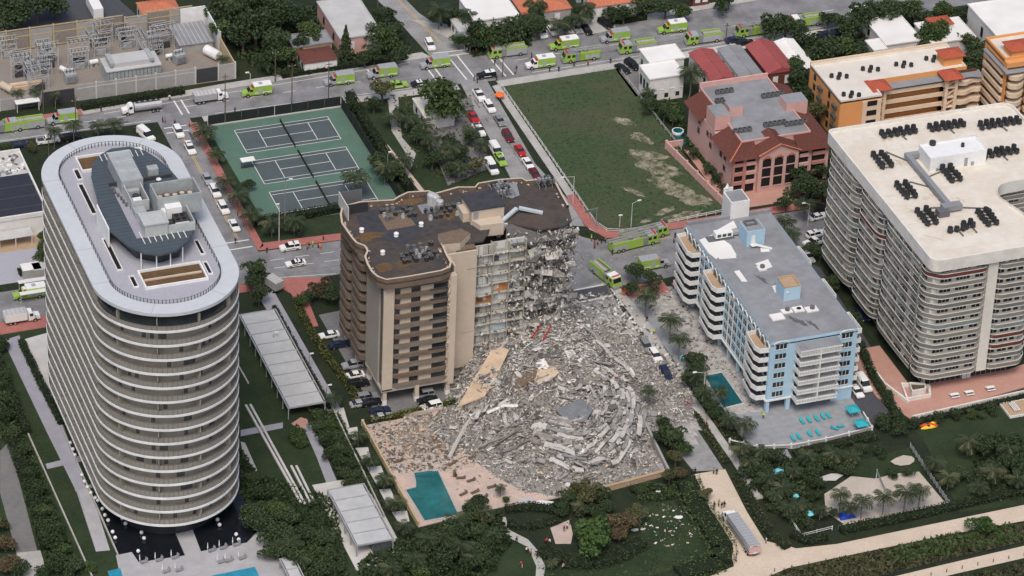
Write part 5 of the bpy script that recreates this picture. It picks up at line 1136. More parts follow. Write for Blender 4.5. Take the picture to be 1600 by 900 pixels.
_ph = _rg.random((9, 4))
def fbm(X, Y):
 z = 0
 for k in range(9):
  f = .16*1.55**k; a = _ph[k, 0]*6.28; z = z+np.sin((X*np.cos(a)+Y*np.sin(a))*f*6.28/2+_ph[k, 1]*6.28+1.7*np.sin((X*np.sin(a)-Y*np.cos(a))*f*2.2+_ph[k, 2]*6))*(.72**k)
 return z/2.6
AC = G(880, 640, 3)
BC = np.array(GP([(905, 610), (945, 620), (950, 645), (943, 668), (928, 690), (905, 699), (870, 693), (840, 683), (800, 690), (770, 703), (735, 726), (715, 715), (760, 640)], 3))-np.array(AC)
_th = np.unwrap(np.arctan2(BC[:, 1], BC[:, 0])); _rr = np.hypot(BC[:, 0], BC[:, 1]); _k = np.argsort(_th); _th, _rr = _th[_k], _rr[_k]
def strata(X, Y):
 """how far out a point lies in the family of folded floor edges: 1 on the middle fold"""
 dx, dy = X-AC[0], Y-AC[1]; t = np.arctan2(dy, dx); t = np.where(t > _th[-1], t-6.2832, t); t = np.where(t < _th[0], t+6.2832, t)
 return (np.hypot(dx, dy)+.5*fbm(X*1.5, Y*1.5))/np.interp(t, _th, _rr)
def height(X, Y):
 X = np.asarray(X, float); Y = np.asarray(Y, float)
 inr = inpoly(X, Y, RUB); inc = inpoly(X, Y, CORE); dr = seg_dist(X, Y, RUB); dc = seg_dist(X, Y, CORE)
 h = np.where(inr, np.clip(dr/2.2, 0, 1)*.6, 0)
 h = h+np.where(inc, 4.2*np.clip(dc/8, 0, 1)**.75, 0)
 back = np.clip((Y+48)/22, 0, 1)*np.clip((X+26)/8, 0, 1)*np.clip((10-X)/7, 0, 1); h = h+np.where(inc | (dr > 2) & inr, 4.2*back, 0)
 r = strata(X, Y); saw = (r*6.5) % 1.0; fl = np.clip((1.9-r)*3, 0, 1)*np.clip((r-.45)*6, 0, 1)*np.clip((-24-Y)/8, 0, 1)
 h = h+np.where(inc, fl*np.clip(dc/2, 0, 1)*2.5*((1-saw)*.4+np.clip((1-saw)*7, 0, 1)*.6-.5), 0)-np.where(inc, 1.7*np.clip((.5-r)*3.5, 0, 1), 0)
 h = h+(.55*fbm(X, Y)+.3*fbm(X*2.7+9, Y*2.7))*np.clip(h, 0, 1)
 return np.where(inr, np.maximum(h, .05)+.1, -.3)
gx0, gx1, gy0, gy1, ST = -52, 36, -82, -4, .34
gx = np.arange(gx0, gx1, ST); gy = np.arange(gy0, gy1, ST); X, Y = np.meshgrid(gx, gy); Zh = height(X, Y)
Zh = Zh+np.where(Zh > .3, _rg.normal(0, .12, Zh.shape), 0)
nx, ny = len(gx), len(gy); V = np.stack([X.ravel(), Y.ravel(), Zh.ravel()], 1)
idx = np.arange(nx*ny).reshape(ny, nx); Fq = np.stack([idx[:-1, :-1], idx[:-1, 1:], idx[1:, 1:], idx[1:, :-1]], -1).reshape(-1, 4)
Fq = Fq[(Zh.ravel()[Fq] > -.2).any(1)]
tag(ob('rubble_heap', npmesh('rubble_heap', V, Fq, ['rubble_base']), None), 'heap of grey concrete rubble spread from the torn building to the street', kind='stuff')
RM = ['rubble_mid', 'rubble_light', 'rubble_white', 'rubble_dark', 'rubble_slab', 'rubble_tan', 'rubble_brown', 'veh_red']
rs = np.random.default_rng(21)
def chunks(name, P, n, lo, hi, pr, flat=.5, zoff=0, stick=0):
 q = scatter(P, n, rs); z = height(q[:, 0], q[:, 1]); k = (z > -.2) & ~(inpoly(q[:, 0], q[:, 1], CORE) & (np.abs(strata(q[:, 0], q[:, 1])-1.15) < .62) & (rs.random(len(q)) < .25)); q, z = q[k], np.maximum(z[k], .1); m = len(q)
 s = lo+(hi-lo)*rs.random(m)**2.6; S = np.stack([s*rs.uniform(.6, 1.7, m), s*rs.uniform(.3, 1, m), s*rs.uniform(.12, flat, m)], 1)
 e = .12; g_ = strata(q[:, 0]+e, q[:, 1])-strata(q[:, 0], q[:, 1]), strata(q[:, 0], q[:, 1]+e)-strata(q[:, 0], q[:, 1]); yaw = np.where(inpoly(q[:, 0], q[:, 1], CORE), np.arctan2(g_[1], g_[0])+PI/2+rs.normal(0, .5, m), rs.uniform(0, 6.28, m))
 E = np.stack([rs.normal(0, .55, m), rs.normal(0, .4, m), yaw], 1)
 if stick: S[:, 0] = s*rs.uniform(2, 5, m); S[:, 1] = .08+.12*rs.random(m); S[:, 2] = .08+.1*rs.random(m); E[:, 0] *= .2; E[:, 1] *= .6
 V, F_ = boxes_np(np.column_stack([q, z+s*.12+zoff]), S, E)
 tag(ob(name, npmesh(name, V, F_, RM, np.repeat(rs.choice(len(RM), m, p=pr), 6)), None), kind='stuff')
chunks('rubble_fragments', RUB, 25000, .08, .6, [.27, .33, .14, .13, .05, .04, .037, .003], .35)
chunks('rubble_fragments', CORE, 17000, .1, .8, [.27, .33, .13, .14, .06, .035, .033, .002], .3); chunks('splintered_bars', CORE, 3600, .2, .9, [.2, .3, .16, .24, .02, .03, .048, .002], zoff=.12, stick=1); chunks('splintered_bars', RUB, 1500, .2, .7, [.2, .3, .16, .24, .02, .03, .048, .002], zoff=.1, stick=1)
STREET = [(9.5, -6), (23, -8), (25.5, -45), (22, -62), (14, -60), (12, -30)]
def dusting(name, P, n, lo, hi, z=.07, mats=('rubble_mid', 'rubble_light', 'rubble_white', 'rubble_dark')):
 q = scatter(P, n, rs); m = len(q); s = lo+(hi-lo)*rs.random(m)**3
 V, F_ = boxes_np(np.column_stack([q, np.full(m, z)]), np.stack([s*rs.uniform(.6, 2, m), s*rs.uniform(.4, 1, m), s*rs.uniform(.1, .5, m)], 1), np.stack([rs.normal(0, .3, m), rs.normal(0, .3, m), rs.uniform(0, 6.28, m)], 1))
 tag(ob(name, npmesh(name, V, F_, list(mats), np.repeat(rs.integers(0, len(mats), m), 6)), None), kind='stuff')
sheet('dust_cover', ragged(16.5, -38, 5.6, 24, n=44, j=.2), .048, 'dust_grey', px=False); sheet('dust_cover', ragged(17.2, -60, 3.6, 10, n=30, j=.3), .046, 'dust_grey', px=False)
dusting('rubble_fragments', STREET, 2600, .1, .9)
dusting('rubble_fragments', [(27.5, -10), (36.5, -11), (36.8, -62), (34.4, -60), (34.2, -44), (28.4, -44)], 800, .1, .6, .08, ('rubble_light', 'rubble_dark', 'rubble_mid', 'rubble_dark'))
dusting('rubble_fragments', [(12, -2), (34, -4), (40, 10), (14, 12)], 120, .1, .4)
sheet('dust_cover', ragged(-36, -50, 9.5, 7.5, n=40, j=.22), .206, 'rubble_brown_dust', px=False)
dusting('rubble_fragments', [(-49, -43), (-26, -42), (-22, -62), (-36, -64), (-49, -61)], 4200, .08, .75, .25, ('rubble_tan', 'rubble_light', 'rubble_dark', 'rubble_brown', 'rubble_mid'))
dusting('rubble_fragments', [(-38, -62), (-20, -60), (-8, -78), (-38, -78)], 380, .08, .5, .24, ('rubble_tan', 'rubble_light', 'rubble_mid'))
dusting('rubble_fragments', GP([(1000, 790), (1060, 785), (1100, 830), (1060, 860), (1000, 850)]), 130, .1, .7, .08, ('rubble_light', 'rubble_white', 'rubble_tan'))
# slabs one can pick out, each lying on the heap
SLG = 'broken concrete panels lying on the rubble heap'
k = 0
for P, n in ((CORE, 120), (RUB, 60)):
 for x, y in scatter(P, n, rs):
  z = float(height(np.array([x]), np.array([y]))[0])
  if z < .1: continue
  w_, d_ = rnd.uniform(.9, 2.6), rnd.uniform(.6, 1.7); mt = rnd.choice(['rubble_light', 'rubble_slab', 'rubble_light', 'rubble_white', 'rubble_mid', 'rubble_slab', 'rubble_dark'])
  b = MB(); poly = [(-w_/2, -d_/2), (w_*rnd.uniform(.1, .4), -d_/2*rnd.uniform(.7, 1.2)), (w_/2, -d_*rnd.uniform(.1, .4)), (w_/2*rnd.uniform(.7, 1), d_/2), (-w_*rnd.uniform(0, .3), d_/2*rnd.uniform(.7, 1.15)), (-w_/2*rnd.uniform(.8, 1.1), d_*.3)]
  b.prism(poly, -.1, rnd.uniform(.05, .18), bottom=True)
  o = tag(ob('broken_panel', b, mt), 'broken grey concrete panel lying tilted on the rubble heap', 'concrete panel', SLG); o.location = (x, y, z+.3); o.rotation_euler = (rnd.gauss(0, .4), rnd.gauss(0, .4), rnd.random()*6.28)
for px0, px1, lab, m in (((795, 527), (826, 545), 'long pale beam lying from the torn wall onto the heap', 'rubble_light'), ((702, 700), (752, 640), 'long pale bent beam left of the rubble heap', 'rubble_light'), ((760, 660), (808, 652), 'pale beam across the middle left of the heap', 'rubble_white'),
                         ((930, 548), (958, 562), 'grey beam at the top right of the heap', 'rubble_light'), ((960, 560), (992, 582), 'pale beam near the buried street', 'rubble_light'), ((983, 568), (991, 581), 'short white beam standing out near the street', 'rubble_white'), ((775, 543), (822, 556), 'round pale pillar lying below the torn rooms', 'room_stud'), ((905, 533), (945, 552), 'dark grey beam behind the red bars', 'rubble_slab')):
 (xa, ya), (xb, yb) = G(*px0, 3), G(*px1, 3); za, zb = float(height([xa], [ya])[0])+.7, float(height([xb], [yb])[0])+.7
 mid = ((xa+xb)/2+rnd.uniform(-.6, .6), (ya+yb)/2+.5, (za+zb)/2+.5)
 tag(ob('concrete_beam', MB().tube([(xa, ya, za), mid, (xb, yb, zb)], .42, 5), m), lab, 'concrete beam')
for px0, px1 in (((829, 556), (843, 535)), ((847, 556), (860, 536))):
 (xa, ya), (xb, yb) = G(*px0, 4), G(*px1, 5); tag(ob('steel_bar', MB().tube([(xa, ya, max(.5, float(height([xa], [ya])[0]))+.6), (xb, yb, max(.5, float(height([xb], [yb])[0]))+1.6)], .16, 5), 'veh_red'), 'long thin red steel bar on the heap, '+('left' if px0[0] < 840 else 'right')+' one of two', 'steel bar')
def bigslab(q, zs, m, lab, th=.3):
 xy = GP(q, sum(zs)/len(zs)); hz = height([p[0] for p in xy], [p[1] for p in xy]); A = np.column_stack([np.array(xy), np.ones(len(q))]); co = np.linalg.lstsq(A, hz, rcond=None)[0]; fit = A @ co; up = max(0, (hz-fit).max())*(.6 if m == 'rubble_tan' else .35)+(.5 if m == 'rubble_tan' else .22)
 P = [(p[0], p[1], float(z)+up) for p, z in zip(xy, fit)]; b = MB(); b.face(P); b.face([(p[0], p[1], p[2]-th) for p in P][::-1])
 for i in range(len(P)):
  p, r = P[i], P[(i+1) % len(P)]; b.face([(p[0], p[1], p[2]-th), (r[0], r[1], r[2]-th), r, p])
 o = tag(ob('fallen_panel', b, m), lab, 'fallen panel'); return o
bigslab([(715, 627), (744, 596), (767, 572), (782, 573), (794, 580), (776, 606), (757, 626)], (2.0, 3.2, 4.4, 4.4, 4.3, 3.0, 2.0), 'rubble_tan', 'largest tan wall slab lying flat on the rubble below the standing tower')
bigslab([(824, 595), (846, 583), (866, 582), (873, 592), (858, 603), (840, 606)], (5.2, 5.7, 5.8, 5.6, 5.2, 5.0), 'rubble_tan', 'second tan wall slab, broken, right of the largest tan slab')
bigslab([(818, 598), (840, 590), (835, 608), (808, 618), (798, 612)], (4.6, 5, 4.6, 4.2, 4.2), 'rubble_brown', 'torn brown slab between the two tan wall slabs')
bigslab([(868, 640), (905, 626), (926, 632), (924, 655), (915, 672), (885, 668)], (4.6, 5.0, 5.0, 4.4, 3.8, 3.9), 'rubble_blue', 'smooth blue-grey slab in the hollow of the heap', .4)
bigslab([(762, 566), (795, 558), (800, 566), (790, 584), (770, 580)], (4.6, 4.8, 4.8, 4.4, 4.4), 'rubble_dark', 'dark brown slab beside the foot of the tan wall')
bigslab([(850, 560), (874, 550), (880, 560), (862, 572), (845, 570)], (6.8, 7.2, 7, 6.4, 6.4), 'rubble_dark', 'black rounded slab behind the red bars')
bigslab([(880, 545), (892, 542), (900, 553), (888, 562)], (7.4, 7.6, 7.4, 7), 'rubble_white', 'white angular slab right of the black slab')
bigslab([(926, 582), (936, 577), (938, 588), (927, 590)], (5.8, 6, 5.8, 5.6), 'rubble_white', 'small square white slab on the upper heap')
bigslab([(826, 576), (850, 570), (858, 580), (836, 588)], (6, 6.4, 6.2, 5.8), 'rubble_white', 'white crumpled panel above the second tan slab')
bigslab([(966, 592), (990, 588), (986, 600), (972, 604)], (4, 4.1, 3.7, 3.6), 'rubble_white', 'white crumpled panel at the right of the heap')
bigslab([(974, 622), (995, 625), (996, 640), (980, 636)], (3.4, 3.4, 2.8, 3), 'rubble_white', 'white broken panel with red edge on the right of the heap')
# pancaked floor edges folded round the hollow, broken into lengths
n = 0
for k in range(6, 26):
 sv = (k+.04)/13; t = _th[0]+.15
 while t < _th[-1]-.1:
  seg = rnd.uniform(.08, .42); tt = np.linspace(t, min(t+seg, _th[-1]), 6); r_ = np.interp(tt, _th, _rr)*(sv+rnd.uniform(-.045, .045)+rnd.uniform(-.06, .06)*np.linspace(0, 1, 6)); xs, ys = AC[0]+np.cos(tt)*r_, AC[1]+np.sin(tt)*r_; t += seg+rnd.uniform(.01, .06)
  if not inpoly(xs, ys, CORE).all() or rnd.random() < (.26 if ys.mean() < AC[1] and xs.mean() > AC[0]-9 else .6 if ys.mean() < AC[1]+3 and sv < 1.4 else .93): continue
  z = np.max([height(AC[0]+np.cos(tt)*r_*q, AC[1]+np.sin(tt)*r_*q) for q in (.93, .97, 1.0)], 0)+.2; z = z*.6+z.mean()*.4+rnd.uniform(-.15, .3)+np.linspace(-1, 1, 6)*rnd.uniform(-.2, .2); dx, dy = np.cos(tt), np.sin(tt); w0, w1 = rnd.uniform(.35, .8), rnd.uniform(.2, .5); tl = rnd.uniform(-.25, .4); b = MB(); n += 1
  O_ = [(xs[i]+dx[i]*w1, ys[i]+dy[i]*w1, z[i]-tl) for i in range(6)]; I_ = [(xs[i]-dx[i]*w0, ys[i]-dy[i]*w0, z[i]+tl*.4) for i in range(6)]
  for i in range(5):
   b.face([I_[i], O_[i], O_[i+1], I_[i+1]]); b.face([O_[i], (O_[i][0], O_[i][1], O_[i][2]-.24), (O_[i+1][0], O_[i+1][1], O_[i+1][2]-.24), O_[i+1]]); b.face([(O_[i][0], O_[i][1], O_[i][2]-.24), (I_[i][0], I_[i][1], I_[i][2]-.24), (I_[i+1][0], I_[i+1][1], I_[i+1][2]-.24), (O_[i+1][0], O_[i+1][1], O_[i+1][2]-.24)], 1)  # underside painted dark for the shade below each lip
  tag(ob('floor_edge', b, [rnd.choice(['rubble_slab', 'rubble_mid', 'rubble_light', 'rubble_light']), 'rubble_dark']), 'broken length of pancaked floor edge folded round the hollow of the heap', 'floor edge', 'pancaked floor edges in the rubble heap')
# the rubbish-strewn terrace: loungers, planter walls, brown boundary wall
for i, (px, py, a) in enumerate(((622, 722, .1), (706, 726, .5), (738, 716, .35), (720, 748, -.2), (736, 752, .2), (724, 773, .4), (742, 770, .3), (756, 778, .4), (768, 762, .1), (710, 742, 1.2))):
 x, y = G(px, py, .2); t = thing('sun_lounger', 'brown sun lounger on the peach pool terrace, '+('beside the pool head', 'upper left, near the rubble', 'upper right, dusted', 'in the scattered pair, left', 'middle of the terrace', 'by the pool edge, low left', 'next to the low left one', 'lowest, near the palms', 'near the rubble edge, right', 'turned crosswise by the pool')[i], 'sun lounger', (x, y, .2), 'sun loungers scattered on the pool terrace', a, local=True)
 ob('frame', MB().box(-1, 1, -.33, .33, .28, .36), 'furniture_brown', t); ob('backrest', MB().obox((.75, 0, .5), (.65, .62, .07), (0, -.6, 0)), 'furniture_brown', t)
 for sx in (-.85, .5):
  for sy in (-.28, .28): ob('leg', MB().box(sx-.04, sx+.04, sy-.04, sy+.04, 0, .28), 'furniture_brown', t)
t = thing('boundary_wall', 'low brown brick wall below the rubble at the lawn edge', 'wall', (0, -79, 0)); ob('wall_panel', MB().prism([(-8.2, -80.3), (7.4, -78.4), (7.4, -77.9), (-8.2, -79.8)], 0, 1.3), 'wall_tan', t); ob('coping', MB().prism([(-8.3, -80.4), (7.4, -78.5), (7.4, -77.8), (-8.2, -79.7)], 1.3, 1.42), 'wall_tan', t)
t = thing('boundary_wall', 'long tan wall beside the teal pool and palm strip', 'wall', (-49.5, -60, 0))
for i in range(6): ob('wall_panel', MB().box(-49.7, -49.3, -80.3+i*6.4, -74.2+i*6.4, 0, 1.3), 'wall_ochre', t); ob('pier', MB().box(-49.8, -49.2, -74.2+i*6.4, -73.9+i*6.4, 0, 1.5), 'condo_tan', t)
t = thing('boundary_wall', 'grey concrete wall along the right side of the rubble', 'wall', (9, -70, 0)); ob('wall_panel', MB().prism([(7.6, -78), (8.1, -78), (10.0, -56), (9.5, -56)], 0, 1.5), 'wall_concrete', t)
t = thing('planter_wall', 'low peach planter wall under the parked cars', 'planter wall', (-38, -41.5, 0)); ob('wall_panel', MB().box(-45, -31, -42.0, -41.6, 0, .9), 'paver_peach', t)
# ================================================================ HOUSES BEYOND THE AVENUE
def house(label, x0, x1, y0, y1, h, wall, roof, kind='flat', rise=1.3, windows=2, name='house', notch=None, cat='house'):
 t = thing(name, label, cat, ((x0+x1)/2, (y0+y1)/2, 0))
 ob('wall', MB().box(x0+.25, x1-.25, y0+.25, y1-.25, 0, h-.05), wall, t)
 if kind == 'flat':
  r = ob('roof', MB().box(x0, x1, y0, y1, h-.05, h+.12), roof, t); ob('parapet', MB().ring([(x0, y0), (x1, y0), (x1, y1), (x0, y1)], [(x0+.25, y0+.25), (x1-.25, y0+.25), (x1-.25, y1-.25), (x0+.25, y1-.25)], h+.12, h+.35), roof, r)
 else:
  b = MB(); w_, d_ = x1-x0, y1-y0; ins = min(w_, d_)/2*(1 if kind == 'hip' else 0.001)
  if d_ >= w_: r0, r1 = ((x0+x1)/2, y0+ins), ((x0+x1)/2, y1-ins)
  else: r0, r1 = (x0+ins, (y0+y1)/2), (x1-ins, (y0+y1)/2)
  A, B_, C_, D_ = (x0, y0, h), (x1, y0, h), (x1, y1, h), (x0, y1, h); R0, R1 = (*r0, h+rise), (*r1, h+rise)
  faces = [[A, B_, R0], [B_, C_, R1, R0], [C_, D_, R1], [D_, A, R0, R1]] if d_ >= w_ else [[D_, A, R0], [A, B_, R1, R0], [B_, C_, R1], [C_, D_, R0, R1]]
  for f_ in faces: b.face(f_)
  b.box(x0, x1, y0, y1, h-.15, h-.01); r = ob('roof', b, roof, t)
  tl = MB()
  for f_ in faces:
   if len(f_) == 4:
    p0, p1, q1, q0 = [Vector(v) for v in f_]; n = max(4, int((p1-p0).length/1.1))
    for i in range(n): a = p0.lerp(p1, (i+.5)/n); c = q0.lerp(q1, (i+.5)/n); tl.tube([(a.x, a.y, a.z+.03), (c.x, c.y, c.z+.03)], .06, 4)
  ob('tile_row', tl, roof, r, kind='stuff'); ob('ridge', MB().tube([(*r0, h+rise+.05), (*r1, h+rise+.05)], .13, 5), roof, r)
 for i in range(windows):
  x = x0+(x1-x0)*(i+.7)/(windows+.4); w_ = ob('window', MB().box(x-.6, x+.6, y0+.15, y0+.25, h*.35, h*.75), 'glass_dark', t); ob('frame', MB().ring([(x-.7, y0+.12), (x+.7, y0+.12), (x+.7, y0+.2), (x-.7, y0+.2)], [(x-.6, y0+.13), (x+.6, y0+.13), (x+.6, y0+.19), (x-.6, y0+.19)], h*.33, h*.77), 'white_trim', w_)
  y = y0+(y1-y0)*(i+.7)/(windows+.4); ob('window', MB().box(x0+.15, x0+.25, y-.6, y+.6, h*.35, h*.75), 'glass_dark', t)
 return t
house('pale pink house with weathered grey flat roof left of the side street', -6.2, 5.0, 112, 132, 5, 'wall_pale_pink', 'roof_pale_grey')
house('small maroon-roofed house with white garage beside conifers', -17.6, -8.6, 105.5, 112.5, 3.4, 'wall_white', 'tile_maroon', 'hip', 1.0)
house('small house with mottled grey roof behind the maroon-roofed one', -18.2, -7.6, 113, 119.5, 3.8, 'wall_tan', 'roof_grey')
house('low house with orange tiled roof behind the substation corner', -50, -40, 139, 146, 4, 'wall_white', 'tile_orange', 'hip')
house('white flat-roofed house right of the side street', 29.4, 41.6, 111.2, 124, 5, 'wall_white', 'roof_white')
house('small grey-roofed shed beside the white flat-roofed house', 24.8, 29.0, 110, 117, 3.2, 'wall_white', 'roof_pale_grey')
house('house with broad red tiled roof and grey garage front', 42.8, 56.4, 112.4, 126, 4.4, 'wall_concrete', 'tile_orange', 'hip', 2.0)
house('white-walled house with orange tiled roof and dark windows', 61.2, 74, 110.8, 123, 4.6, 'wall_white', 'tile_orange', 'hip', 1.8, 4)
house('orange tiled house at the top edge beyond the avenue', 108, 121, 115, 124, 3.5, 'wall_white', 'tile_orange', 'hip', 1.6)
house('small dark red shed at the pavement beyond the avenue', 89.5, 94.5, 111.5, 117, 3.2, 'tile_maroon', 'tile_maroon')
house('terracotta-roofed house at the top right of the avenue', 130, 142, 116, 126, 3.5, 'wall_white', 'tile_red', 'hip')
house('white flat-roofed house with notched corner among trees', 126.4, 136.6, 72, 87.5, 4.5, 'wall_white', 'roof_white'); 
house('white annex joined to the notched white-roofed house', 122.3, 126.3, 70.6, 76.2, 4.3, 'wall_white', 'roof_white')
house('white-roofed house with red tiled lantern', 138, 150.6, 69.5, 80.6, 4.5, 'wall_white', 'roof_white')
house('red tiled lantern roof rising over a white-roofed house', 140.8, 147.0, 75.5, 80.2, 6.0, 'wall_white', 'tile_red', 'hip', 1.2, 1)
house('large plain white building at the top right edge', 153.5, 185, 64, 82, 7, 'wall_white', 'roof_white', windows=1)
house('red standing-seam roofed house behind the pink building', 76.2, 83.0, 66.8, 82, 5, 'wall_white', 'roof_red', 'gable', .9)
house('grey membrane-roofed house behind the pink building', 83.9, 90.4, 66.8, 82, 5, 'wall_white', 'roof_grey', 'gable', .5)
house('brick-red gabled roof next to the grey-roofed house', 91.2, 99.0, 66, 81, 5.3, 'tile_maroon', 'roof_red', 'gable', 1.4)
house('white-roofed cottage beside the brick-red gable', 99.6, 105.0, 64.5, 82, 4.6, 'wall_white', 'roof_white', 'gable', .6)
t = house('white two-storey house with flat white roof beside the vacant lot', 60.6, 70.2, 69.2, 76.5, 6.6, 'wall_white', 'roof_white', windows=3)
h2 = house('taller rear half of the white two-storey house', 63.4, 73.2, 76.6, 83.8, 6.8, 'wall_white', 'roof_white', windows=2)
for i in range(3): ob('window', MB().box(62+i*3, 63+i*3, 69.38, 69.45, .9, 2.0), 'glass_dark', t)
ob('string_course', MB().box(60.8, 70.0, 69.36, 69.44, 3.1, 3.3), 'white_trim', t)
house('flat white roof among the garden trees beside the tennis courts', 3.0, 11.0, 72, 82, 3.2, 'wall_white', 'roof_cream', windows=2)
# left edge: shop with black roof and rubbish-strewn rear terrace
t = thing('shop_building', 'low white building with black flat roof left of the rounded tower', 'shop', (-102, 66, 0))
ob('wall', MB().box(-122, -96, 52.2, 80.5, 0, 5.6), 'wall_white', t); ob('roof', MB().box(-122, -96.3, 52.5, 70.5, 5.6, 5.7), 'roof_black', t); ob('rear_roof', MB().box(-122, -96.3, 70.5, 80, 4.6, 5.65), 'roof_pale_grey', t)
ob('parapet', MB().box(-122, -96, 52.0, 52.5, 5.2, 6.2).box(-96.3, -95.9, 52, 80.5, 5.2, 6.2).box(-122, -96, 80, 80.5, 5.2, 6.6), 'wall_white', t)
for i in range(3): ob('roof_seam', MB().box(-122, -96.4, 56+i*4.6, 56.2+i*4.6, 5.7, 5.76), 'asphalt_dark', t)
q = [( -121+25*rnd.random(), 71+8.5*rnd.random()) for _ in range(150)]; b = MB()
for x, y in q: b.obox((x, y, 5.8), (rnd.uniform(.3, 1.4), rnd.uniform(.3, 1), rnd.uniform(.1, .5)), (rnd.gauss(0, .3), rnd.gauss(0, .3), rnd.random()*6), rnd.choice((0, 0, 0, 1, 2, 3)))
tag(ob('rubbish', b, ['rubble_white', 'rubble_dark', 'rubble_brown', 'rubble_blue']), kind='stuff')
t = thing('carport', 'long pale canopy on thin posts before the low white building', 'carport', (-108, 49.5, 0)); ob('roof', MB().box(-122, -100.5, 48.2, 51.8, 2.6, 2.75), 'roof_pale_grey', t)
for i in range(6): ob('post', MB().box(-120+i*3.8, -119.85+i*3.8, 48.3, 48.45, 0, 2.6), 'white_trim', t)
for px, py in ((48, 417), (66, 416)): 
 x, y = G(px, py, 2); tag(ob('shed', MB().box(x-2.2, x+2.2, y-1.6, y+1.6, 0, 2.2, 0, 1), ['wall_concrete', 'roof_white' if px < 50 else 'roof_pale_grey']), ('small shed with white roof' if px < 50 else 'small shed with grey roof')+' on the gravel yard beside the tower', 'shed')
for i, (px, py) in enumerate(((55, 437), (62, 446), (58, 455))):
 x, y = G(px, py, 2.6); tag(ob('awning', MB().obox((x, y, 2.6), (8, 1.6, .12), (-.12, 0, 0)).box(x-3.8, x-3.7, y, y+.1, 0, 2.6).box(x+3.7, x+3.8, y, y+.1, 0, 2.6), 'roof_white'), ('rear', 'middle, narrow', 'front, largest')[i]+' white awning beside the green truck', 'awning')
# ================================================================ SUBSTATION
t = thing('wall', 'pale concrete substation wall with piers along the avenue', 'wall', (-55, 109, 0))
for i in range(6):
 x0 = -74.8+i*5.05; ob('wall_panel', MB().box(x0, x0+4.7, 108.9, 109.2, 0, 4.4), 'wall_concrete', t); ob('pier', MB().box(x0+4.7, x0+5.05, 108.8, 109.3, 0, 4.7), 'concrete_pale', t); ob('rail', MB().box(x0, x0+4.7, 108.85, 108.95, 3.4, 3.6), 'concrete_pale', t)
ob('wall_panel', MB().box(-38.6, -34.5, 108.9, 109.2, 0, 4.4), 'wall_concrete', t); ob('pier', MB().box(-34.6, -34.2, 108.8, 109.3, 0, 4.7), 'concrete_pale', t); ob('gate', MB().box(-44.3, -38.8, 109, 109.15, 0, 4.0), 'metal_dark', t); ob('gate_post', MB().box(-38.9, -38.6, 108.8, 109.3, 0, 4.7), 'concrete_pale', t)
ob('wall_panel', MB().box(-34.7, -34.4, 109.3, 122, 0, 4.6), 'wall_ochre', t); ob('wall_panel', MB().box(-34.7, -34.4, 122.3, 136, 0, 6.0), 'stone_white', t); ob('pier', MB().box(-34.8, -34.3, 121.9, 122.3, 0, 6.2), 'concrete_pale', t)
t = thing('wall', 'grey substation wall with dark gate left of the pale one', 'wall', (-100, 110, 0)); ob('gate', MB().box(-83.5, -75.4, 109.1, 109.3, 0, 3.6), 'metal_dark', t)
for i in range(4): ob('wall_panel', MB().box(-104+i*5, -99.2+i*5, 109.3, 109.6, 0, 3.2), 'wall_concrete', t); ob('pier', MB().box(-99.2+i*5, -98.9+i*5, 109.2, 109.7, 0, 3.5), 'concrete_pale', t)
t = thing('fence', 'tall panelled tan fence along the back of the substation', 'fence', (-70, 137, 0))
for i in range(11):
 x0 = -104+i*6.05; d = -1.3 if i == 8 else 0
 ob('fence_panel', MB().box(x0+.25, x0+5.8, 136.9+d, 137.1+d, .3, 5.6), 'gravel' if i % 2 else 'wall_concrete', t); ob('post', MB().box(x0-.12, x0+.25, 136.8+d, 137.2+d, 0, 6.3), 'wall_ochre', t)
 for zz in (.3, 3.9, 5.9): ob('rail', MB().box(x0+.25, x0+5.9, 136.85+d, 137.0+d, zz, zz+.3), 'wall_ochre', t)
ob('end_panel', MB().box(-41, -34.5, 135.7, 136.0, 0, 6.2), 'stone_white', t)
t = thing('control_house', 'grey control house with ribbed hipped roof in the substation yard', 'control house', (-55, 114, 0)); x, y = G(168, 112, 4.6)
ob('wall', MB().box(x, x+13.5, y, y+6.5, 0, 4.4), 'equip_grey', t); ob('roof', MB().box(x-.3, x+13.8, y-.3, y+6.8, 4.4, 4.65), 'roof_pale_grey', t); ob('upper_roof', MB().xz([(x+1.6, 4.65), (x+11.6, 4.65), (x+11, 5.9), (x+2.2, 5.9)], y+1, y+5.8), 'roof_pale_grey', t)
for i in range(14): ob('wall_rib', MB().box(x+.4+i*.97, x+.52+i*.97, y-.08, y, 0, 4.3), 'court_green', t)
for sx in (.9, 10.9): ob('roof_vent', MB().box(x+sx, x+sx+1.2, y+.8, y+6, 5.4, 6.2), 'equip_grey', t)
t = thing('low_building', 'low building with ribbed grey roof inside the substation corner', 'shed', (-41, 128, 0)); ob('wall', MB().box(-44.5, -36, 123.5, 134, 0, 2.8), 'wall_concrete', t); ob('roof', MB().box(-44.8, -35.8, 123.2, 134.2, 2.8, 3), 'roof_grey', t)
for i in range(8): ob('roof_rib', MB().box(-44.6+i*1.15, -44.45+i*1.15, 123.2, 134.2, 3.0, 3.1), 'roof_pale_grey', t)
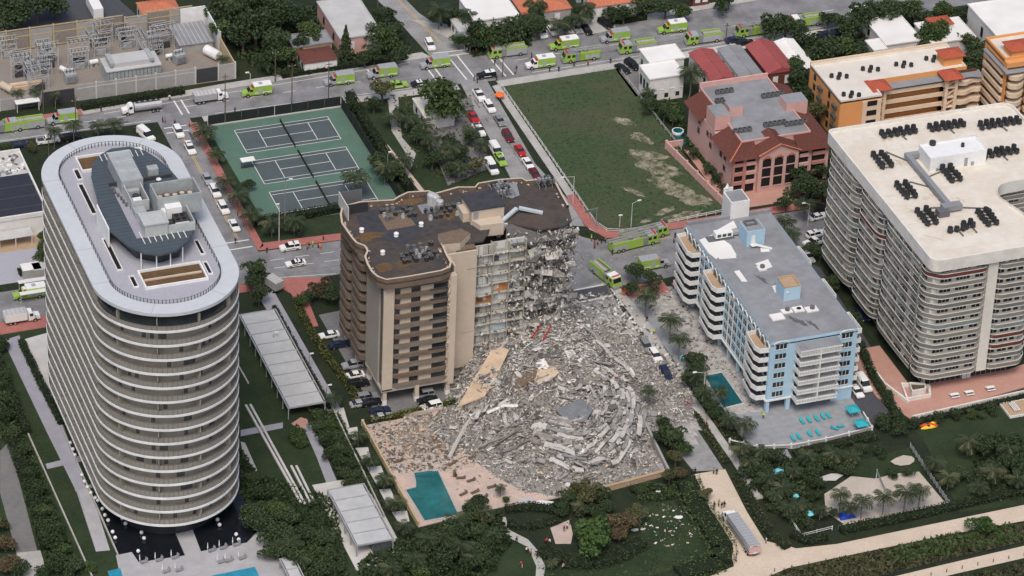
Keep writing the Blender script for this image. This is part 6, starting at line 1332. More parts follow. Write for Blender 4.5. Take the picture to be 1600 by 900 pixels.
for (px, py, L, r, lab) in ((332, 83, 4.6, 1.3, 'large white horizontal tank near the substation corner'), (11, 137, 4, .9, 'tan horizontal tank at the left of the substation'), (272, 86, 4.5, .5, 'thin white pipe tank beside the control house'), (102, 110, 3.4, .6, 'white upright-leaning conservator beside the steel racks'), (146, 97, 2.2, .6, 'short white drum left of the control house')):
 x, y = G(px, py, 1.4); t = thing('tank', lab, 'tank', (x, y, 0)); a = -1.1 if px in (332, 102, 11) else .1
 ob('shell', MB().tube([(x-L/2*math.cos(a), y-L/2*math.sin(a), 1.5), (x+L/2*math.cos(a), y+L/2*math.sin(a), 1.5)], r, 12), 'stone_white' if px != 11 else 'condo_tan', t)
 for s_ in (-.3, .3): ob('saddle', MB().box(x+s_*L*math.cos(a)-.3, x+s_*L*math.cos(a)+.3, y+s_*L*math.sin(a)-.3, y+s_*L*math.sin(a)+.3, 0, 1.2), 'concrete', t)
# steel racks, breakers and transformers
def rack_proto(k):
 t = thing('switch_rack', '', 'switch rack', local=True); b = MB(); w_, d_, h = ((4, 2, 4.5), (5, 1, 6), (3, 2.5, 3.6))[k]
 for sx in (-w_/2, w_/2):
  for sy in (-d_/2, d_/2):
   b.box(sx-.08, sx+.08, sy-.08, sy+.08, 0, h)
 for z in (h, h*.66):
  b.box(-w_/2, w_/2, -d_/2-.06, -d_/2+.06, z-.12, z); b.box(-w_/2, w_/2, d_/2-.06, d_/2+.06, z-.12, z); b.box(-w_/2-.06, -w_/2+.06, -d_/2, d_/2, z-.12, z); b.box(w_/2-.06, w_/2+.06, -d_/2, d_/2, z-.12, z)
 for i in range(4): b.obox((0, (-1)**i*d_/2, h*(.2+.2*i)), (w_*1.05, .06, .06), (0, .5*(-1)**i, 0))
 ob('lattice_frame', b, 'steel_pale', t); ins = MB()
 for i in range(5):
  x = -w_/2+.3+i*(w_-.6)/4
  for sy in (-d_/2, d_/2): ins.cyl(x, sy, h, h+1.0, .13, .07, n=6)
 ob('insulator', ins, 'hvac_mid', t, kind='stuff'); [ob('busbar', MB().tube([(-w_/2-.4, s_*d_/2, h+1.05), (w_/2+.4, s_*d_/2, h+1.05)], .06, 5), 'steel_pale', t) for s_ in (-1, 1)]
 ob('switch_box', MB().box(-w_*.3, w_*.3, -.35, .35, .1, 1.6), 'metal_dark' if k else 'equip_grey', t); return t
RK = [rack_proto(k) for k in range(3)]
spots = sorted([(x, y) for x, y in scatter([(-86, 113), (-76, 112), (-76, 122), (-60, 126), (-48, 124), (-46, 134), (-86, 135)], 40, np.random.default_rng(3))])
spots = [(x, y) for i, (x, y) in enumerate(spots) if not any(math.hypot(x-a, y-c) < 2.4 for a, c in spots[:i])]
for i, (x, y) in enumerate(spots): place(RK[i % 3], (x, y, .04), rnd.choice((0, 0, .1, PI/2)), f'steel switch rack with insulators in the substation yard, {nth(i)} from the left', 'steel switch racks in the substation')
def trans():
 t = thing('transformer', '', 'transformer', local=True); ob('tank', MB().box(-1.4, 1.4, -1, 1, .2, 2.6), 'equip_grey', t)
 for i in range(5): ob('radiator_fin', MB().box(-1.2+i*.55, -1.0+i*.55, -1.6, -1, .5, 2.3), 'metal_grey', t)
 for i in range(3): ob('bushing', MB().cyl(-.9+i*.9, 0, 2.6, 3.8, .18, .08, n=6), 'hvac_mid', t)
 ob('conservator', MB().tube([(-1.2, .7, 3.1), (1.2, .7, 3.1)], .35, 8), 'steel_pale', t); return t
TR = trans()
for i, (px, py) in enumerate(((110, 128), (238, 68), (280, 98), (45, 108), (75, 95))): place(TR, (*G(px, py), .04), .1*i, f'grey finned transformer, {nth(i)} nearest the gate of the substation' if False else ('grey transformer behind the pale wall corner', 'grey transformer behind the control house', 'grey transformer right of the control house', 'grey transformer at the left of the yard', 'grey transformer in the left middle of the yard')[i], 'transformers in the substation')
tag(ob('tube_stack', MB().box(*(lambda p: (p[0]-4, p[0]+4, p[1]-1, p[1]+1))(G(40, 138)), .1, 1.2).tube([(G(40, 138)[0]-4, G(40, 138)[1], 1.5), (G(40, 138)[0]+4, G(40, 138)[1], 1.5)], .5, 8), 'rubble_tan'), 'tan stack of tarpaulin-covered pipes at the left of the substation', 'pipe stack')
t = thing('bus_shelter', 'small white flat-roofed shelter on the avenue pavement at far left', 'bus shelter', (*G(43, 172), 0)); x, y = G(43, 172); ob('roof', MB().box(x-3, x+3, y-1, y+1, 2.5, 2.7), 'roof_white', t); ob('back_panel', MB().box(x-2.8, x+2.8, y+.8, y+.9, .3, 2.4), 'glass_mid', t)
for sx in (-2.7, 2.7): ob('post', MB().box(x+sx-.07, x+sx+.07, y-.8, y-.66, 0, 2.5), 'white_trim', t)
t = thing('trailer', 'parked white box trailer behind the substation fence', 'trailer', (*G(148, 20), 0)); x, y = G(148, 20); ob('box', MB().obox((x, y, 2), (2.6, 8, 2.6)), 'veh_white', t); ob('wheel', MB().box(x-1.2, x+1.2, y-3, y-2, 0, .8), 'tyre', t)
# ================================================================ PERGOLAS, PAVILION, TENNIS FITTINGS
def pergola(label, x0, x1, y0, y1, z, bays, name='pergola', px=.0):
 t = thing(name, label, 'pergola', ((x0+x1)/2, (y0+y1)/2, 0)); n = bays
 for i in range(n):
  ya = y0+(y1-y0)*i/n; ob('roof_panel', MB().box(x0+.35, x1-.35, ya+.14, ya+(y1-y0)/n-.14, z-.1, z+.02), 'canopy_pale', t)
 for i in range(n+1):
  ya = y0+(y1-y0)*i/n; ob('beam', MB().box(x0, x1, ya-.1, ya+.1, z-.25, z+.12), 'canopy_frame', t)
  for x in (x0+.1, x1-.1): ob('post', MB().box(x-.1, x+.1, ya-.1, ya+.1, 0, z-.25), 'canopy_frame', t)
 for x in (x0, x1): ob('side_rail', MB().box(x-.12, x+.12, y0, y1, z-.2, z+.16), 'canopy_frame', t)
 return t
pergola('long pale ramp canopy with nine roof bays beside the rounded tower', -64.4, -55.9, -35.3, 2.6, 3.0, 9)
p = pergola('pale poolside pergola with five roof panels and enclosed near end', -65.2, -57.1, -86.6, -66.4, 3.0, 5)
ob('bar_wall', MB().box(-61.5, -57.4, -86.4, -83, 0, 2.6), 'glass_mid', p); ob('deck', MB().box(-66.5, -55, -91, -60, .05, .12), 'concrete_pale', p)
pergola('small pergola frame at the bottom edge beside the pool deck', *[v for v in (G(436, 872, 2.6)[0], G(460, 872, 2.6)[0])], G(445, 930, 2.6)[1], G(445, 872, 2.6)[1], 2.6, 3)
for i, (a, c, w_) in enumerate((((384, 632), (470, 785), .5), ((391, 631), (476, 786), .5), ((455, 727), (484, 783), .45), ((463, 727), (489, 780), .45))):
 xa, ya = G(*a, .5); xb, yb = G(*c, .5); tag(ob('garden_bench', MB().prism([(xa-w_/2, ya), (xa+w_/2, ya), (xb+w_/2, yb), (xb-w_/2, yb)], 0, .5), 'concrete_pale'), ('long white stone bench on the lawn, left of the long pair', 'long white stone bench on the lawn, right of the long pair', 'shorter white stone bench, left of the short pair', 'shorter white stone bench, right of the short pair')[i], 'bench')
for (a, c, h, lab) in (((42, 675), (145, 905), .5, 'low white garden kerb wall left of the grey garden path'), ((95, 667), (184, 868), .5, 'low white edge wall along the dark reflecting pool'), ((515, 632), (600, 810), 1.0, 'thin pale garden fence beside the hedge right of the pergolas'), ((388, 600), (365, 560), .4, 'short pale kerb under the rounded tower')):
 xa, ya = G(*a); xb, yb = G(*c); tag(ob('garden_wall', MB().prism([(xa-.15, ya), (xa+.15, ya), (xb+.15, yb), (xb-.15, yb)], 0, h), 'concrete'), lab, 'garden wall')
t = thing('fence', 'tall dark windscreened fence on the avenue side of the tennis courts', 'fence', (-30, 88.7, 0))
for i in range(8): ob('windscreen_panel', MB().box(-47.2+i*4.25, -43.1+i*4.25, 88.6, 88.66, .2, 2.9), 'fence_cloth', t); ob('post', MB().box(-47.35+i*4.25, -47.25+i*4.25, 88.55, 88.7, 0, 3.2), 'metal_dark' if i % 4 else 'white_trim', t)
ob('footing', MB().box(-47.4, -13.3, 88.3, 88.5, 0, .35), 'concrete_pale', t)
t = thing('fence', 'dark windscreened fence on the garden side of the tennis courts', 'fence', (-13.1, 65, 0))
for i in range(10): ob('windscreen_panel', MB().box(-13.15, -13.1, 41.5+i*4.7, 46+i*4.7, .1, 2.9), 'fence_cloth', t); ob('post', MB().box(-13.2, -13.1, 46+i*4.7, 46.15+i*4.7, 0, 3.1), 'metal_dark', t)
for i, y0 in enumerate((73.8, 59.0, 44.2)):
 t = thing('tennis_net', f'dark tennis net across the {("far", "middle", "near")[i]} court', 'tennis net', (-29.8, y0+5.5, .07)); ob('net', MB().box(-29.79, -29.74, y0-.9, y0+11.9, .15, 1.0), 'fence_cloth', t); ob('band', MB().box(-29.8, -29.73, y0-.9, y0+11.9, 1.0, 1.06), 'metal_dark', t)
 for y in (y0-.9, y0+11.9): ob('post', MB().box(-29.83, -29.7, y-.05, y+.05, 0, 1.1), 'metal_dark', t)
x, y = G(387, 262); t = thing('shade_canopy', 'small white shade canopy over a bench beside the middle tennis court', 'shade canopy', (x, y, 0)); ob('roof', MB().box(x-1.7, x+1.7, y-1, y+1, 2.3, 2.4), 'roof_white', t); ob('bench', MB().box(x-1.5, x+1.5, y-.3, y+.3, .4, .5), 'metal_dark', t)
for sx in (-1.6, 1.6): ob('post', MB().box(x+sx-.05, x+sx+.05, y-.05, y+.05, 0, 2.3), 'metal_dark', t)
# ================================================================ STREET LAMPS, POLES, FENCES, SIGNS
def lamp(px, py, h, label, arm=(1.8, 0), m='concrete_pale', heads=1):
 x, y = G(px, py); t = thing('street_lamp', label, 'street lamp', (x, y, 0)); ob('pole', MB().tube([(x, y, 0), (x, y, h)], .13, 6, r1=.08), m, t)
 if heads: ob('arm', MB().tube([(x, y, h-.1), (x+arm[0], y+arm[1], h+.25)], .05, 5), m, t); ob('lamp_head', MB().obox((x+arm[0]*1.15, y+arm[1]*1.15, h+.25), (.9, .35, .18)), 'stone_white', t)
 return t
lamp(436, 378, 9.8, 'tall pale street lamp before the near tennis court', (-.2, .6)); lamp(445, 350, 12, 'tall grey floodlight mast beside the near tennis court', (1.2, 0), 'metal_grey'); lamp(605, 285, 8, 'floodlight pole at the garden corner of the tennis courts', (.6, .3), 'metal_grey')
lamp(985, 368, 9, 'street lamp with blue flag on the lower edge of the vacant lot', (1.6, .3)); lamp(895, 318, 7.6, 'double-armed street lamp beside the upper lot fence', (-2.6, 0)); lamp(1098, 630, 8.2, 'street lamp among shrubs beside the dark teal pool', (-2.0, .4)); lamp(1262, 352, 6, 'street lamp near parked cars behind the cream tower', (-1.2, .3)); lamp(391, 150, 6.4, 'street lamp beside the ambulance nearest the substation', (-.6, .3))
lamp(968, 355, 3, 'short pole with round lamp at the lot corner', (.1, .1)); lamp(905, 515, 4.6, 'thin pole leaning beside the buried street', (.4, 0)); lamp(427, 545, 4, 'slim lamp on the grey path beside the pergola, upper', (.7, .2), 'metal_grey'); lamp(510, 628, 4, 'slim lamp on the grey path beside the pergola, lower', (.7, .2), 'metal_grey'); lamp(483, 578, 4, 'slim lamp on the grey path beside the pergola, middle', (.5, .1), 'metal_grey')
for px, py, h, lab in ((352, 193, 14, 'tall dark pole at the left corner of the tennis fence'), (456, 165, 12, 'dark utility pole between ambulance and tennis fence'), (513, 168, 13, 'thick dark pole with base at the tennis fence'), (430, 128, 9, 'wooden pole beside the garden hedge across the avenue'), (119, 215, 11, 'dark wooden pole beside the ambulance at far left'), (68, 175, 9, 'wooden pole beside the white shelter'), (590, 30, 11, 'wooden pole at the side street left'), (769, 75, 9, 'wooden pole among shrubs right of the side street'), (785, 120, 6, 'signal pole at the avenue corner'), (1134, 68, 6, 'thin sign pole by the avenue near the white house'), (1138, 15, 6, 'pole at the white roadside wall'), (77, 265, 9, 'grey pole on the grass left of the rounded tower')):
 x, y = G(px, py); t = thing('utility_pole', lab, 'utility pole', (x, y, 0)); ob('pole', MB().tube([(x, y, 0), (x, y, h)], .16, 6, r1=.1), 'wood_pole', t); ob('crossarm', MB().box(x-.9, x+.9, y-.06, y+.06, h-.8, h-.65), 'wood_pole', t)
 for s_ in (-.75, .75): ob('insulator', MB().cyl(x+s_, y, h-.65, h-.4, .06, n=5), 'stone_white', t)
for px, py, lab, m in ((726, 82, 'green street-name sign on a pole at the side street', 'court_green'), (931, 358, 'green overhead street sign at the lower corner of the lot', 'court_green')):
 x, y = G(px, py); t = thing('street_sign', lab, 'street sign', (x, y, 0)); ob('pole', MB().tube([(x, y, 0), (x, y, 6)], .1, 6), 'metal_grey', t); ob('mast_arm', MB().tube([(x, y, 5.8), (x-4.2, y-.2, 5.8)], .06, 5), 'metal_grey', t); ob('sign_plate', MB().box(x-3.0, x-.4, y-.1, y-.05, 5.1, 5.7), m, t)
def postfence(label, pts, step, h, m='white_trim', name='fence', rails=(.5, .95), pxs=True):
 P = GP(pts) if pxs else pts; t = thing(name, label, 'fence', (P[0][0], P[0][1], 0)); k = 0
 for (xa, ya), (xb, yb) in zip(P[:-1], P[1:]):
  L = math.hypot(xb-xa, yb-ya); n = max(1, int(L/step)); a = math.atan2(yb-ya, xb-xa)
  for i in range(n+1): x, y = xa+(xb-xa)*i/n, ya+(yb-ya)*i/n; ob('post', MB().obox((x, y, h/2), (.14, .14, h), (0, 0, a)), m, t)
  for z in rails: ob('rail', MB().obox(((xa+xb)/2, (ya+yb)/2, z), (L, .07, .1), (0, 0, a)), m, t)
 return t
postfence('white post-and-rail fence along the street side of the vacant lot', [(28.1, 87), (28.3, 60), (28.3, 34), (28.2, 20), (29.6, 16.4), (33, 15), (37, 14.7)], 2.4, 1.1, pxs=False); postfence('white post-and-rail fence on the lower edge of the vacant lot', [(45, 15.6), (59.8, 16.6)], 2.2, 1.1, pxs=False)
postfence('low white rail along the right edge of the vacant lot', [(59.5, 87.4), (60.0, 56), (60.3, 46)], 2.6, 1.0, 'concrete_pale', pxs=False)
postfence('white fence on the beach side of the volleyball court', [(1310, 827), (1482, 790)], 2.6, 1.1); postfence('white fence up the right side of the volleyball court', [(1482, 790), (1422, 700)], 1.6, 1.5, 'canopy_frame', rails=(.4, .8, 1.2)); postfence('white fence on the left edge of the umbrella garden', [(1212, 780), (1252, 840), (1300, 828)], 2.6, 1.1)
postfence('thin wooden post line along the beach track', [(1210, 893), (1290, 878), (1430, 855), (1600, 820)], 3.4, .9, 'wood_pole', rails=()); postfence('thin wooden post line along the lower beach track', [(1430, 905), (1600, 868)], 3.4, .9, 'wood_pole', rails=()); postfence('dark cable fence above the lower beach track', [(1370, 903), (1480, 876), (1600, 848)], 3.0, .5, 'metal_dark', rails=(.4,))
t = thing('volleyball_net', 'volleyball net on white posts in the sand court', 'volleyball net', (*G(1375, 760), 0)); (xa, ya), (xb, yb) = G(1369, 748), G(1382, 778)
for x, y in ((xa, ya), (xb, yb)): ob('post', MB().tube([(x, y, 0), (x, y, 2.5)], .08, 6), 'white_trim', t)
ob('net', MB().prism([(xa-.03, ya), (xa+.03, ya), (xb+.03, yb), (xb-.03, yb)], 1.5, 2.4), 'metal_grey', t)
# balustrade round the blue building's terrace
t = thing('balustrade', 'white balustrade with ball-topped piers round the blue building terrace', 'balustrade', (45, -76, 0)); P = GP([(1182, 700), (1220, 708), (1235, 702), (1360, 670), (1345, 640)]); k = 0
P = GP([(1140, 692), (1182, 702), (1236, 700), (1290, 690), (1362, 672), (1348, 648)])
for (xa, ya), (xb, yb) in zip(P[:-1], P[1:]):
 L = math.hypot(xb-xa, yb-ya); a = math.atan2(yb-ya, xb-xa); ob('rail', MB().obox(((xa+xb)/2, (ya+yb)/2, .85), (L, .25, .12), (0, 0, a)), 'white_trim', t); n = max(2, int(L/4))
 ob('panel', MB().obox(((xa+xb)/2, (ya+yb)/2, .4), (L, .12, .6), (0, 0, a)), 'wall_concrete', t)
 for i in range(n): x, y = xa+(xb-xa)*i/n, ya+(yb-ya)*i/n; ob('pier', MB().box(x-.22, x+.22, y-.22, y+.22, 0, 1.1).dome(x, y, 1.1, .25, .25, .25, 8, 3), 'white_trim', t)
t = thing('garden_steps', 'blue-grey garden steps below the terrace balustrade', 'steps', (*G(1226, 716), 0)); x, y = G(1226, 722)
for i in range(5): ob('step', MB().box(x-2, x+2, y+i*.7, y+.7+i*.7, 0, .12*(i+1)), 'paver_grey', t)
# planter and kerbs on the cream tower's plaza
t = thing('planter', 'large cream raised planter at the corner of the pink plaza', 'planter', (*G(1428, 612), .2)); x, y = G(1416, 628, .2)
ob('outer_wall', MB().ring([(x, y), (x+6, y), (x+7.4, y+3.6), (x+1.4, y+6.2)], [(x+.5, y+.4), (x+5.6, y+.4), (x+6.8, y+3.3), (x+1.6, y+5.6)], .2, 1.1), 'tower_slab', t); ob('inner_wall', MB().ring([(x+2, y+1.6), (x+5.4, y+1.6), (x+6.2, y+3.6), (x+2.8, y+5)], [(x+2.3, y+1.9), (x+5.2, y+1.9), (x+5.9, y+3.4), (x+2.9, y+4.6)], .2, 1.7), 'tower_slab', t); ob('soil', MB().prism([(x+2.3, y+1.9), (x+5.2, y+1.9), (x+5.9, y+3.4), (x+2.9, y+4.6)], .2, 1.3), 'soil', t)
for (a, c, lab) in (((1365, 580), (1382, 603), 'curved cream seat wall, upper, on the pink plaza'), ((1382, 603), (1420, 632), 'cream seat wall running to the planter on the pink plaza'), ((1425, 655), (1600, 615), 'low grey wall on the lawn edge of the pink plaza')):
 xa, ya = G(*a); xb, yb = G(*c); tag(ob('seat_wall', MB().prism([(xa-.2, ya-.2), (xa+.2, ya+.2), (xb+.2, yb+.2), (xb-.2, yb-.2)], 0, .9), 'tower_slab'), lab, 'seat wall')
for i, (px, py) in enumerate(((1491, 620), (1514, 616), (1547, 609))):
 x, y = G(px, py, .22); t = thing('picnic_table', 'white picnic table with two benches on the pink plaza, '+('left', 'middle', 'right')+'' if False else 'white picnic table with two benches on the pink plaza, '+('leftmost', 'middle', 'rightmost')[i], 'picnic table', (x, y, .22), 'picnic tables on the pink plaza')
 ob('table_top', MB().box(x-1, x+1, y-.35, y+.35, .9, 1.0), 'stone_white', t)
 for s_ in (-1, 1): ob('bench', MB().box(x-1, x+1, y+s_*.75-.15, y+s_*.75+.15, .6, .68), 'stone_white', t); ob('leg', MB().box(x+s_*.7-.05, x+s_*.7+.05, y-.7, y+.7, .22, .9), 'metal_grey', t)
# umbrellas, loungers, tents, kayaks
def umbrella(px, py, label, m, r, h, n=8, name='umbrella', sq=False, z=0):
 x, y = G(px, py, z+h); t = thing(name, label, 'umbrella', (x, y, z)); ob('pole', MB().tube([(x, y, z), (x, y, z+h)], .05, 5), 'white_trim', t); b = MB()
 P = [(x+r*math.cos(2*PI*(k+.5)/(4 if sq else n))*(1.3 if sq else 1)*(.82 if (not sq and k % 2) else 1), y+r*math.sin(2*PI*(k+.5)/(4 if sq else n))*(1.3 if sq else 1)*(.82 if (not sq and k % 2) else 1)) for k in range(4 if sq else n)]
 for k in range(len(P)): p, q = P[k], P[(k+1) % len(P)]; b.face([(*p, z+h-.45), (*q, z+h-.45), (x, y, z+h+.15)]); b.face([(*p, z+h-.62), (*q, z+h-.62), (*q, z+h-.45), (*p, z+h-.45)])
 ob('canopy', b, m, t); return t
umbrella(1333, 636, 'square turquoise umbrella on the blue building terrace, rear one', 'turquoise', 1.5, 2.5, sq=True); umbrella(1346, 658, 'square turquoise umbrella on the blue building terrace, front one', 'turquoise', 1.5, 2.5, sq=True)
umbrella(1217, 734, 'largest pale turquoise scalloped umbrella in the palm garden', 'turquoise_pale', 1.35, 2.4, 12); umbrella(1226, 749, 'half-hidden pale turquoise umbrella below the largest one', 'turquoise_pale', .9, 2.2, 12); umbrella(1264, 799, 'pale turquoise scalloped umbrella near the fence corner', 'turquoise_pale', 1.2, 2.3, 12); umbrella(1244, 772, 'small pale turquoise umbrella in the middle of the palm garden', 'turquoise_pale', .7, 2.2, 12); umbrella(1068, 555, 'turquoise umbrella behind the palms near the buried street', 'turquoise_pale', .8, 2.2, 8)
umbrella(781, 145, 'bright orange umbrella at the corner of the vacant lot', 'safety_orange', 1.35, 2.0, 10)
for i, (px, py, a) in enumerate(((1253, 660, .3), (1264, 658, .3), (1276, 656, .3), (1286, 653, .3), (1294, 651, .3), (1239, 687, .3), (1248, 684, .3), (1265, 680, .3), (1278, 678, .3), (1304, 671, 1.2), (1313, 668, 1.9))):
 x, y = G(px, py, .06); t = thing('sun_lounger', f'turquoise sun lounger on the grey terrace, {nth(i)} of eleven, '+('rear row' if i < 5 else 'front row' if i < 9 else 'angled pair'), 'sun lounger', (x, y, .06), 'turquoise loungers on the blue building terrace', a+1.35, local=True)
 ob('mattress', MB().box(-.9, .35, -.33, .33, .3, .42), 'turquoise', t); ob('backrest', MB().obox((.62, 0, .58), (.72, .66, .1), (0, -.75, 0)), 'turquoise', t)
 for sx in (-.7, .3): ob('leg', MB().box(sx-.05, sx+.05, -.3, .3, 0, .3), 'metal_grey', t)
for i, (px, py) in enumerate(((1318, 808), (1328, 806))):
 x, y = G(px, py); t = thing('tent', 'bright blue beach tent beside the palms, '+('left', 'right')[i]+' of two', 'tent', (x, y, 0)); b = MB(); P = [(x-1.1, y-1.1), (x+1.1, y-1.1), (x+1.1, y+1.1), (x-1.1, y+1.1)]
 for k in range(4): b.face([(*P[k], .1), (*P[(k+1) % 4], .1), (x, y, 1.9)])
 ob('canopy', b, 'royal_blue', t); ob('pole', MB().tube([(x, y, 0), (x, y, 1.88)], .04, 4), 'white_trim', t)
for i, (px, py, m1, m2) in enumerate(((1452, 668, 'kayak_yellow', 'kayak_red'), (1450, 664, 'kayak_red', 'kayak_yellow'))):
 x, y = G(px, py); t = thing('kayak', ('yellow kayak with red end, front' if i == 0 else 'red and yellow kayak, rear')+', on the grass below the pink plaza', 'kayak', (x, y, 0)); 
 ob('hull', MB().dome(x, y, .05, 2.1, .5, .5, 14, 4), m1, t); ob('bow', MB().dome(x+1.2, y+.05, .12, .9, .4, .5, 12, 4), m2, t); ob('cockpit', MB().cyl(x-.2, y, .52, .58, .35, n=10), 'metal_dark', t)
x, y = G(1590, 640); t = thing('lifeguard_deck', 'wooden deck with white slatted bench at the right edge lawn', 'deck', (x, y, 0)); ob('deck', MB().box(x-3, x+6, y-2.5, y+2.5, 0, .5), 'wall_tan', t); ob('edge', MB().ring([(x-3.2, y-2.7), (x+6, y-2.7), (x+6, y+2.7), (x-3.2, y+2.7)], [(x-3, y-2.5), (x+5.8, y-2.5), (x+5.8, y+2.5), (x-3, y+2.5)], 0, .6), 'white_trim', t)
for i in range(4): ob('slat', MB().box(x-1.6+i*.4, x-1.4+i*.4, y-1.6, y+1.6, 1.0, 1.1), 'stone_white', t)
for i, (px, py, w_, m) in enumerate(((845, 790, 2.6, 'stone_white'), (822, 785, 1.6, 'canopy_pale'), (1061, 810, 1.0, 'stone_white'), (992, 830, .8, 'stone_white'), (1004, 829, .6, 'concrete_pale'), (1028, 770, .5, 'stone_white'), (1413, 722, 3.2, 'sand_court'), (1299, 748, 2.4, 'concrete_pale'))):
 x, y = G(px, py); tag(ob('debris_sheet', MB().prism(ragged(x, y, w_, w_*.55, n=9), .3, .42, bottom=True), m), ('large white torn sheet lying on the hedge', 'grey bent panel beside the terrace corner', 'round white piece on the lawn', 'white scrap under the brown palm', 'pale scrap right of the brown palm', 'white scrap by the lawn path', 'pale table top under the palms by the sand court', 'pale table top left of the sand court')[i], 'debris')
n = 0
for px, py in ((110, 690), (114, 700), (117, 709), (128, 740), (132, 750), (137, 759), (142, 768), (149, 776), (153, 780), (160, 793), (164, 803), (169, 811), (176, 829), (180, 838), (191, 808), (196, 816), (221, 830), (225, 839), (254, 824), (216, 859), (340, 810), (343, 818), (369, 833), (373, 841)):
 x, y = G(px, py, .8); n += 1; t = thing('planter', f'small white globe planter in the dark reflecting pool, {nth(n-1)} counting from far left', 'planter', (x, y, .06), 'white globe planters in the reflecting pool'); ob('globe', MB().dome(x, y, .5, .42, .42, .42, 8, 5, full=True), 'stone_white', t); ob('foot', MB().cyl(x, y, .06, .3, .25, n=8), 'metal_dark', t)
for i, (px, py) in enumerate(((326, 862), (344, 858), (365, 853), (341, 880), (353, 878), (374, 874), (220, 880), (244, 877), (269, 873), (255, 895), (275, 893))):
 x, y = G(px, py, .08); t = thing('pool_chair', f'grey sling chair with closed parasol on the pale pool deck, {nth(i)} counted along the rows', 'pool chair', (x, y, .08), 'chairs with closed parasols on the pool deck'); ob('seat', MB().obox((x+.6, y, .4), (1.6, .8, .12), (0, .15, .3)), 'metal_grey', t); ob('back', MB().obox((x+1.3, y+.2, .75), (.12, .8, .7), (0, .3, .3)), 'metal_grey', t); tag(ob('parasol', MB().tube([(x-.2, y, .08), (x-.2, y, 2.5)], .05, 5).tube([(x-.2, y, 1.1), (x-.2, y, 2.5)], .14, 6, r1=.04), 'stone_white'), f'closed white parasol beside a pool chair, {nth(i)} counted along the rows', 'parasol', 'closed white parasols on the pool deck')
for i, (px, py) in enumerate(((386, 358), (450, 385))): pass
# ================================================================ TREES AND PLANTS
rv = np.random.default_rng(5)
def crown(kind, seed, n):
 """leaf clumps through the lobes of a crown of unit radius standing on z=0"""
 r = np.random.default_rng(seed); C = []
 if kind == 'cone':
  z = r.random(n)**.8; a = r.uniform(0, 6.28, n); rr = (1-z)*.62*np.sqrt(r.random(n))*(1+.25*np.sin(a*5+z*20)); P = np.stack([rr*np.cos(a), rr*np.sin(a), z*2.4], 1)
 else:
  k = 13 if kind == 'round' else 9; sp = .62 if kind == 'round' else .78
  cs = np.stack([r.normal(0, sp*.55, k), r.normal(0, sp*.55, k), r.uniform(.35, 1.15, k)], 1); cs[0] = (0, 0, .75); rad = r.uniform(.3, .55, k); rad[0] = .62
  w_ = rad**2; j = r.choice(k, n, p=w_/w_.sum()); d = r.normal(size=(n, 3)); d /= np.linalg.norm(d, axis=1)[:, None]; rr = rad[j]*(.72+.34*r.random(n)); d[:, 2] = np.where(d[:, 2] < -.3, -d[:, 2]*.6, d[:, 2])
  P = cs[j]+d*rr[:, None]*np.array([1, 1, .78])
 V, F_ = leaves_np(P, .17 if kind != 'cone' else .15, r); return V, F_
def tree_proto(kind, leaf, seed, n=1500):
 t = thing('tree' if kind != 'cone' else 'conifer', '', 'tree', local=True); b = MB(); b.tube([(0, 0, -.9), (.03, .02, 0), (0, .04, .5)], .1, 7, r1=.05)
 for i in range(4):
  a = i*1.6+seed; b.tube([(0, .02, -.05+.1*i), (.28*math.cos(a), .28*math.sin(a), .35+.05*i), (.5*math.cos(a), .5*math.sin(a), .75)], .045, 5, r1=.015)
 ob('trunk', b, 'bark', t); ob('crown', npmesh('crown', *crown(kind, seed, n), [leaf]), None, t); return t
TP = {}
for i, (k, kind, leaf) in enumerate((('deep', 'round', 'leaf_deep'), ('mid', 'round', 'leaf_mid'), ('bright', 'round', 'leaf_bright'), ('olive', 'loose', 'leaf_olive'), ('brown', 'loose', 'leaf_brown'), ('loose', 'loose', 'leaf_deep'), ('cone', 'cone', 'leaf_deep'))):
 TP[k] = [tree_proto(kind, leaf, 10*i+j, 1700) for j in range(2)]
KW = dict(deep='dense dark green tree', mid='rounded mid green tree', bright='dense bright green tree', olive='loose olive green tree', brown='brownish dry-leaved tree', loose='open dark tree', cone='pointed dark conifer')
def trees(zone, items):
 """items: (pixel x, pixel y of the crown centre, crown radius, kind[, crown base height])"""
 its = sorted(items, key=lambda q: q[0]); cnt = {}
 for it in its: cnt[it[3]] = cnt.get(it[3], 0)+1
 seen = {}
 for it in its:
  px, py, r, k = it[:4]; zb = it[4] if len(it) > 4 else r*.55; p = TP[k][rnd.randint(0, 1)]; x, y = G(px, py, zb+r*.6); j = seen.get(k, 0); seen[k] = j+1
  lab = f'{KW[k]} {zone}' + (f', {nth(j)} from left' if cnt[k] > 1 else '')
  o = place(p, (x, y, zb), rnd.random()*6.28, lab, f'trees {zone}', sc=(r, r, r*rnd.uniform(.85, 1.1)))
trees('in the top left corner', [(10, 8, 5, 'deep'), (30, 20, 4.5, 'deep'), (58, 6, 5, 'loose'), (85, 4, 4, 'deep'), (4, 30, 4, 'loose')])
trees('right of the substation', [(346, 10, 5, 'deep'), (372, 22, 5.5, 'deep'), (400, 38, 5.5, 'loose'), (430, 68, 4.6, 'deep'), (450, 88, 3.6, 'mid'), (405, 6, 5, 'deep'), (438, 22, 4.6, 'deep'), (380, 60, 4, 'loose'), (350, 48, 4, 'mid'), (418, 95, 3, 'loose')])
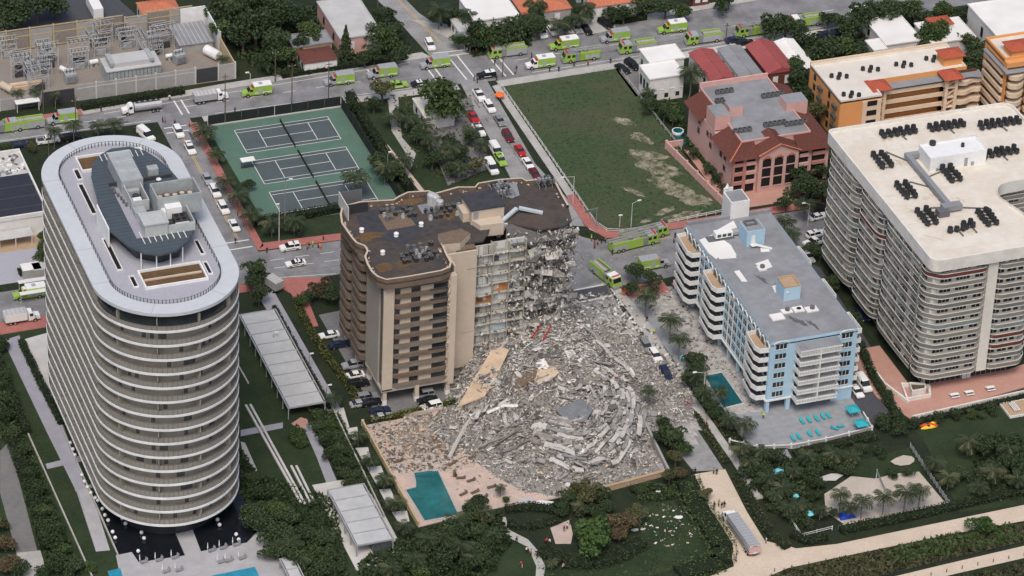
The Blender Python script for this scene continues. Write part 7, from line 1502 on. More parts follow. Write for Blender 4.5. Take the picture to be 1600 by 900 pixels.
trees('around the pink house', [(468, 30, 4.2, 'deep'), (480, 50, 3.6, 'mid'), (495, 62, 2.6, 'loose'), (540, 78, 3.6, 'cone', 1), (468, 70, 3, 'deep'), (590, 52, 3.8, 'deep'), (608, 66, 3.6, 'mid'), (585, 84, 2.8, 'deep'), (622, 84, 2.6, 'loose'), (570, 92, 2.2, 'deep'), (603, 22, 3, 'loose'), (618, 48, 2.8, 'deep'), (548, 30, 2.4, 'loose')])
trees('right of the side street', [(745, 52, 3.6, 'deep'), (763, 62, 3.6, 'mid'), (735, 68, 2.8, 'loose'), (785, 52, 3.8, 'deep'), (806, 48, 3.6, 'deep'), (822, 40, 3, 'loose'), (690, 22, 3, 'loose'), (712, 26, 2.6, 'deep'), (716, 64, 2.2, 'mid')])
trees('in the gardens beyond the fire trucks', [(838, 22, 3.4, 'deep'), (842, 44, 3, 'deep'), (884, 38, 2.4, 'loose'), (910, 22, 2.8, 'deep'), (958, 22, 2.6, 'loose'), (975, 22, 2.8, 'deep'), (1008, 12, 3, 'deep'), (1040, 10, 3.2, 'loose'), (1062, 18, 3, 'mid'), (1130, 6, 3, 'loose')])
trees('in the garden beside the tennis courts', [(693, 165, 6.4, 'mid', 2), (598, 140, 3.4, 'olive'), (722, 240, 2.6, 'loose'), (645, 190, 2, 'deep'), (652, 208, 2.8, 'loose'), (702, 225, 2.8, 'deep'), (622, 178, 2.2, 'loose'), (676, 250, 2.4, 'deep'), (590, 255, 3, 'deep'), (612, 268, 3, 'mid'), (735, 215, 2.2, 'deep'), (706, 262, 2.4, 'loose'), (742, 262, 2.2, 'olive'), (584, 165, 2.2, 'deep')])
trees('behind the pink and orange blocks', [(1205, 45, 4, 'deep'), (1228, 36, 3.6, 'loose'), (1245, 50, 3.6, 'deep'), (1290, 82, 4.6, 'deep'), (1318, 76, 4.4, 'mid'), (1340, 86, 3.8, 'deep'), (1322, 42, 4, 'deep'), (1345, 30, 4.2, 'deep'), (1372, 18, 4.4, 'deep'), (1398, 14, 4, 'loose'), (1425, 12, 4, 'mid'), (1442, 30, 3.4, 'deep'), (1450, 55, 4, 'mid'), (1470, 52, 3.6, 'mid'), (1440, 66, 3, 'deep'), (1510, 64, 3, 'olive'), (1525, 80, 4, 'deep'), (1530, 105, 4.4, 'deep'), (1250, 125, 4.4, 'deep', 3), (1240, 100, 3.2, 'mid', 3), (1275, 175, 3.2, 'olive', 2), (1262, 150, 3.2, 'loose'), (1478, 18, 3.4, 'mid'), (1502, 22, 3, 'loose'), (1295, 32, 3, 'loose')])
trees('between the pink and cream blocks', [(1246, 275, 3, 'deep'), (1262, 290, 3.4, 'deep'), (1278, 262, 3, 'loose'), (1284, 300, 2.8, 'deep'), (1228, 318, 2, 'loose'), (1282, 395, 2.4, 'deep'), (1266, 385, 2, 'loose'), (1300, 445, 2.2, 'deep'), (1335, 500, 2, 'deep')])
trees('beside the vacant lot wall', [(1018, 162, 2.4, 'loose'), (1038, 178, 2.2, 'deep'), (1052, 185, 2, 'mid'), (1084, 240, 1.6, 'deep'), (1104, 262, 1.7, 'loose'), (1118, 278, 1.6, 'deep'), (1132, 296, 1.6, 'olive'), (1012, 152, 1.6, 'olive')])
trees('by the avenue and terrace street', [(402, 425, 3, 'deep', 2), (392, 445, 2.2, 'loose'), (405, 462, 2.4, 'deep'), (485, 462, 2, 'deep'), (500, 452, 2.6, 'brown'), (518, 458, 2.4, 'deep'), (470, 470, 1.8, 'mid'), (545, 165, 1.4, 'deep'), (70, 385, 2.6, 'mid', 1), (65, 400, 2.4, 'mid', 1), (72, 370, 2, 'mid'), (12, 230, 1.8, 'loose'), (52, 232, 1.4, 'olive'), (388, 290, 1.8, 'loose')])
trees('around the crossing of the buried street', [(995, 425, 2.4, 'loose', 2), (1015, 432, 2.6, 'loose', 2), (988, 450, 2.2, 'deep'), (1012, 455, 2, 'deep'), (904, 510, 1.4, 'deep')])
trees('left of the dark teal pool', [(1082, 566, 2.4, 'deep'), (1088, 580, 2.6, 'deep'), (1080, 594, 2.4, 'loose'), (1094, 606, 2, 'deep'), (1100, 620, 2.2, 'mid'), (1112, 634, 2.2, 'deep'), (1120, 646, 1.8, 'deep'), (1092, 560, 1.8, 'loose')])
trees('beside the sand track below the rubble', [(1055, 688, 3.2, 'deep', 1), (1040, 682, 2.4, 'deep', .6), (1036, 662, 2, 'deep', .4), (1066, 702, 2.2, 'mid', .6), (1056, 716, 1.7, 'olive', 1.4), (1062, 738, 1.8, 'brown', 1.4), (1046, 744, 1.8, 'olive', 1), (1100, 772, 1.6, 'olive', 1), (1003, 768, 1.4, 'deep', .3)])
trees('on the lawn below the rubble', [(926, 842, 4.8, 'bright', .6), (978, 815, 3.2, 'brown', 1.6), (968, 832, 2.6, 'brown', 1), (995, 806, 2.2, 'olive', 1.4), (902, 765, 2.8, 'olive', 1.6), (918, 778, 2.8, 'olive', 1), (890, 780, 2.4, 'deep', .6), (940, 776, 2.4, 'deep', .4), (952, 792, 2, 'loose', 1), (912, 798, 2.2, 'deep', .3), (880, 796, 2, 'deep', .3), (935, 806, 1.8, 'loose', .4)])
trees('at the foot of the teal pool', [(735, 798, 2.6, 'deep', 1), (748, 788, 2.2, 'loose', 1.2), (728, 812, 2.6, 'deep', .6), (700, 832, 3, 'deep', .8), (682, 844, 2.8, 'loose', .8), (720, 838, 2.8, 'deep', .6), (748, 832, 2.6, 'deep', .5), (668, 858, 2.6, 'deep', .4), (740, 858, 2.6, 'loose', .5), (706, 862, 2.8, 'deep', .3), (690, 880, 3, 'deep', .3), (640, 885, 2.4, 'deep', .3), (730, 884, 2.8, 'deep', .3), (763, 846, 2, 'loose', .6), (610, 895, 2.4, 'deep', .3), (660, 895, 2.6, 'mid', .3), (790, 742+40, 1, 'mid', .2), (768, 882, 1.8, 'deep', .3), (756, 812, 2, 'olive', .6)])
trees('between the rounded tower and pergola', [(462, 678, 2.6, 'mid', .4), (470, 690, 2, 'mid', .2), (392, 800, 3, 'deep', .4), (410, 818, 3, 'deep', .6), (430, 800, 2.8, 'mid', .5), (452, 812, 2.8, 'deep', .6), (425, 838, 3, 'deep', .5), (450, 842, 3, 'loose', .5), (475, 836, 2.8, 'deep', .6), (500, 842, 2.6, 'deep', .6), (482, 866, 3, 'mid', .5), (510, 872, 2.6, 'deep', .4), (456, 872, 2.8, 'deep', .4), (430, 862, 2.4, 'loose', .6), (498, 894, 2.6, 'deep', .4), (525, 890, 2, 'deep', .4), (402, 772, 2.4, 'deep', .3), (398, 745, 2, 'loose', .3)])
trees('along the hedge right of the pergolas', [(498, 668, 1.9, 'deep', .3), (508, 688, 2, 'deep', .3), (518, 706, 2, 'loose', .3), (528, 724, 2, 'deep', .3), (538, 742, 2, 'deep', .3), (546, 758, 1.8, 'loose', .3), (515, 665, 1.7, 'mid', .3), (525, 684, 1.7, 'deep', .3), (536, 704, 1.7, 'loose', .3), (548, 726, 1.7, 'deep', .3), (556, 744, 1.7, 'deep', .3), (566, 756, 1.6, 'deep', .3)])
trees('in the dark garden at the bottom left', [(4, 590, 2.2, 'deep', .3), (8, 622, 2.2, 'loose', .3), (12, 650, 2.2, 'deep', .3), (24, 676, 2, 'loose', .3), (34, 706, 2, 'deep', .3), (48, 740, 2, 'loose', .3), (58, 768, 2.2, 'deep', .3), (70, 798, 2.2, 'mid', .4), (68, 825, 2.2, 'deep', .4), (84, 828, 2.4, 'loose', .4), (82, 852, 2.6, 'deep', .4), (100, 858, 2.4, 'mid', .4), (92, 882, 2.6, 'deep', .3), (112, 888, 2.4, 'deep', .3), (8, 850, 2.8, 'brown', .3), (14, 880, 3, 'brown', .3), (30, 892, 2.4, 'deep', .3), (2, 540, 2.4, 'deep', .2), (4, 820, 2, 'olive', .2), (66, 895, 2, 'deep', .3), (142, 886, 1.6, 'mid', .2)])
trees('in the palm garden below the blue building', [(1205, 715, 2.4, 'deep', 1), (1180, 722, 2.4, 'loose', 1), (1192, 738, 2.4, 'deep', .8), (1218, 752, 2.2, 'deep', .6), (1206, 766, 2.2, 'loose', .6), (1228, 772, 2.2, 'deep', .5), (1214, 788, 2, 'deep', .4), (1240, 790, 2, 'loose', .5), (1252, 806, 1.8, 'deep', .4), (1234, 806, 2, 'deep', .4), (1262, 818, 1.6, 'deep', .3), (1170, 738, 2, 'deep', .6), (1184, 756, 2, 'loose', .5)])
trees('beside the sand volleyball court', [(1262, 718, 2.2, 'deep', .4), (1282, 724, 2.4, 'loose', .5), (1268, 740, 2.2, 'deep', .4), (1296, 712, 2, 'deep', .3), (1312, 722, 2.2, 'loose', .4), (1325, 735, 1.8, 'deep', .3), (1278, 756, 2, 'deep', .4), (1272, 776, 1.6, 'deep', .3), (1302, 802, 1.3, 'deep', .5), (1396, 742, 1.5, 'deep', .2), (1418, 738, 1.5, 'deep', .2), (1375, 706, 1.8, 'deep', .3), (1345, 700, 1.8, 'loose', .3)])
trees('on the lawn below the pink plaza', [(1377, 660, 2.2, 'deep', .8), (1402, 655, 2.2, 'deep', .8), (1406, 668, 2, 'loose', .5), (1428, 662, 1.6, 'deep', .4), (1465, 652, 1.5, 'deep', .4), (1494, 648, 1.6, 'deep', .4), (1518, 648, 1.4, 'mid', .2), (1550, 640, 1.7, 'deep', .4), (1530, 648, 1.2, 'deep', .2), (1538, 700, 3, 'deep', 1), (1560, 690, 3, 'loose', 1), (1585, 700, 3, 'deep', 1), (1572, 725, 3, 'loose', .8), (1595, 735, 3, 'deep', .8), (1540, 742, 2.6, 'loose', .5), (1500, 742, 2.2, 'deep', .4), (1390, 614, 1, 'loose', 1), (1392, 622, 1, 'deep', .4)])
trees('alone on the dune beside the sand track', [(1538, 820, 2.9, 'bright', .4)])
# palms: trunk and separate fronds
def frond(droop, L, n=15):
 b = MB(); P = []
 for i in range(n+1): t = i/n; P.append((L*(t-.16*droop*t*t), 0, L*(.42*t-.62*droop*t*t)))
 for i in range(n):
  (x0, _, z0), (x1, _, z1) = P[i], P[i+1]; b.face([(x0, -.03, z0), (x1, -.02, z1), (x1, .02, z1), (x0, .03, z0)])
  if i:
   l = L*.32*math.sin(PI*min(1, .16+.84*i/n))**.7
   for s_ in (-1, 1):
    k_ = l*(1.05+.2*(i % 2)); b.face([(x0, s_*.01, z0), (x0+(x1-x0)*.62, s_*.01, z0+(z1-z0)*.62), (x0+k_*.62, s_*k_*.78, z1-k_*(.4+.15*(i % 3))), (x0+k_*.55, s_*k_*.8, z1-k_*(.46+.15*(i % 3)))])
 return b
FM = [mesh('frond', frond(d, 1.0), m) for d in (.75, 1.15) for m in ('leaf_palm', 'leaf_palm_pale')]
TRK = mesh('palm_trunk', MB().tube([(0, 0, 0), (.02, .01, .3), (.03, .0, .65), (0, 0, 1)], .05, 7, r1=.032), 'palm_bark', True)
def palm(px, py, h, r, label, group, pale=0, nf=15):
 """px, py: the crown"""
 x, y = G(px, py, h); t = thing('palm_tree', label, 'palm tree', (x, y, 0), group, rnd.random()*6.28, local=True)
 k = ob('trunk', TRK, None, t); k.scale = (max(2.6, h*.62), max(2.6, h*.62), h)
 for i in range(nf):
  f_ = ob('frond', FM[(2 if i % 3 == 0 else 0)+(1 if (pale and i % 2) or rnd.random() < .12 else 0)], None, t); tl = (i % 3)*.42-.45+rnd.uniform(-.15, .15)
  f_.location = (0, 0, h); f_.rotation_euler = (rnd.uniform(-.2, .2), tl, i*2*PI/nf*2.0+rnd.uniform(-.2, .2)); s_ = r*rnd.uniform(.98, 1.28); f_.scale = (s_, s_, s_)
def palms(zone, items, pale=0):
 for i, (px, py, h, r) in enumerate(sorted(items)): palm(px, py, h, r, f'palm tree {zone}' + (f', {nth(i)} from left' if len(items) > 1 else ''), f'palms {zone}', pale)
palms('beside the sand volleyball court', [(1314, 772, 5, 2.4), (1348, 782, 5, 2.6), (1382, 776, 5.4, 2.7), (1416, 770, 6, 3), (1438, 766, 5.2, 2.4), (1326, 792, 3, 2.2)])
palms('between the buried street and the blue building', [(1048, 500, 6.5, 2.9), (1062, 530, 5.5, 2.6), (1010, 462, 6, 2.9), (1014, 610, 5, 2)])
palms('in front of the dark teal pool', [(1126, 612, 4, 2.2), (1138, 654, 3.5, 2.4), (1164, 662, 4.2, 2.8)])
palms('on the dark lawn at far right', [(1514, 690, 4, 3.2), (1482, 745, 3.4, 2.6), (1552, 735, 3.4, 3)], 1)
palms('along the tennis court street', [(320, 205, 4.5, 3.4), (372, 305, 4, 3), (392, 335, 4.2, 3), (425, 348, 4, 3), (460, 345, 4, 3), (352, 282, 3.6, 2.6), (338, 240, 3.4, 2.4)])
palms('at the near right corner of the tennis courts', [(556, 276, 6, 3.4), (602, 262, 5, 3.2), (632, 250, 4, 2.6)])
palms('in the garden left of the police cars', [(636, 185, 4, 2.8), (662, 196, 4, 2.6), (705, 232, 4.5, 3), (735, 205, 4, 2.4), (752, 225, 3.6, 2.2)])
palms('beyond the avenue', [(686, 14, 6, 3.6), (730, 22, 5, 3), (836, 8, 5, 3), (830, 28, 5, 3), (872, 38, 4.4, 2.8), (915, 12, 5, 3), (905, 28, 4, 2.6), (768, 55, 4.4, 3)])
palms('beside the white two-storey house', [(1080, 112, 8, 3.6), (1012, 145, 4, 2)])
palms('at the avenue edge left of the tower', [(28, 145, 4, 1.8), (54, 142, 4, 1.8), (86, 148, 4, 1.6), (115, 196, 5, 2.2), (153, 195, 4.5, 2.4), (178, 192, 4.5, 2.4), (84, 204, 5, 2.2), (348, 92, 4.5, 1.8)])
palms('behind the blue building', [(1226, 346, 5, 2.8), (1236, 366, 4.6, 2.6), (1258, 318, 5, 2.8), (1280, 240, 5, 2.6), (1300, 300, 5, 2.4)])
palms('in the paved strip beside the tan wall', [(522, 622, 3.4, 2.2), (560, 680, 3, 2.2), (578, 718, 3.2, 2.3), (600, 748, 3.2, 2.3), (618, 785, 3.4, 2.5), (632, 822, 3.2, 2.3)])
palms('in the planting round the teal pool', [(738, 792, 3.4, 2.4), (782, 762, 2.6, 1.4), (694, 838, 3.2, 2.8), (452, 848, 3.6, 3), (470, 872, 3, 2.6), (742, 872, 3, 2.4)])
palms('in the umbrella garden', [(1190, 705, 4, 2.6), (1240, 735, 3.2, 2.2), (1246, 790, 3.4, 2.4), (1282, 796, 2.8, 2), (1212, 772, 3.2, 2.2)])
palms('scattered through the garden below the pool terrace', [(668, 842, 4, 2.6), (712, 812, 4, 2.6), (758, 800, 3.4, 2.2), (772, 835, 3, 2), (648, 872, 3.6, 2.6), (720, 852, 4, 2.6), (610, 888, 3.4, 2.4)])
palms('along the footpath below the blue building', [(1158, 700, 4, 2.6), (1172, 722, 3.6, 2.4), (1200, 745, 4, 2.6), (1222, 762, 3.6, 2.4), (1232, 792, 3.4, 2.2), (1100, 612, 4.5, 2.6), (1090, 585, 5, 2.6), (1262, 712, 3.6, 2.4), (1302, 708, 3.4, 2.4), (1330, 712, 3.4, 2.2)])
palms('on the dark lawn beside the white court fence', [(1462, 722, 3.4, 2.6), (1575, 700, 4, 2.8), (1590, 748, 3.6, 2.6), (1530, 760, 3.2, 2.4)])
palms('in the garden beside the terrace street', [(672, 218, 4, 2.6), (690, 240, 4, 2.6), (718, 262, 4, 2.4), (612, 182, 3.6, 2.4)])
palms('beside the orange tower', [(1497, 160, 3, 2.2)])
palms('on the lawn below the rubble', [(862, 868+10, 2, 1.6), (1000, 800, 3, 2), (905, 792, 2.6, 1.8)], 1)
# hedges
def hedge(label, pts, w_, h, leaf='leaf_hedge', pxs=True, dens=30):
 P = GP(pts) if pxs else pts; t = thing('hedge', label, 'hedge', (P[0][0], P[0][1], 0)); core = MB(); C = []
 for (xa, ya), (xb, yb) in zip(P[:-1], P[1:]):
  L = math.hypot(xb-xa, yb-ya); a = math.atan2(yb-ya, xb-xa); core.obox(((xa+xb)/2, (ya+yb)/2, h*.42), (L, w_*.7, h*.84), (0, 0, a)); n = int(L*dens*(w_+h*1.4)/3)
  u, v, z = rv.random(n)*L, rv.uniform(-.5, .5, n)*w_, rv.random(n)**.6*h; q = rv.random(n) < .5; z = np.where(q, h*(.94+.1*rv.random(n)), z); v = np.where(q, v, np.sign(v)*w_*.5*(.9+.2*rv.random(n)))
  C.append(np.stack([xa+math.cos(a)*u-math.sin(a)*v, ya+math.sin(a)*u+math.cos(a)*v, z], 1))
 ob('shade_core', core, 'hedge_core', t); ob('foliage', npmesh('foliage', *leaves_np(np.concatenate(C), .42, rv), [leaf]), None, t)  # solid core box, coloured dark for the shaded inside of the hedge
hedge('tall clipped hedge along the garden side of the tennis courts', [(545, 155), (575, 205), (610, 262), (640, 300)], 2.2, 2.6); hedge('dark hedge along the near edge of the tennis courts', [(395, 352), (450, 345), (530, 330)], 2.2, 2.0); hedge('hedge in front of the substation wall', [(128, 172), (200, 160), (288, 146)], 2.0, 1.8); hedge('dark hedge beside the gravel yard sheds', [(30, 430), (80, 418)], 2, 1.6)
hedge('yellow-green hedge between grey path and parking court', [(462, 470), (480, 510), (510, 560), (545, 605), (562, 632)], 1.6, 1.2, 'leaf_yellow'); hedge('hedge below the cars under the tan building', [(578, 660), (615, 655), (650, 645), (712, 632)], 1.7, 1.2, 'leaf_yellow'); hedge('dark hedge between pergola and grey path', [(428, 482), (470, 560), (516, 640)], 1.1, 1.1)
hedge('hedge along the sand track beside the lawn', [(1070, 750), (1085, 790), (1112, 830), (1130, 860), (1125, 880), (1060, 900)], 6, 1.4, 'leaf_mid', dens=16); hedge('hedge behind the volleyball fence along the sand', [(1312, 832), (1400, 815), (1500, 792), (1600, 768)], 2.4, 1.4); hedge('hedge at the lower corner of the umbrella garden', [(1236, 838), (1262, 850), (1292, 842)], 2, 1.4)
hedge('curved hedge round the lawn terrace below the rubble', [(790, 800), (830, 795), (868, 800), (890, 795)], 2.4, 1.2); hedge('lower curved hedge below the first one', [(792, 822), (830, 826), (872, 815)], 2.2, 1.1); hedge('dark hedge round the bright tree', [(845, 862), (880, 880), (925, 884), (965, 872), (1005, 850)], 4, 1.2); hedge('low hedge on the lawn right of the brown wall', [(985, 768), (1020, 762), (1055, 772), (1040, 780), (995, 778)], 2.2, .9, 'leaf_mid')
hedge('hedge between blue building parking and pink plaza', [(1342, 540), (1362, 590), (1388, 632), (1402, 652)], 2, 1.5); hedge('hedge below the terrace balustrade of the blue building', [(1240, 712), (1300, 700), (1370, 684)], 2.2, 1.2); hedge('dark hedge along the plaza lawn edge', [(1420, 664), (1500, 646), (1600, 622)], 1.6, 1.0); hedge('hedge along the drive beside the buried street footpath', [(1088, 650), (1110, 685), (1135, 725)], 1.4, .7, 'leaf_olive'); hedge('wide olive ground hedge beside the footpath', [(1118, 640), (1150, 690), (1180, 735), (1195, 770)], 4, .8, 'leaf_olive', dens=16)
hedge('hedge across the avenue in front of gardens', [(440, 122), (500, 112), (560, 104), (635, 92)], 1.8, 1.5); hedge('hedge beyond the avenue before the white house garden', [(945, 40), (1010, 30)], 1.6, 1.5); hedge('hedge along the sand path beside the palm garden', [(1150, 745), (1180, 800), (1205, 838), (1230, 858)], 2.4, 1.0, 'leaf_olive', dens=18)
hedge('tall dark hedge left of the garden path', [(-6, 560), (18, 620), (42, 680)], 2.0, 1.6); hedge('dark hedge between plaza and grey garden path', [(33, 536), (66, 606), (96, 664)], 1.6, 1.2); hedge('dark hedge along the left drive', [(20, 690), (60, 800), (72, 860)], 3, 1.8)
# ground cover no one could count
def cover(name, P, n, size, leaf, h=.35):
 q = scatter(GP(P), n, rv); C = np.column_stack([q, h*rv.random(len(q))+.05]); tag(ob(name, npmesh(name, *leaves_np(C, size, rv, up=.1, asp=1.5), [leaf]), None), kind='stuff')
cover('dune_grass', [(1195, 905), (1240, 890), (1320, 872), (1480, 842), (1600, 820), (1800, 782), (1800, 800), (1600, 846), (1480, 874), (1380, 898), (1320, 930), (1180, 930)], 9000, .7, 'dune_grass', .5); cover('dune_grass', [(1330, 935), (1470, 908), (1600, 880), (1800, 842), (1800, 960), (1320, 960)], 7000, .7, 'dune_grass', .5)
cover('ground_cover', [(1385, 860), (1480, 838), (1580, 820), (1600, 845), (1500, 865), (1400, 885)], 1600, .8, 'leaf_mid', .8)
cover('ground_cover', [(0, 560), (26, 650), (130, 900), (84, 900), (56, 830), (12, 690), (0, 690)], 3200, .8, 'leaf_deep', .6); cover('ground_cover', [(480, 640), (530, 650), (600, 800), (570, 760), (510, 690)], 3200, .7, 'leaf_deep', .9); cover('ground_cover', [(376, 700), (400, 740), (520, 780), (545, 900), (480, 900), (405, 820), (376, 770)], 4200, .8, 'leaf_deep', .5)
cover('ground_cover', [(640, 835), (780, 800), (800, 850), (760, 900), (560, 930), (560, 880)], 6500, .8, 'leaf_deep', .7); cover('ground_cover', [(1160, 705), (1250, 720), (1270, 800), (1255, 830), (1200, 800)], 2600, .7, 'leaf_deep', .6); cover('ground_cover', [(1520, 705), (1620, 690), (1620, 780), (1520, 785)], 1500, .8, 'leaf_deep', .4)
cover('ground_cover', [(600, 150), (735, 140), (770, 270), (700, 290), (640, 260)], 500, .8, 'leaf_olive', .4); cover('ground_cover', [(380, 20), (520, 10), (640, 70), (640, 92), (430, 122), (370, 90)], 4200, .9, 'leaf_deep', .7); cover('ground_cover', [(700, 40), (830, 20), (830, 72), (740, 90)], 2200, .9, 'leaf_deep', .6); cover('ground_cover', [(1240, 60), (1520, 10), (1540, 120), (1280, 190), (1240, 140)], 4200, 1, 'leaf_deep', .7); cover('ground_cover', [(1004, 150), (1060, 160), (1075, 200), (1165, 300), (1138, 310), (1088, 245), (1045, 190)], 1600, .7, 'leaf_mid', .5); cover('ground_cover', [(1000, 770), (1070, 760), (1140, 870), (1120, 900), (850, 910), (830, 870), (960, 880), (1010, 850)], 700, .45, 'leaf_mid', .15)
cover('ground_cover', [(1230, 270), (1300, 250), (1300, 330), (1220, 320)], 1500, .7, 'leaf_deep', .5); cover('lot_tufts', [(790, 140), (950, 105), (1125, 330), (1050, 350), (930, 360), (905, 330)], 3000, .35, 'leaf_olive', .12)
# ================================================================ VEHICLES
def wheels(t, L, W, xs, r=.5, w_=.3):
 for x in xs:
  for s_ in (-1, 1):
   b = MB(); y0, y1 = s_*W/2-s_*w_, s_*W/2+s_*.03; n = 10
   b.xz([(x+r*math.cos(2*PI*k/n), r+r*math.sin(2*PI*k/n)) for k in range(n)], min(y0, y1), max(y0, y1)); w = ob('wheel', b, 'tyre', t)
   ob('rim', MB().xz([(x+r*.55*math.cos(2*PI*k/8), r+r*.55*math.sin(2*PI*k/8)) for k in range(8)], s_*(W/2+.035)-.01, s_*(W/2+.035)+.01), 'chrome', w)
def lights(t, L, W, z, tw=.28):
 for s_ in (-1, 1): ob('headlight', MB().box(L/2-.02, L/2+.03, s_*(W/2-.2)-tw/2, s_*(W/2-.2)+tw/2, z, z+.18), 'lamp_clear', t); ob('tail_light', MB().box(-L/2-.03, -L/2+.02, s_*(W/2-.18)-tw/2, s_*(W/2-.18)+tw/2, z, z+.2), 'lamp_red', t)
def frustum(b, x0, x1, y, z0, xa, xb, ya, z1, m=0):
 P = [(x0, -y, z0), (x1, -y, z0), (x1, y, z0), (x0, y, z0)]; Q = [(xa, -ya, z1), (xb, -ya, z1), (xb, ya, z1), (xa, ya, z1)]
 for k in range(4): j = (k+1) % 4; b.face([P[k], P[j], Q[j], Q[k]], m)
 b.face(Q, m); return b
CARS = {}
def car(kind, col, police=False):
 key = (kind, col, police)
 if key in CARS: return CARS[key]
 t = thing('car' if kind in ('sedan', 'suv') else {'pickup': 'pickup_truck', 'van': 'van'}[kind], '', {'sedan': 'car', 'suv': 'car', 'pickup': 'pickup truck', 'van': 'van'}[kind], local=True)
 L, W, H, hood, beam = dict(sedan=(4.8, 1.85, 1.45, .95, .92), suv=(4.9, 1.95, 1.8, 1.1, 1.08), pickup=(5.6, 2.0, 1.85, 1.15, 1.1), van=(5.8, 2.05, 2.3, 1.2, 1.25))[kind]
 prof = [(-L/2, .3), (L/2-.05, .3), (L/2, .55), (L/2-.1, hood-.12), (L/2-1.25, hood), (-L/2+.1, hood+.02), (-L/2, .7)]
 body = MB(); body.xz(prof, -W/2+.08, W/2-.08).xz([(-L/2+.06, .38), (L/2-.1, .38), (L/2-.06, .6), (L/2-.2, hood-.2), (-L/2+.12, hood-.15)], -W/2, W/2); ob('body', body, col, t)
 c0, c1, r0, r1 = dict(sedan=(-1.85, 1.05, -1.0, .3), suv=(-2.35, 1.1, -2.1, .35), pickup=(-.9, 1.15, -.65, .45), van=(-2.85, 1.7, -2.75, 1.0))[kind]
 ob('windows', frustum(MB(), c0, c1, W/2-.1, hood-.02, r0, r1, W/2-.28, H-.06), 'veh_glass', t); ob('roof', frustum(MB(), r0-.06, r1+.06, W/2-.24, H-.1, r0+.05, r1-.1, W/2-.34, H), 'veh_white' if police and col == 'veh_black' else col, t)
 for s_ in (-1, 1):
  for x in ((c0+r0)/2+.02, (r0+r1)/2): ob('door_pillar', MB().obox((x, s_*(W/2-.19), (hood+H)/2-.04), (.12, .05, H-hood-.04), (s_*.28, 0, 0)), col, t)
 if kind == 'pickup': ob('cargo_bed', MB().box(-L/2+.15, c0-.1, -W/2+.2, W/2-.2, hood-.0, hood+.03), 'metal_dark', t)
 if kind == 'van': ob('side_panel', MB().box(-L/2+.1, .2, -W/2+.06, W/2-.06, hood, H-.2), col, t)
 if police: ob('light_bar', MB().box((r0+r1)/2-.15, (r0+r1)/2+.15, -.6, .6, H, H+.12), 'veh_navy', t); ob('door_stripe', MB().box(-1, .9, -W/2-.015, W/2+.015, .62, .78), 'veh_navy' if col == 'veh_white' else 'veh_white', t)
 wheels(t, L, W, (-L/2+.95, L/2-.95), .34, .24); lights(t, L, W, .62); CARS[key] = t; return t
def ambulance(cab='lime', roof='veh_white', striped=1):
 t = thing('ambulance', '', 'ambulance', local=True); L, W = 7.4, 2.4
 ob('module', MB().box(-L/2, .9, -W/2, W/2, .55, 2.85), 'lime', t); ob('module_roof', MB().box(-L/2+.03, .87, -W/2+.03, W/2-.03, 2.85, 3.0), roof, t); ob('cab', frustum(MB().box(.9, 2.4, -W/2+.15, W/2-.15, .5, 1.35), .9, 2.4, W/2-.15, 1.35, .95, 1.75, W/2-.3, 2.3), cab, t)
 ob('hood', MB().xz([(2.3, .5), (L/2, .5), (L/2, 1.15), (2.3, 1.4)], -W/2+.25, W/2-.25), cab, t); ob('windshield', MB().face([(2.36, -.92, 1.42), (2.36, .92, 1.42), (1.83, .8, 2.22), (1.83, -.8, 2.22)]), 'veh_glass', t)
 for s_ in (-1, 1):
  ob('side_window', MB().obox((1.6, s_*(W/2-.2), 1.82), (.9, .04, .62), (s_*.16, 0, 0)), 'veh_glass', t); ob('locker_door', MB().box(-1.2, -.2, s_*W/2-.02, s_*W/2+.02, .9, 2.2), 'veh_silver', t); ob('stripe', MB().box(-L/2+.1, .8, s_*W/2-.015, s_*W/2+.015, 1.0, 1.2), 'veh_white', t)
 ob('light_bar', MB().box(1.0, 1.4, -.75, .75, 2.3, 2.48), 'lamp_red', t); ob('bumper', MB().box(L/2, L/2+.25, -W/2+.15, W/2-.15, .4, .75), 'chrome', t); ob('roof_unit', MB().box(-1.4, -.5, -.5, .5, 3.0, 3.16), 'veh_silver', t); ob('rear_door', MB().box(-L/2-.03, -L/2, -.8, .8, .7, 2.5), 'lime_dark', t)
 wheels(t, L, W, (-2.1, 2.5), .48, .34); lights(t, L, W, .85); return t
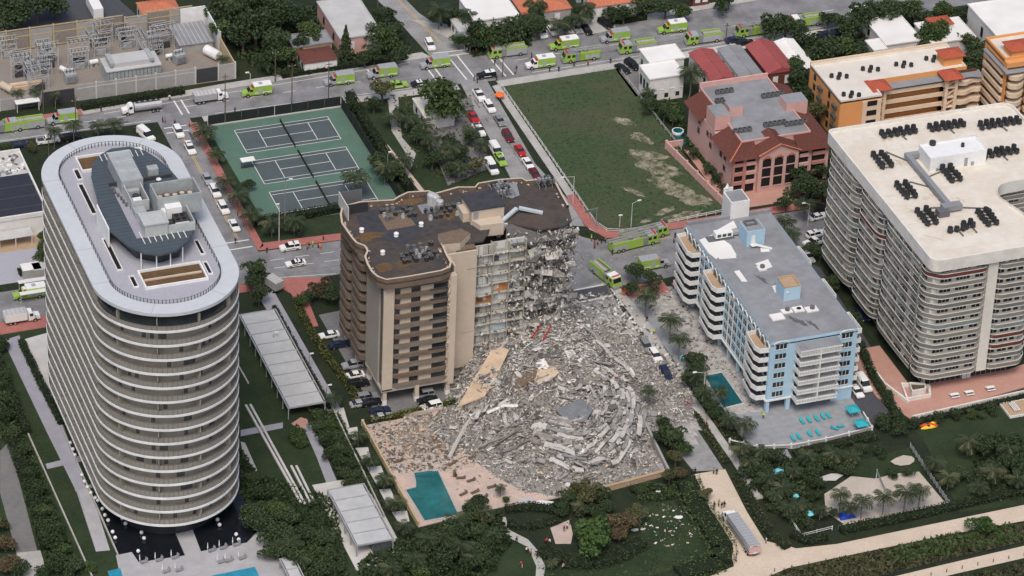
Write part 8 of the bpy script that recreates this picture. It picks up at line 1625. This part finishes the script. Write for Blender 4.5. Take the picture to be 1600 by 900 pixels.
def engine(cab='veh_silver', bed='metal_dark', L=9.6, ladder=False, body='lime'):
 t = thing('fire_engine', '', 'fire engine', local=True); W = 2.5; c = L/2-2.9
 ob('cab', MB().xz([(c, .5), (L/2, .5), (L/2, 1.6), (L/2-.35, 2.75), (c, 2.75)], -W/2, W/2), 'lime', t); ob('cab_roof', MB().box(c+.03, L/2-.4, -W/2+.05, W/2-.05, 2.75, 2.92), cab, t); ob('windshield', MB().face([(L/2+.01, -1.1, 1.62), (L/2+.01, 1.1, 1.62), (L/2-.3, 1.05, 2.66), (L/2-.3, -1.05, 2.66)]), 'veh_glass', t)
 for s_ in (-1, 1):
  for x in (c+.5, c+1.8): ob('side_window', MB().box(x-.42, x+.42, s_*W/2-.015, s_*W/2+.015, 1.65, 2.45), 'veh_glass', t)
  for i in range(3): ob('locker_door', MB().box(-L/2+.3+i*1.3, -L/2+1.45+i*1.3, s_*W/2-.02, s_*W/2+.02, .8, 2.0), 'veh_silver', t)
 ob('pump_panel', MB().box(c-1.2, c-.05, -W/2+.05, W/2-.05, .5, 2.4), 'veh_grey', t); ob('body', MB().box(-L/2, c-1.25, -W/2, W/2, .55, 2.3), body, t); ob('hose_bed', MB().box(-L/2+.2, c-1.4, -W/2+.35, W/2-.35, 2.3, 2.42), bed, t)
 for s_ in (-1, 1): ob('bed_wall', MB().box(-L/2, c-1.25, s_*(W/2-.14)-.14, s_*(W/2-.14)+.14, 2.3, 2.75), 'lime', t)
 for i in range(3): ob('hose_row', MB().box(-L/2+.3, c-1.6, -.62+i*.45, -.3+i*.45, 2.42, 2.6), ['veh_silver', 'rubble_tan', 'metal_grey'][i], t)
 ob('light_bar', MB().box(L/2-1.1, L/2-.7, -1, 1, 2.92, 3.08), 'lamp_red', t); ob('bumper', MB().box(L/2, L/2+.45, -W/2, W/2, .4, .85), 'chrome', t)
 if ladder:
  ob('ladder_rail', MB().box(-L/2-.8, c+1.4, -.55, -.42, 3.1, 3.4), 'veh_silver', t); ob('ladder_rail', MB().box(-L/2-.8, c+1.4, .42, .55, 3.1, 3.4), 'veh_silver', t); b = MB()
  for i in range(24): b.box(-L/2-.6+i*.36, -L/2-.54+i*.36, -.42, .42, 3.15, 3.21)
  ob('ladder_rung', b, 'veh_silver', t, kind='stuff'); ob('turntable', MB().cyl(-1, 0, 2.4, 3.1, .7, n=12), 'veh_grey', t)
 wheels(t, L, W, (-L/2+1.7, L/2-1.6) if L < 10.5 else (-L/2+1.6, -L/2+2.8, L/2-1.6), .54, .36); lights(t, L, W, .95); return t
def lorry(cabm, kind):
 t = thing('lorry' if kind != 'tank' else 'tanker_lorry', '', 'lorry', local=True); L, W = {'tank': 9.8, 'dump': 8.6, 'box': 8, 'long': 15, 'cabover': 7}[kind], 2.5; c = L/2-2.9
 ob('cab', frustum(MB().box(c+.2, L/2-1.2, -W/2+.1, W/2-.1, .6, 1.6), c+.2, L/2-1.2, W/2-.1, 1.6, c+.25, L/2-1.75, W/2-.22, 2.6), cabm, t); ob('hood', MB().xz([(L/2-1.25, .6), (L/2, .6), (L/2, 1.45), (L/2-1.25, 1.65)], -W/2+.35, W/2-.35), cabm, t)
 ob('windshield', MB().face([(L/2-1.24, -.98, 1.66), (L/2-1.24, .98, 1.66), (L/2-1.7, .9, 2.5), (L/2-1.7, -.9, 2.5)]), 'veh_glass', t)
 for s_ in (-1, 1): ob('side_window', MB().obox((c+.9, s_*(W/2-.13), 2.05), (.8, .05, .62), (s_*.12, 0, 0)), 'veh_glass', t); ob('mirror', MB().box(L/2-1.3, L/2-1.2, s_*(W/2+.15)-.08, s_*(W/2+.15)+.08, 1.7, 2.1), 'veh_black', t)
 ob('chassis', MB().box(-L/2, c+.3, -.5, .5, .55, .9), 'metal_dark', t); ob('bumper', MB().box(L/2, L/2+.15, -W/2+.2, W/2-.2, .4, .75), 'chrome', t)
 if kind == 'tank':
  n = 12; ob('tank', MB().xz([(-L/2, .9), (c-.2, .9), (c-.2, 2.5), (-L/2, 2.5)], -.75, .75).tube([(-L/2-.05, 0, 1.75), (c-.15, 0, 1.75)], 1.05, 12), 'veh_silver', t); ob('catwalk', MB().box(-L/2+.3, c-.5, -.35, .35, 2.78, 2.88), 'metal_dark', t)
  for i in range(4): ob('manhole', MB().cyl(-L/2+1.2+i*1.4, 0, 2.8, 3.0, .3, n=8), 'metal_grey', t)
 else:
  ob('box_body', MB().box(-L/2, c-.05, -W/2, W/2, .95, 2.9 if kind != 'dump' else 2.6), {'long': 'veh_silver'}.get(kind, 'veh_white' if kind == 'box' else 'veh_silver'), t); ob('box_roof', MB().box(-L/2+.06, c-.11, -W/2+.06, W/2-.06, 2.9 if kind != 'dump' else 2.6, 3.0 if kind != 'dump' else 2.66), 'roof_pale_grey' if kind != 'long' else 'veh_silver', t)
  for i in range(int(L)-3): ob('roof_rib', MB().box(-L/2+.5+i, -L/2+.6+i, -W/2+.1, W/2-.1, 2.66 if kind == 'dump' else 3.0, 2.74 if kind == 'dump' else 3.04), 'metal_grey', t)
  if kind == 'long':
   ob('rear_panel', MB().box(-L/2-.03, -L/2-.001, -W/2, W/2, .95, 2.85), 'veh_white', t)
   for i in range(7):
    for s_ in (-1, 1): z = 1.0+i*.27; ob('chevron', MB().face([(-L/2-.04, s_*.02, z+.35), (-L/2-.04, s_*1.24, z-.05 if z > 1.05 else .97), (-L/2-.04, s_*1.24, z+.09), (-L/2-.04, s_*.02, min(2.83, z+.49))]), 'veh_red', t)
   for s_ in (-1, 1): ob('side_stripe', MB().box(-L/2, c-.1, s_*W/2-.02, s_*W/2+.02, 1.3, 1.6), 'veh_navy', t)
 wheels(t, L, W, (-L/2+1.1, -L/2+2.2, L/2-1.2), .5, .4); lights(t, L, W, .9); return t
LFT = PI-.02; DN = -PI/2; UP = PI/2
amb = [ambulance(), ambulance('veh_white'), ambulance('veh_silver', 'veh_silver')]; eng = [engine(body='veh_silver'), engine('veh_white'), engine('veh_grey', body='lime_dark', ladder=True)]; lad = engine('veh_silver', L=12.2, ladder=True)
for i, (px, py, k, a, lab) in enumerate(((97, 183, 2, LFT, 'lime rescue ambulance on the avenue at far left, beside a dark pole'), (401, 140, 0, LFT, 'lime ambulance with white roof between grey truck and tennis fence'), (530, 123, 2, LFT, 'lime ambulance with grey roof, left of the pair before the crossing'), (597, 112, 2, LFT, 'lime ambulance with grey roof, right of the pair before the crossing'), (680, 97, 2, LFT, 'lime ambulance halted on the crossing at the side street'), (844, 97, 1, LFT, 'white-cabbed lime ambulance at the lot corner'), (881, 68, 0, LFT, 'white-roofed lime ambulance behind the white-cabbed one'), (961, 56, 2, LFT, 'lime ambulance with grey roof beside the driveway of the orange-tiled house'), (1050, 42, 0, LFT, 'farthest right lime ambulance on the far lane'), (46, 456, 0, LFT, 'lime ambulance half hidden behind the rounded tower, by the awnings'), (1022, 410, 2, 0, 'lime ambulance partly under trees behind the blue building'))):
 place(amb[k], (*G(px, py, 1.4), .03), a, lab, 'lime ambulances')
for i, (px, py, k, a, lab) in enumerate(((10, 197, 1, LFT, 'lime fire engine cut by the left edge'), (38, 193, 0, LFT, 'silver and lime fire engine at far left of the avenue'), (793, 79, 0, LFT, 'lime fire engine right of the crossing with tan hose bed'), (908, 86, 2, LFT, 'lime fire engine with grey cab roof on the near lane'), (996, 72, 0, LFT, 'lime fire engine before the white two-storey house'), (1100, 58, 0, LFT, 'silver-bodied lime fire engine right of the white two-storey house'), (1178, 46, 2, LFT, 'dark-topped lime fire engine nearest the red roofs'), (1258, 32, 1, LFT, 'pale fire engine partly behind trees at the avenue end'), (946, 428, 1, DN+.25, 'white-roofed lime fire engine standing crosswise by the orange sign'))):
 place(eng[k], (*G(px, py, 1.4), .03), a, lab, 'lime fire engines')
place(lad, (*G(990, 378, 1.4), .03), .12, 'long lime ladder truck along the lower edge of the vacant lot'); place(lad, (*G(1006, 366, 1.4), .03), .14, 'second ladder truck behind the first at the vacant lot')
place(lorry('veh_white', 'tank'), (*G(221, 167, 1.4), .03), LFT, 'white tanker lorry with silver tank beside the substation hedge'); place(lorry('veh_white', 'dump'), (*G(329, 150, 1.4), .03), 0, 'grey-bodied white lorry facing right before the substation gate'); place(lorry('veh_white', 'box'), (*G(34, 494, 1.4), .03), 0, 'grey and white box lorry left of the rounded tower'); place(lorry('veh_white', 'long'), (*G(1157, 829, 1.6), .03), UP+.02, 'very long silver lorry with red and white chevron tail on the sand'); place(lorry('veh_black', 'cabover'), (*G(422, 440, 1.4), .03), UP+.4, 'black lorry behind the tree at the terrace street corner')
W, K_, S_, GR, RD, MR, NV = 'veh_white', 'veh_black', 'veh_silver', 'veh_grey', 'veh_red', 'veh_maroon', 'veh_navy'
b = MB()
for px, py, kind, col, a, pol, lab in (
 (279, 206, 'suv', W, DN, 0, 'white SUV at the top of the terrace street'), (297, 232, 'suv', W, DN, 1, 'white police SUV with dark rear on the terrace street'), (324, 279, 'sedan', S_, DN, 0, 'silver car, third down the terrace street'), (336, 299, 'suv', W, DN, 0, 'white SUV below the silver car'), (349, 325, 'suv', W, DN, 0, 'white SUV with black rear window beside palms'), (366, 352, 'sedan', W, DN, 0, 'white saloon lowest on the terrace street'), (228, 211, 'van', W, DN+.3, 0, 'white van turning off the avenue behind the rounded tower'),
 (75, 219, 'pickup', W, 0, 0, 'white pickup on the avenue at far left'), (113, 215, 'suv', K_, 0, 0, 'black SUV right of the far-left white pickup'), (28, 226, 'sedan', NV, 0, 0, 'dark blue car left of the far-left white pickup'),
 (453, 386, 'suv', W, PI, 1, 'white and lime rescue SUV at the red pavement'), (462, 411, 'sedan', W, PI, 1, 'white police saloon alone on the back street'), (622, 133, 'suv', 'lime', 0, 1, 'lime SUV behind the tree at the tennis corner'), (657, 130, 'sedan', K_, 0, 1, 'black and white police car left in the crossing'), (760, 117, 'suv', K_, PI, 1, 'black police SUV at the lot corner crossing'), (672, 70, 'suv', W, DN-.1, 0, 'white SUV coming down the side street'),
 (749, 149, 'pickup', W, DN, 0, 'white pickup heading the row beside the lot fence'), (765, 167, 'suv', W, DN, 0, 'white SUV second in the row beside the lot fence'), (781, 188, 'sedan', GR, DN, 0, 'dark grey car third beside the lot fence'), (794, 213, 'suv', MR, DN, 0, 'maroon SUV fourth beside the lot fence'), (813, 235, 'sedan', RD, DN, 0, 'bright red car beside the lot fence'), (825, 255, 'sedan', W, DN, 0, 'white saloon behind the bright red car'), (836, 271, 'sedan', MR, DN, 0, 'dark red car half hidden by the broken roof'),
 (739, 183, 'pickup', RD, DN, 0, 'red pickup in the shade of the big round tree'), (748, 203, 'pickup', W, DN, 0, 'white pickup in the left row of the cross street'), (775, 236, 'van', W, DN, 0, 'white van upper in the left row of the cross street'), (782, 250, 'suv', 'lime', DN, 1, 'lime and white rescue car in the cross street'), (768, 262, 'van', W, DN, 0, 'white van lowest in the left row of the cross street'),
 (514, 523, 'sedan', W, PI, 0, 'white saloon uppermost in the parking court'), (530, 538, 'sedan', NV, 0, 0, 'dark blue car below the uppermost white saloon'), (551, 570, 'suv', S_, PI, 0, 'silver SUV beside the tan building'), (553, 586, 'sedan', W, PI, 0, 'white saloon with dark windows beside the tan building'), (560, 599, 'suv', K_, 0, 0, 'black SUV below the white saloon'), (574, 620, 'suv', GR, 0, 0, 'grey SUV beside the corner column'), (580, 628, 'sedan', K_, 0, 0, 'black car by the corner column foot'), (594, 641, 'sedan', NV, 0, 0, 'dark car before the columns'), (597, 651, 'sedan', S_, 0, 0, 'silver car nearest the hedge below the columns'), (662, 616, 'suv', GR, PI, 0, 'grey car under the tan building, rear'), (668, 625, 'sedan', K_, PI, 0, 'black car under the tan building, middle'), (674, 635, 'suv', W, PI+.1, 0, 'white SUV at the hedge under the tan building'), (563, 630, 'sedan', S_, 0, 0, 'pale car half under the corner shrubs'),
 (845, 50, 'van', W, DN, 0, 'white van in the yard behind the ambulances'), (863, 47, 'sedan', W, DN, 0, 'white car beside the yard van'), (901, 44, 'suv', GR, DN, 0, 'grey SUV in the paved yard'), (917, 46, 'sedan', K_, DN, 0, 'black car next to the grey SUV'), (946, 37, 'suv', K_, DN+.3, 0, 'black car on the drive of the orange-tiled house'), (973, 107, 'sedan', K_, DN+.3, 0, 'black car at the lot edge beside the white house, left'), (988, 101, 'suv', K_, DN+.3, 0, 'black SUV beside the white two-storey house, right'), (1293, 53, 'sedan', NV, 0, 0, 'dark blue car among trees by the avenue'), (1147, 62, 'sedan', NV, 0, 0, 'dark car behind the red roof, left'), (1164, 66, 'sedan', K_, 0, 0, 'black car behind the red roof, right'),
 (1278, 338, 'sedan', W, .15, 0, 'white car on the back street beside the cream tower'), (1283, 326, 'suv', K_, .15, 0, 'black SUV behind the white car at the cream tower'), (1275, 366, 'suv', W, .15, 1, 'white police SUV beside the cream tower'), (1272, 378, 'pickup', W, PI+.2, 0, 'white pickup with red bonnet mark beside the cream tower'), (1262, 401, 'suv', S_, DN, 0, 'silver SUV in the lane behind the blue building'), (1349, 600, 'van', W, DN, 0, 'white van in the dark parking strip'), (1339, 611, 'sedan', W, DN, 0, 'white car beside the white van in the dark parking strip'), (1347, 492, 'sedan', NV, DN, 0, 'blue-grey car between the blue and cream buildings'),
 (1010, 541, 'suv', GR, DN, 0, 'dusty grey SUV on the buried street, upper'), (1024, 556, 'suv', W, DN, 0, 'dusty white SUV on the buried street, middle'), (1041, 584, 'suv', NV, DN, 0, 'dark blue SUV on the buried street, lower'), (1343, 17, 'suv', W, PI, 1, 'white car on the avenue beside tall trees')):
 place(car(kind, col, bool(pol)), (*G(px, py, .7), .05), a, lab)
x, y = G(975, 463); t = thing('work_sign', 'bright orange diamond road sign beside the crosswise fire engine', 'road sign', (x, y, 0)); ob('plate', MB().obox((x, y, 1.5), (1.3, .06, 1.3), (-.2, PI/4, 0)), 'safety_orange', t); ob('stand', MB().tube([(x, y+.05, 0), (x, y+.05, 1.4)], .05, 5), 'metal_grey', t)
# ================================================================ PEOPLE
def figure(pose):
 me = bpy.data.meshes.new('figure'); w_ = dict(stand=(.1, .05, .12), walk=(.14, .32, .3), bend=(.12, .1, .3))[pose]; sp, st, ar = w_; lean = .35 if pose == 'bend' else .02
 V = [(0, 0, .95), (0, lean*.4, 1.2), (0, lean, 1.42), (0, lean+.02, 1.54), (0, lean+.03, 1.68)]; E_ = [(0, 1), (1, 2), (2, 3), (3, 4)]; Rr = [.15, .15, .16, .06, .115]
 for s_ in (-1, 1):
  i = len(V); V += [(s_*sp, s_*st*.5, .88), (s_*sp, s_*st*.6+.03, .5), (s_*sp, s_*st*.7-.02, .09), (s_*sp, s_*st*.7+.14, .05)]; Rr += [.095, .07, .05, .045]; E_ += [(0, i), (i, i+1), (i+1, i+2), (i+2, i+3)]
  i = len(V); V += [(s_*.2, lean, 1.4), (s_*.26, lean-s_*ar*.3, 1.14), (s_*.25, lean+.12-s_*ar*.4, .9), (s_*.25, lean+.16-s_*ar*.4, .8)]; Rr += [.075, .055, .042, .04]; E_ += [(2, i), (i, i+1), (i+1, i+2), (i+2, i+3)]
 me.from_pydata(V, E_, []); o = bpy.data.objects.new('figure', me); COL.objects.link(o); m = o.modifiers.new('s', 'SKIN')
 for k, r in enumerate(Rr): me.skin_vertices[0].data[k].radius = (r, r)
 me.skin_vertices[0].data[0].use_root = True; u = o.modifiers.new('u', 'SUBSURF'); u.levels = 1; dg = bpy.context.evaluated_depsgraph_get(); dg.update(); q = bpy.data.meshes.new_from_object(o.evaluated_get(dg)); bpy.data.objects.remove(o); q.materials.clear(); return q, lean
FIG = {p: figure(p) for p in ('stand', 'walk', 'bend')}
PM = {}
def person(px, py, label, top='cloth_dark', leg='cloth_dark', pose='stand', rz=None, group=None, hat=None, z=.05):
 k = (pose, top, leg)
 if k not in PM:
  q = FIG[pose][0].copy()
  for m_ in ('skin', top, leg, 'metal_dark'): q.materials.append(MATS[m_])
  for p in q.polygons: c = p.center; p.material_index = 3 if c.z < .1 else 2 if c.z < .96 and abs(c.x) < .22 else 0 if (c.z > 1.5 or c.z < .98) else 1; p.use_smooth = True
  PM[k] = q
 t = thing('person', label, 'person', (*G(px, py, .9), z), group, rnd.random()*6.28 if rz is None else rz, local=True); ob('body', PM[k], None, t); l = FIG[pose][1]
 ob('helmet' if hat else 'hair', MB().dome(0, l+.02, 1.69, .125, .13, .13, 8, 3), hat or 'hair', t)
D_ = 'cloth_dark'
for px, py, tp, lg, ps, lab in ((254, 187, D_, D_, 'stand', 'person in black standing on the avenue, left of the red pair'), (258, 188, 'cloth_red', D_, 'stand', 'person in red top standing on the avenue'), (158, 170, D_, D_, 'stand', 'person in dark clothes on the red pavement by the tanker'), (210, 203, D_, D_, 'stand', 'leftmost of four people above the rounded tower'), (214, 202, 'cloth_khaki', D_, 'stand', 'khaki-shirted person above the rounded tower'), (217, 204, D_, D_, 'walk', 'third of four people above the rounded tower'), (221, 203, D_, 'cloth_khaki', 'stand', 'rightmost of four people above the rounded tower'), (273, 191, D_, D_, 'walk', 'person in dark clothes crossing near the white SUV'), (296, 194, 'cloth_orange', D_, 'stand', 'person in orange at the tennis street corner'), (367, 172, D_, D_, 'walk', 'person in dark clothes by the tennis fence'), (265, 152, 'cloth_white', D_, 'stand', 'person in white near the substation driveway'),
 (741, 122, D_, D_, 'stand', 'dark figure left of the black police SUV'), (746, 126, D_, D_, 'stand', 'dark figure under the black police SUV'), (776, 122, D_, D_, 'stand', 'dark figure right of the black police SUV'), (773, 97, D_, D_, 'walk', 'dark figure before the hose-bed engine'), (831, 86, D_, D_, 'stand', 'dark figure between two ambulances'), (805, 112, 'cloth_khaki', D_, 'walk', 'khaki figure on the pavement at the lot corner'), (807, 107, D_, D_, 'walk', 'dark figure behind the khaki one'), (859, 108, D_, D_, 'stand', 'dark figure below the white-cabbed ambulance'), (873, 108, D_, D_, 'stand', 'dark figure on the lot pavement, middle'), (897, 100, D_, D_, 'stand', 'dark figure below the grey-cabbed engine'), (919, 98, 'cloth_red', D_, 'stand', 'red-shirted figure at the engine tail'), (954, 95, D_, D_, 'stand', 'figure at the lot pavement end'), (744, 80, 'cloth_red', D_, 'stand', 'red-shirted figure beside the street-name pole'), (730, 78, 'cloth_white', D_, 'stand', 'white-shirted figure beside the street-name pole'),
 (417, 391, D_, D_, 'stand', 'dark figure at the red pavement corner'), (480, 386, 'cloth_khaki', D_, 'stand', 'khaki figure behind the rescue SUV'), (483, 384, D_, 'cloth_khaki', 'stand', 'dark-topped figure behind the rescue SUV'), (489, 382, 'cloth_hivis', D_, 'stand', 'yellow-vested figure on the red pavement'), (497, 383, 'cloth_red', D_, 'stand', 'red-topped figure on the red pavement'), (501, 385, 'cloth_orange', 'cloth_orange', 'bend', 'orange-clad figure bending over kit'), (505, 371, 'cloth_red', D_, 'stand', 'red-topped figure at the kit pile rear'), (467, 367, D_, D_, 'stand', 'dark figure under the tennis hedge'), (472, 366, D_, D_, 'stand', 'second dark figure under the tennis hedge'), (441, 537, D_, D_, 'walk', 'person in dark clothes walking down the grey path'),
 (924, 372, 'cloth_hivis', D_, 'stand', 'hi-vis figure at the fence, left in the crowd'), (929, 375, D_, D_, 'stand', 'dark figure second in the fence crowd'), (934, 378, 'cloth_orange', D_, 'stand', 'orange figure in the fence crowd'), (918, 362, D_, D_, 'stand', 'dark figure at the fence bend'), (940, 376, D_, D_, 'stand', 'dark figure fourth in the fence crowd'), (946, 375, 'cloth_khaki', D_, 'stand', 'khaki figure in the fence crowd'), (951, 377, D_, D_, 'stand', 'dark figure by the ladder truck tail'), (954, 386, D_, D_, 'walk', 'dark figure below the ladder truck tail'), (957, 394, D_, D_, 'walk', 'lowest dark figure at the ladder truck tail'), (929, 384, 'cloth_red', D_, 'stand', 'red figure before the fence crowd'), (1055, 368, D_, D_, 'stand', 'dark figure at the blue building rear corner'), (1053, 375, 'cloth_khaki', D_, 'stand', 'khaki figure at the blue building rear corner'), (1023, 361, 'cloth_red', D_, 'stand', 'red figure at the ladder truck nose'), (1052, 447, 'cloth_red', D_, 'bend', 'red figure beside the blue building balconies'),
 (1082, 738, D_, D_, 'stand', 'leftmost dark figure where the sand begins'), (1086, 736, D_, D_, 'stand', 'second dark figure where the sand begins'), (1115, 736, 'cloth_khaki', D_, 'stand', 'khaki figure at the footpath end'), (1120, 737, D_, D_, 'stand', 'dark figure at the footpath end'), (1116, 789, D_, D_, 'stand', 'dark figure left of the group behind the long lorry'), (1123, 786, 'cloth_khaki', D_, 'walk', 'khaki figure in the group behind the long lorry'), (1128, 790, D_, 'cloth_khaki', 'stand', 'dark-topped figure in the group behind the long lorry'), (1132, 788, D_, D_, 'stand', 'rightmost dark figure behind the long lorry'), (1105, 667, D_, D_, 'walk', 'person in dark clothes on the footpath beside the drive'), (1104, 660, 'cloth_orange', D_, 'stand', 'orange-topped person on the footpath'), (1022, 518, 'cloth_hivis', D_, 'walk', 'hi-vis figure on the footpath by the palms'), (1011, 498, D_, D_, 'walk', 'dark figure on the footpath by the palms'), (1193, 649, 'cloth_hivis', D_, 'stand', 'hi-vis figure at the arch of the blue building'),
 (882, 825, 'cloth_red', D_, 'bend', 'red-topped figure in the group on the peach patch'), (886, 822, 'cloth_white', D_, 'stand', 'white-topped figure on the peach patch'), (891, 815, D_, D_, 'stand', 'dark figure beside the bright tree'), (852, 845, 'cloth_red', D_, 'bend', 'red-topped figure near the curved path'), (859, 846, 'cloth_white', D_, 'stand', 'white-topped figure near the curved path'), (823, 859, 'cloth_white', D_, 'stand', 'white-topped figure on the lower lawn'), (830, 863, 'cloth_orange', D_, 'stand', 'orange figure on the lower lawn'), (816, 882, 'cloth_red', 'cloth_white', 'bend', 'red and white figure at the lawn bottom'), (879, 886, 'cloth_khaki', D_, 'bend', 'khaki figure bending on the lawn bottom'), (807, 843, D_, D_, 'walk', 'dark figure at the start of the curved path'), (766, 852, 'cloth_orange', D_, 'bend', 'orange figure on the dark lawn, lower'), (772, 848, 'cloth_orange', D_, 'bend', 'orange figure on the dark lawn, upper'), (750, 880, 'cloth_orange', D_, 'bend', 'lone orange figure in the shrubs'), (713, 742, D_, D_, 'bend', 'dark figure on the peach terrace'), (728, 633, D_, D_, 'stand', 'dark figure at the tip of the tan slab'), (1260, 893-6, D_, D_, 'walk', 'dark figure at the lower sand edge') if False else (1225, 893, D_, D_, 'walk', 'dark figure at the lower sand edge'), (1197, 844, 'cloth_white', D_, 'stand', 'white-topped figure on the sand right of the long lorry'), (371, 333, 'cloth_red', D_, 'stand', 'red-topped figure beside the terrace street palms'), (368, 376, D_, D_, 'stand', 'dark figure at the foot of the terrace street')):
 person(px, py, lab, tp, lg, ps, hat='cloth_hivis' if tp == 'cloth_hivis' else None)
# prototypes that were never placed
for o in [o for o in scene.objects if o.parent is None and o.type == 'EMPTY' and not o.get('label')]:
 for c in list(o.children_recursive)+[o]: bpy.data.objects.remove(c)
for k in ('_used', '_loc'):
 for o in scene.objects:
  if k in o: del o[k]
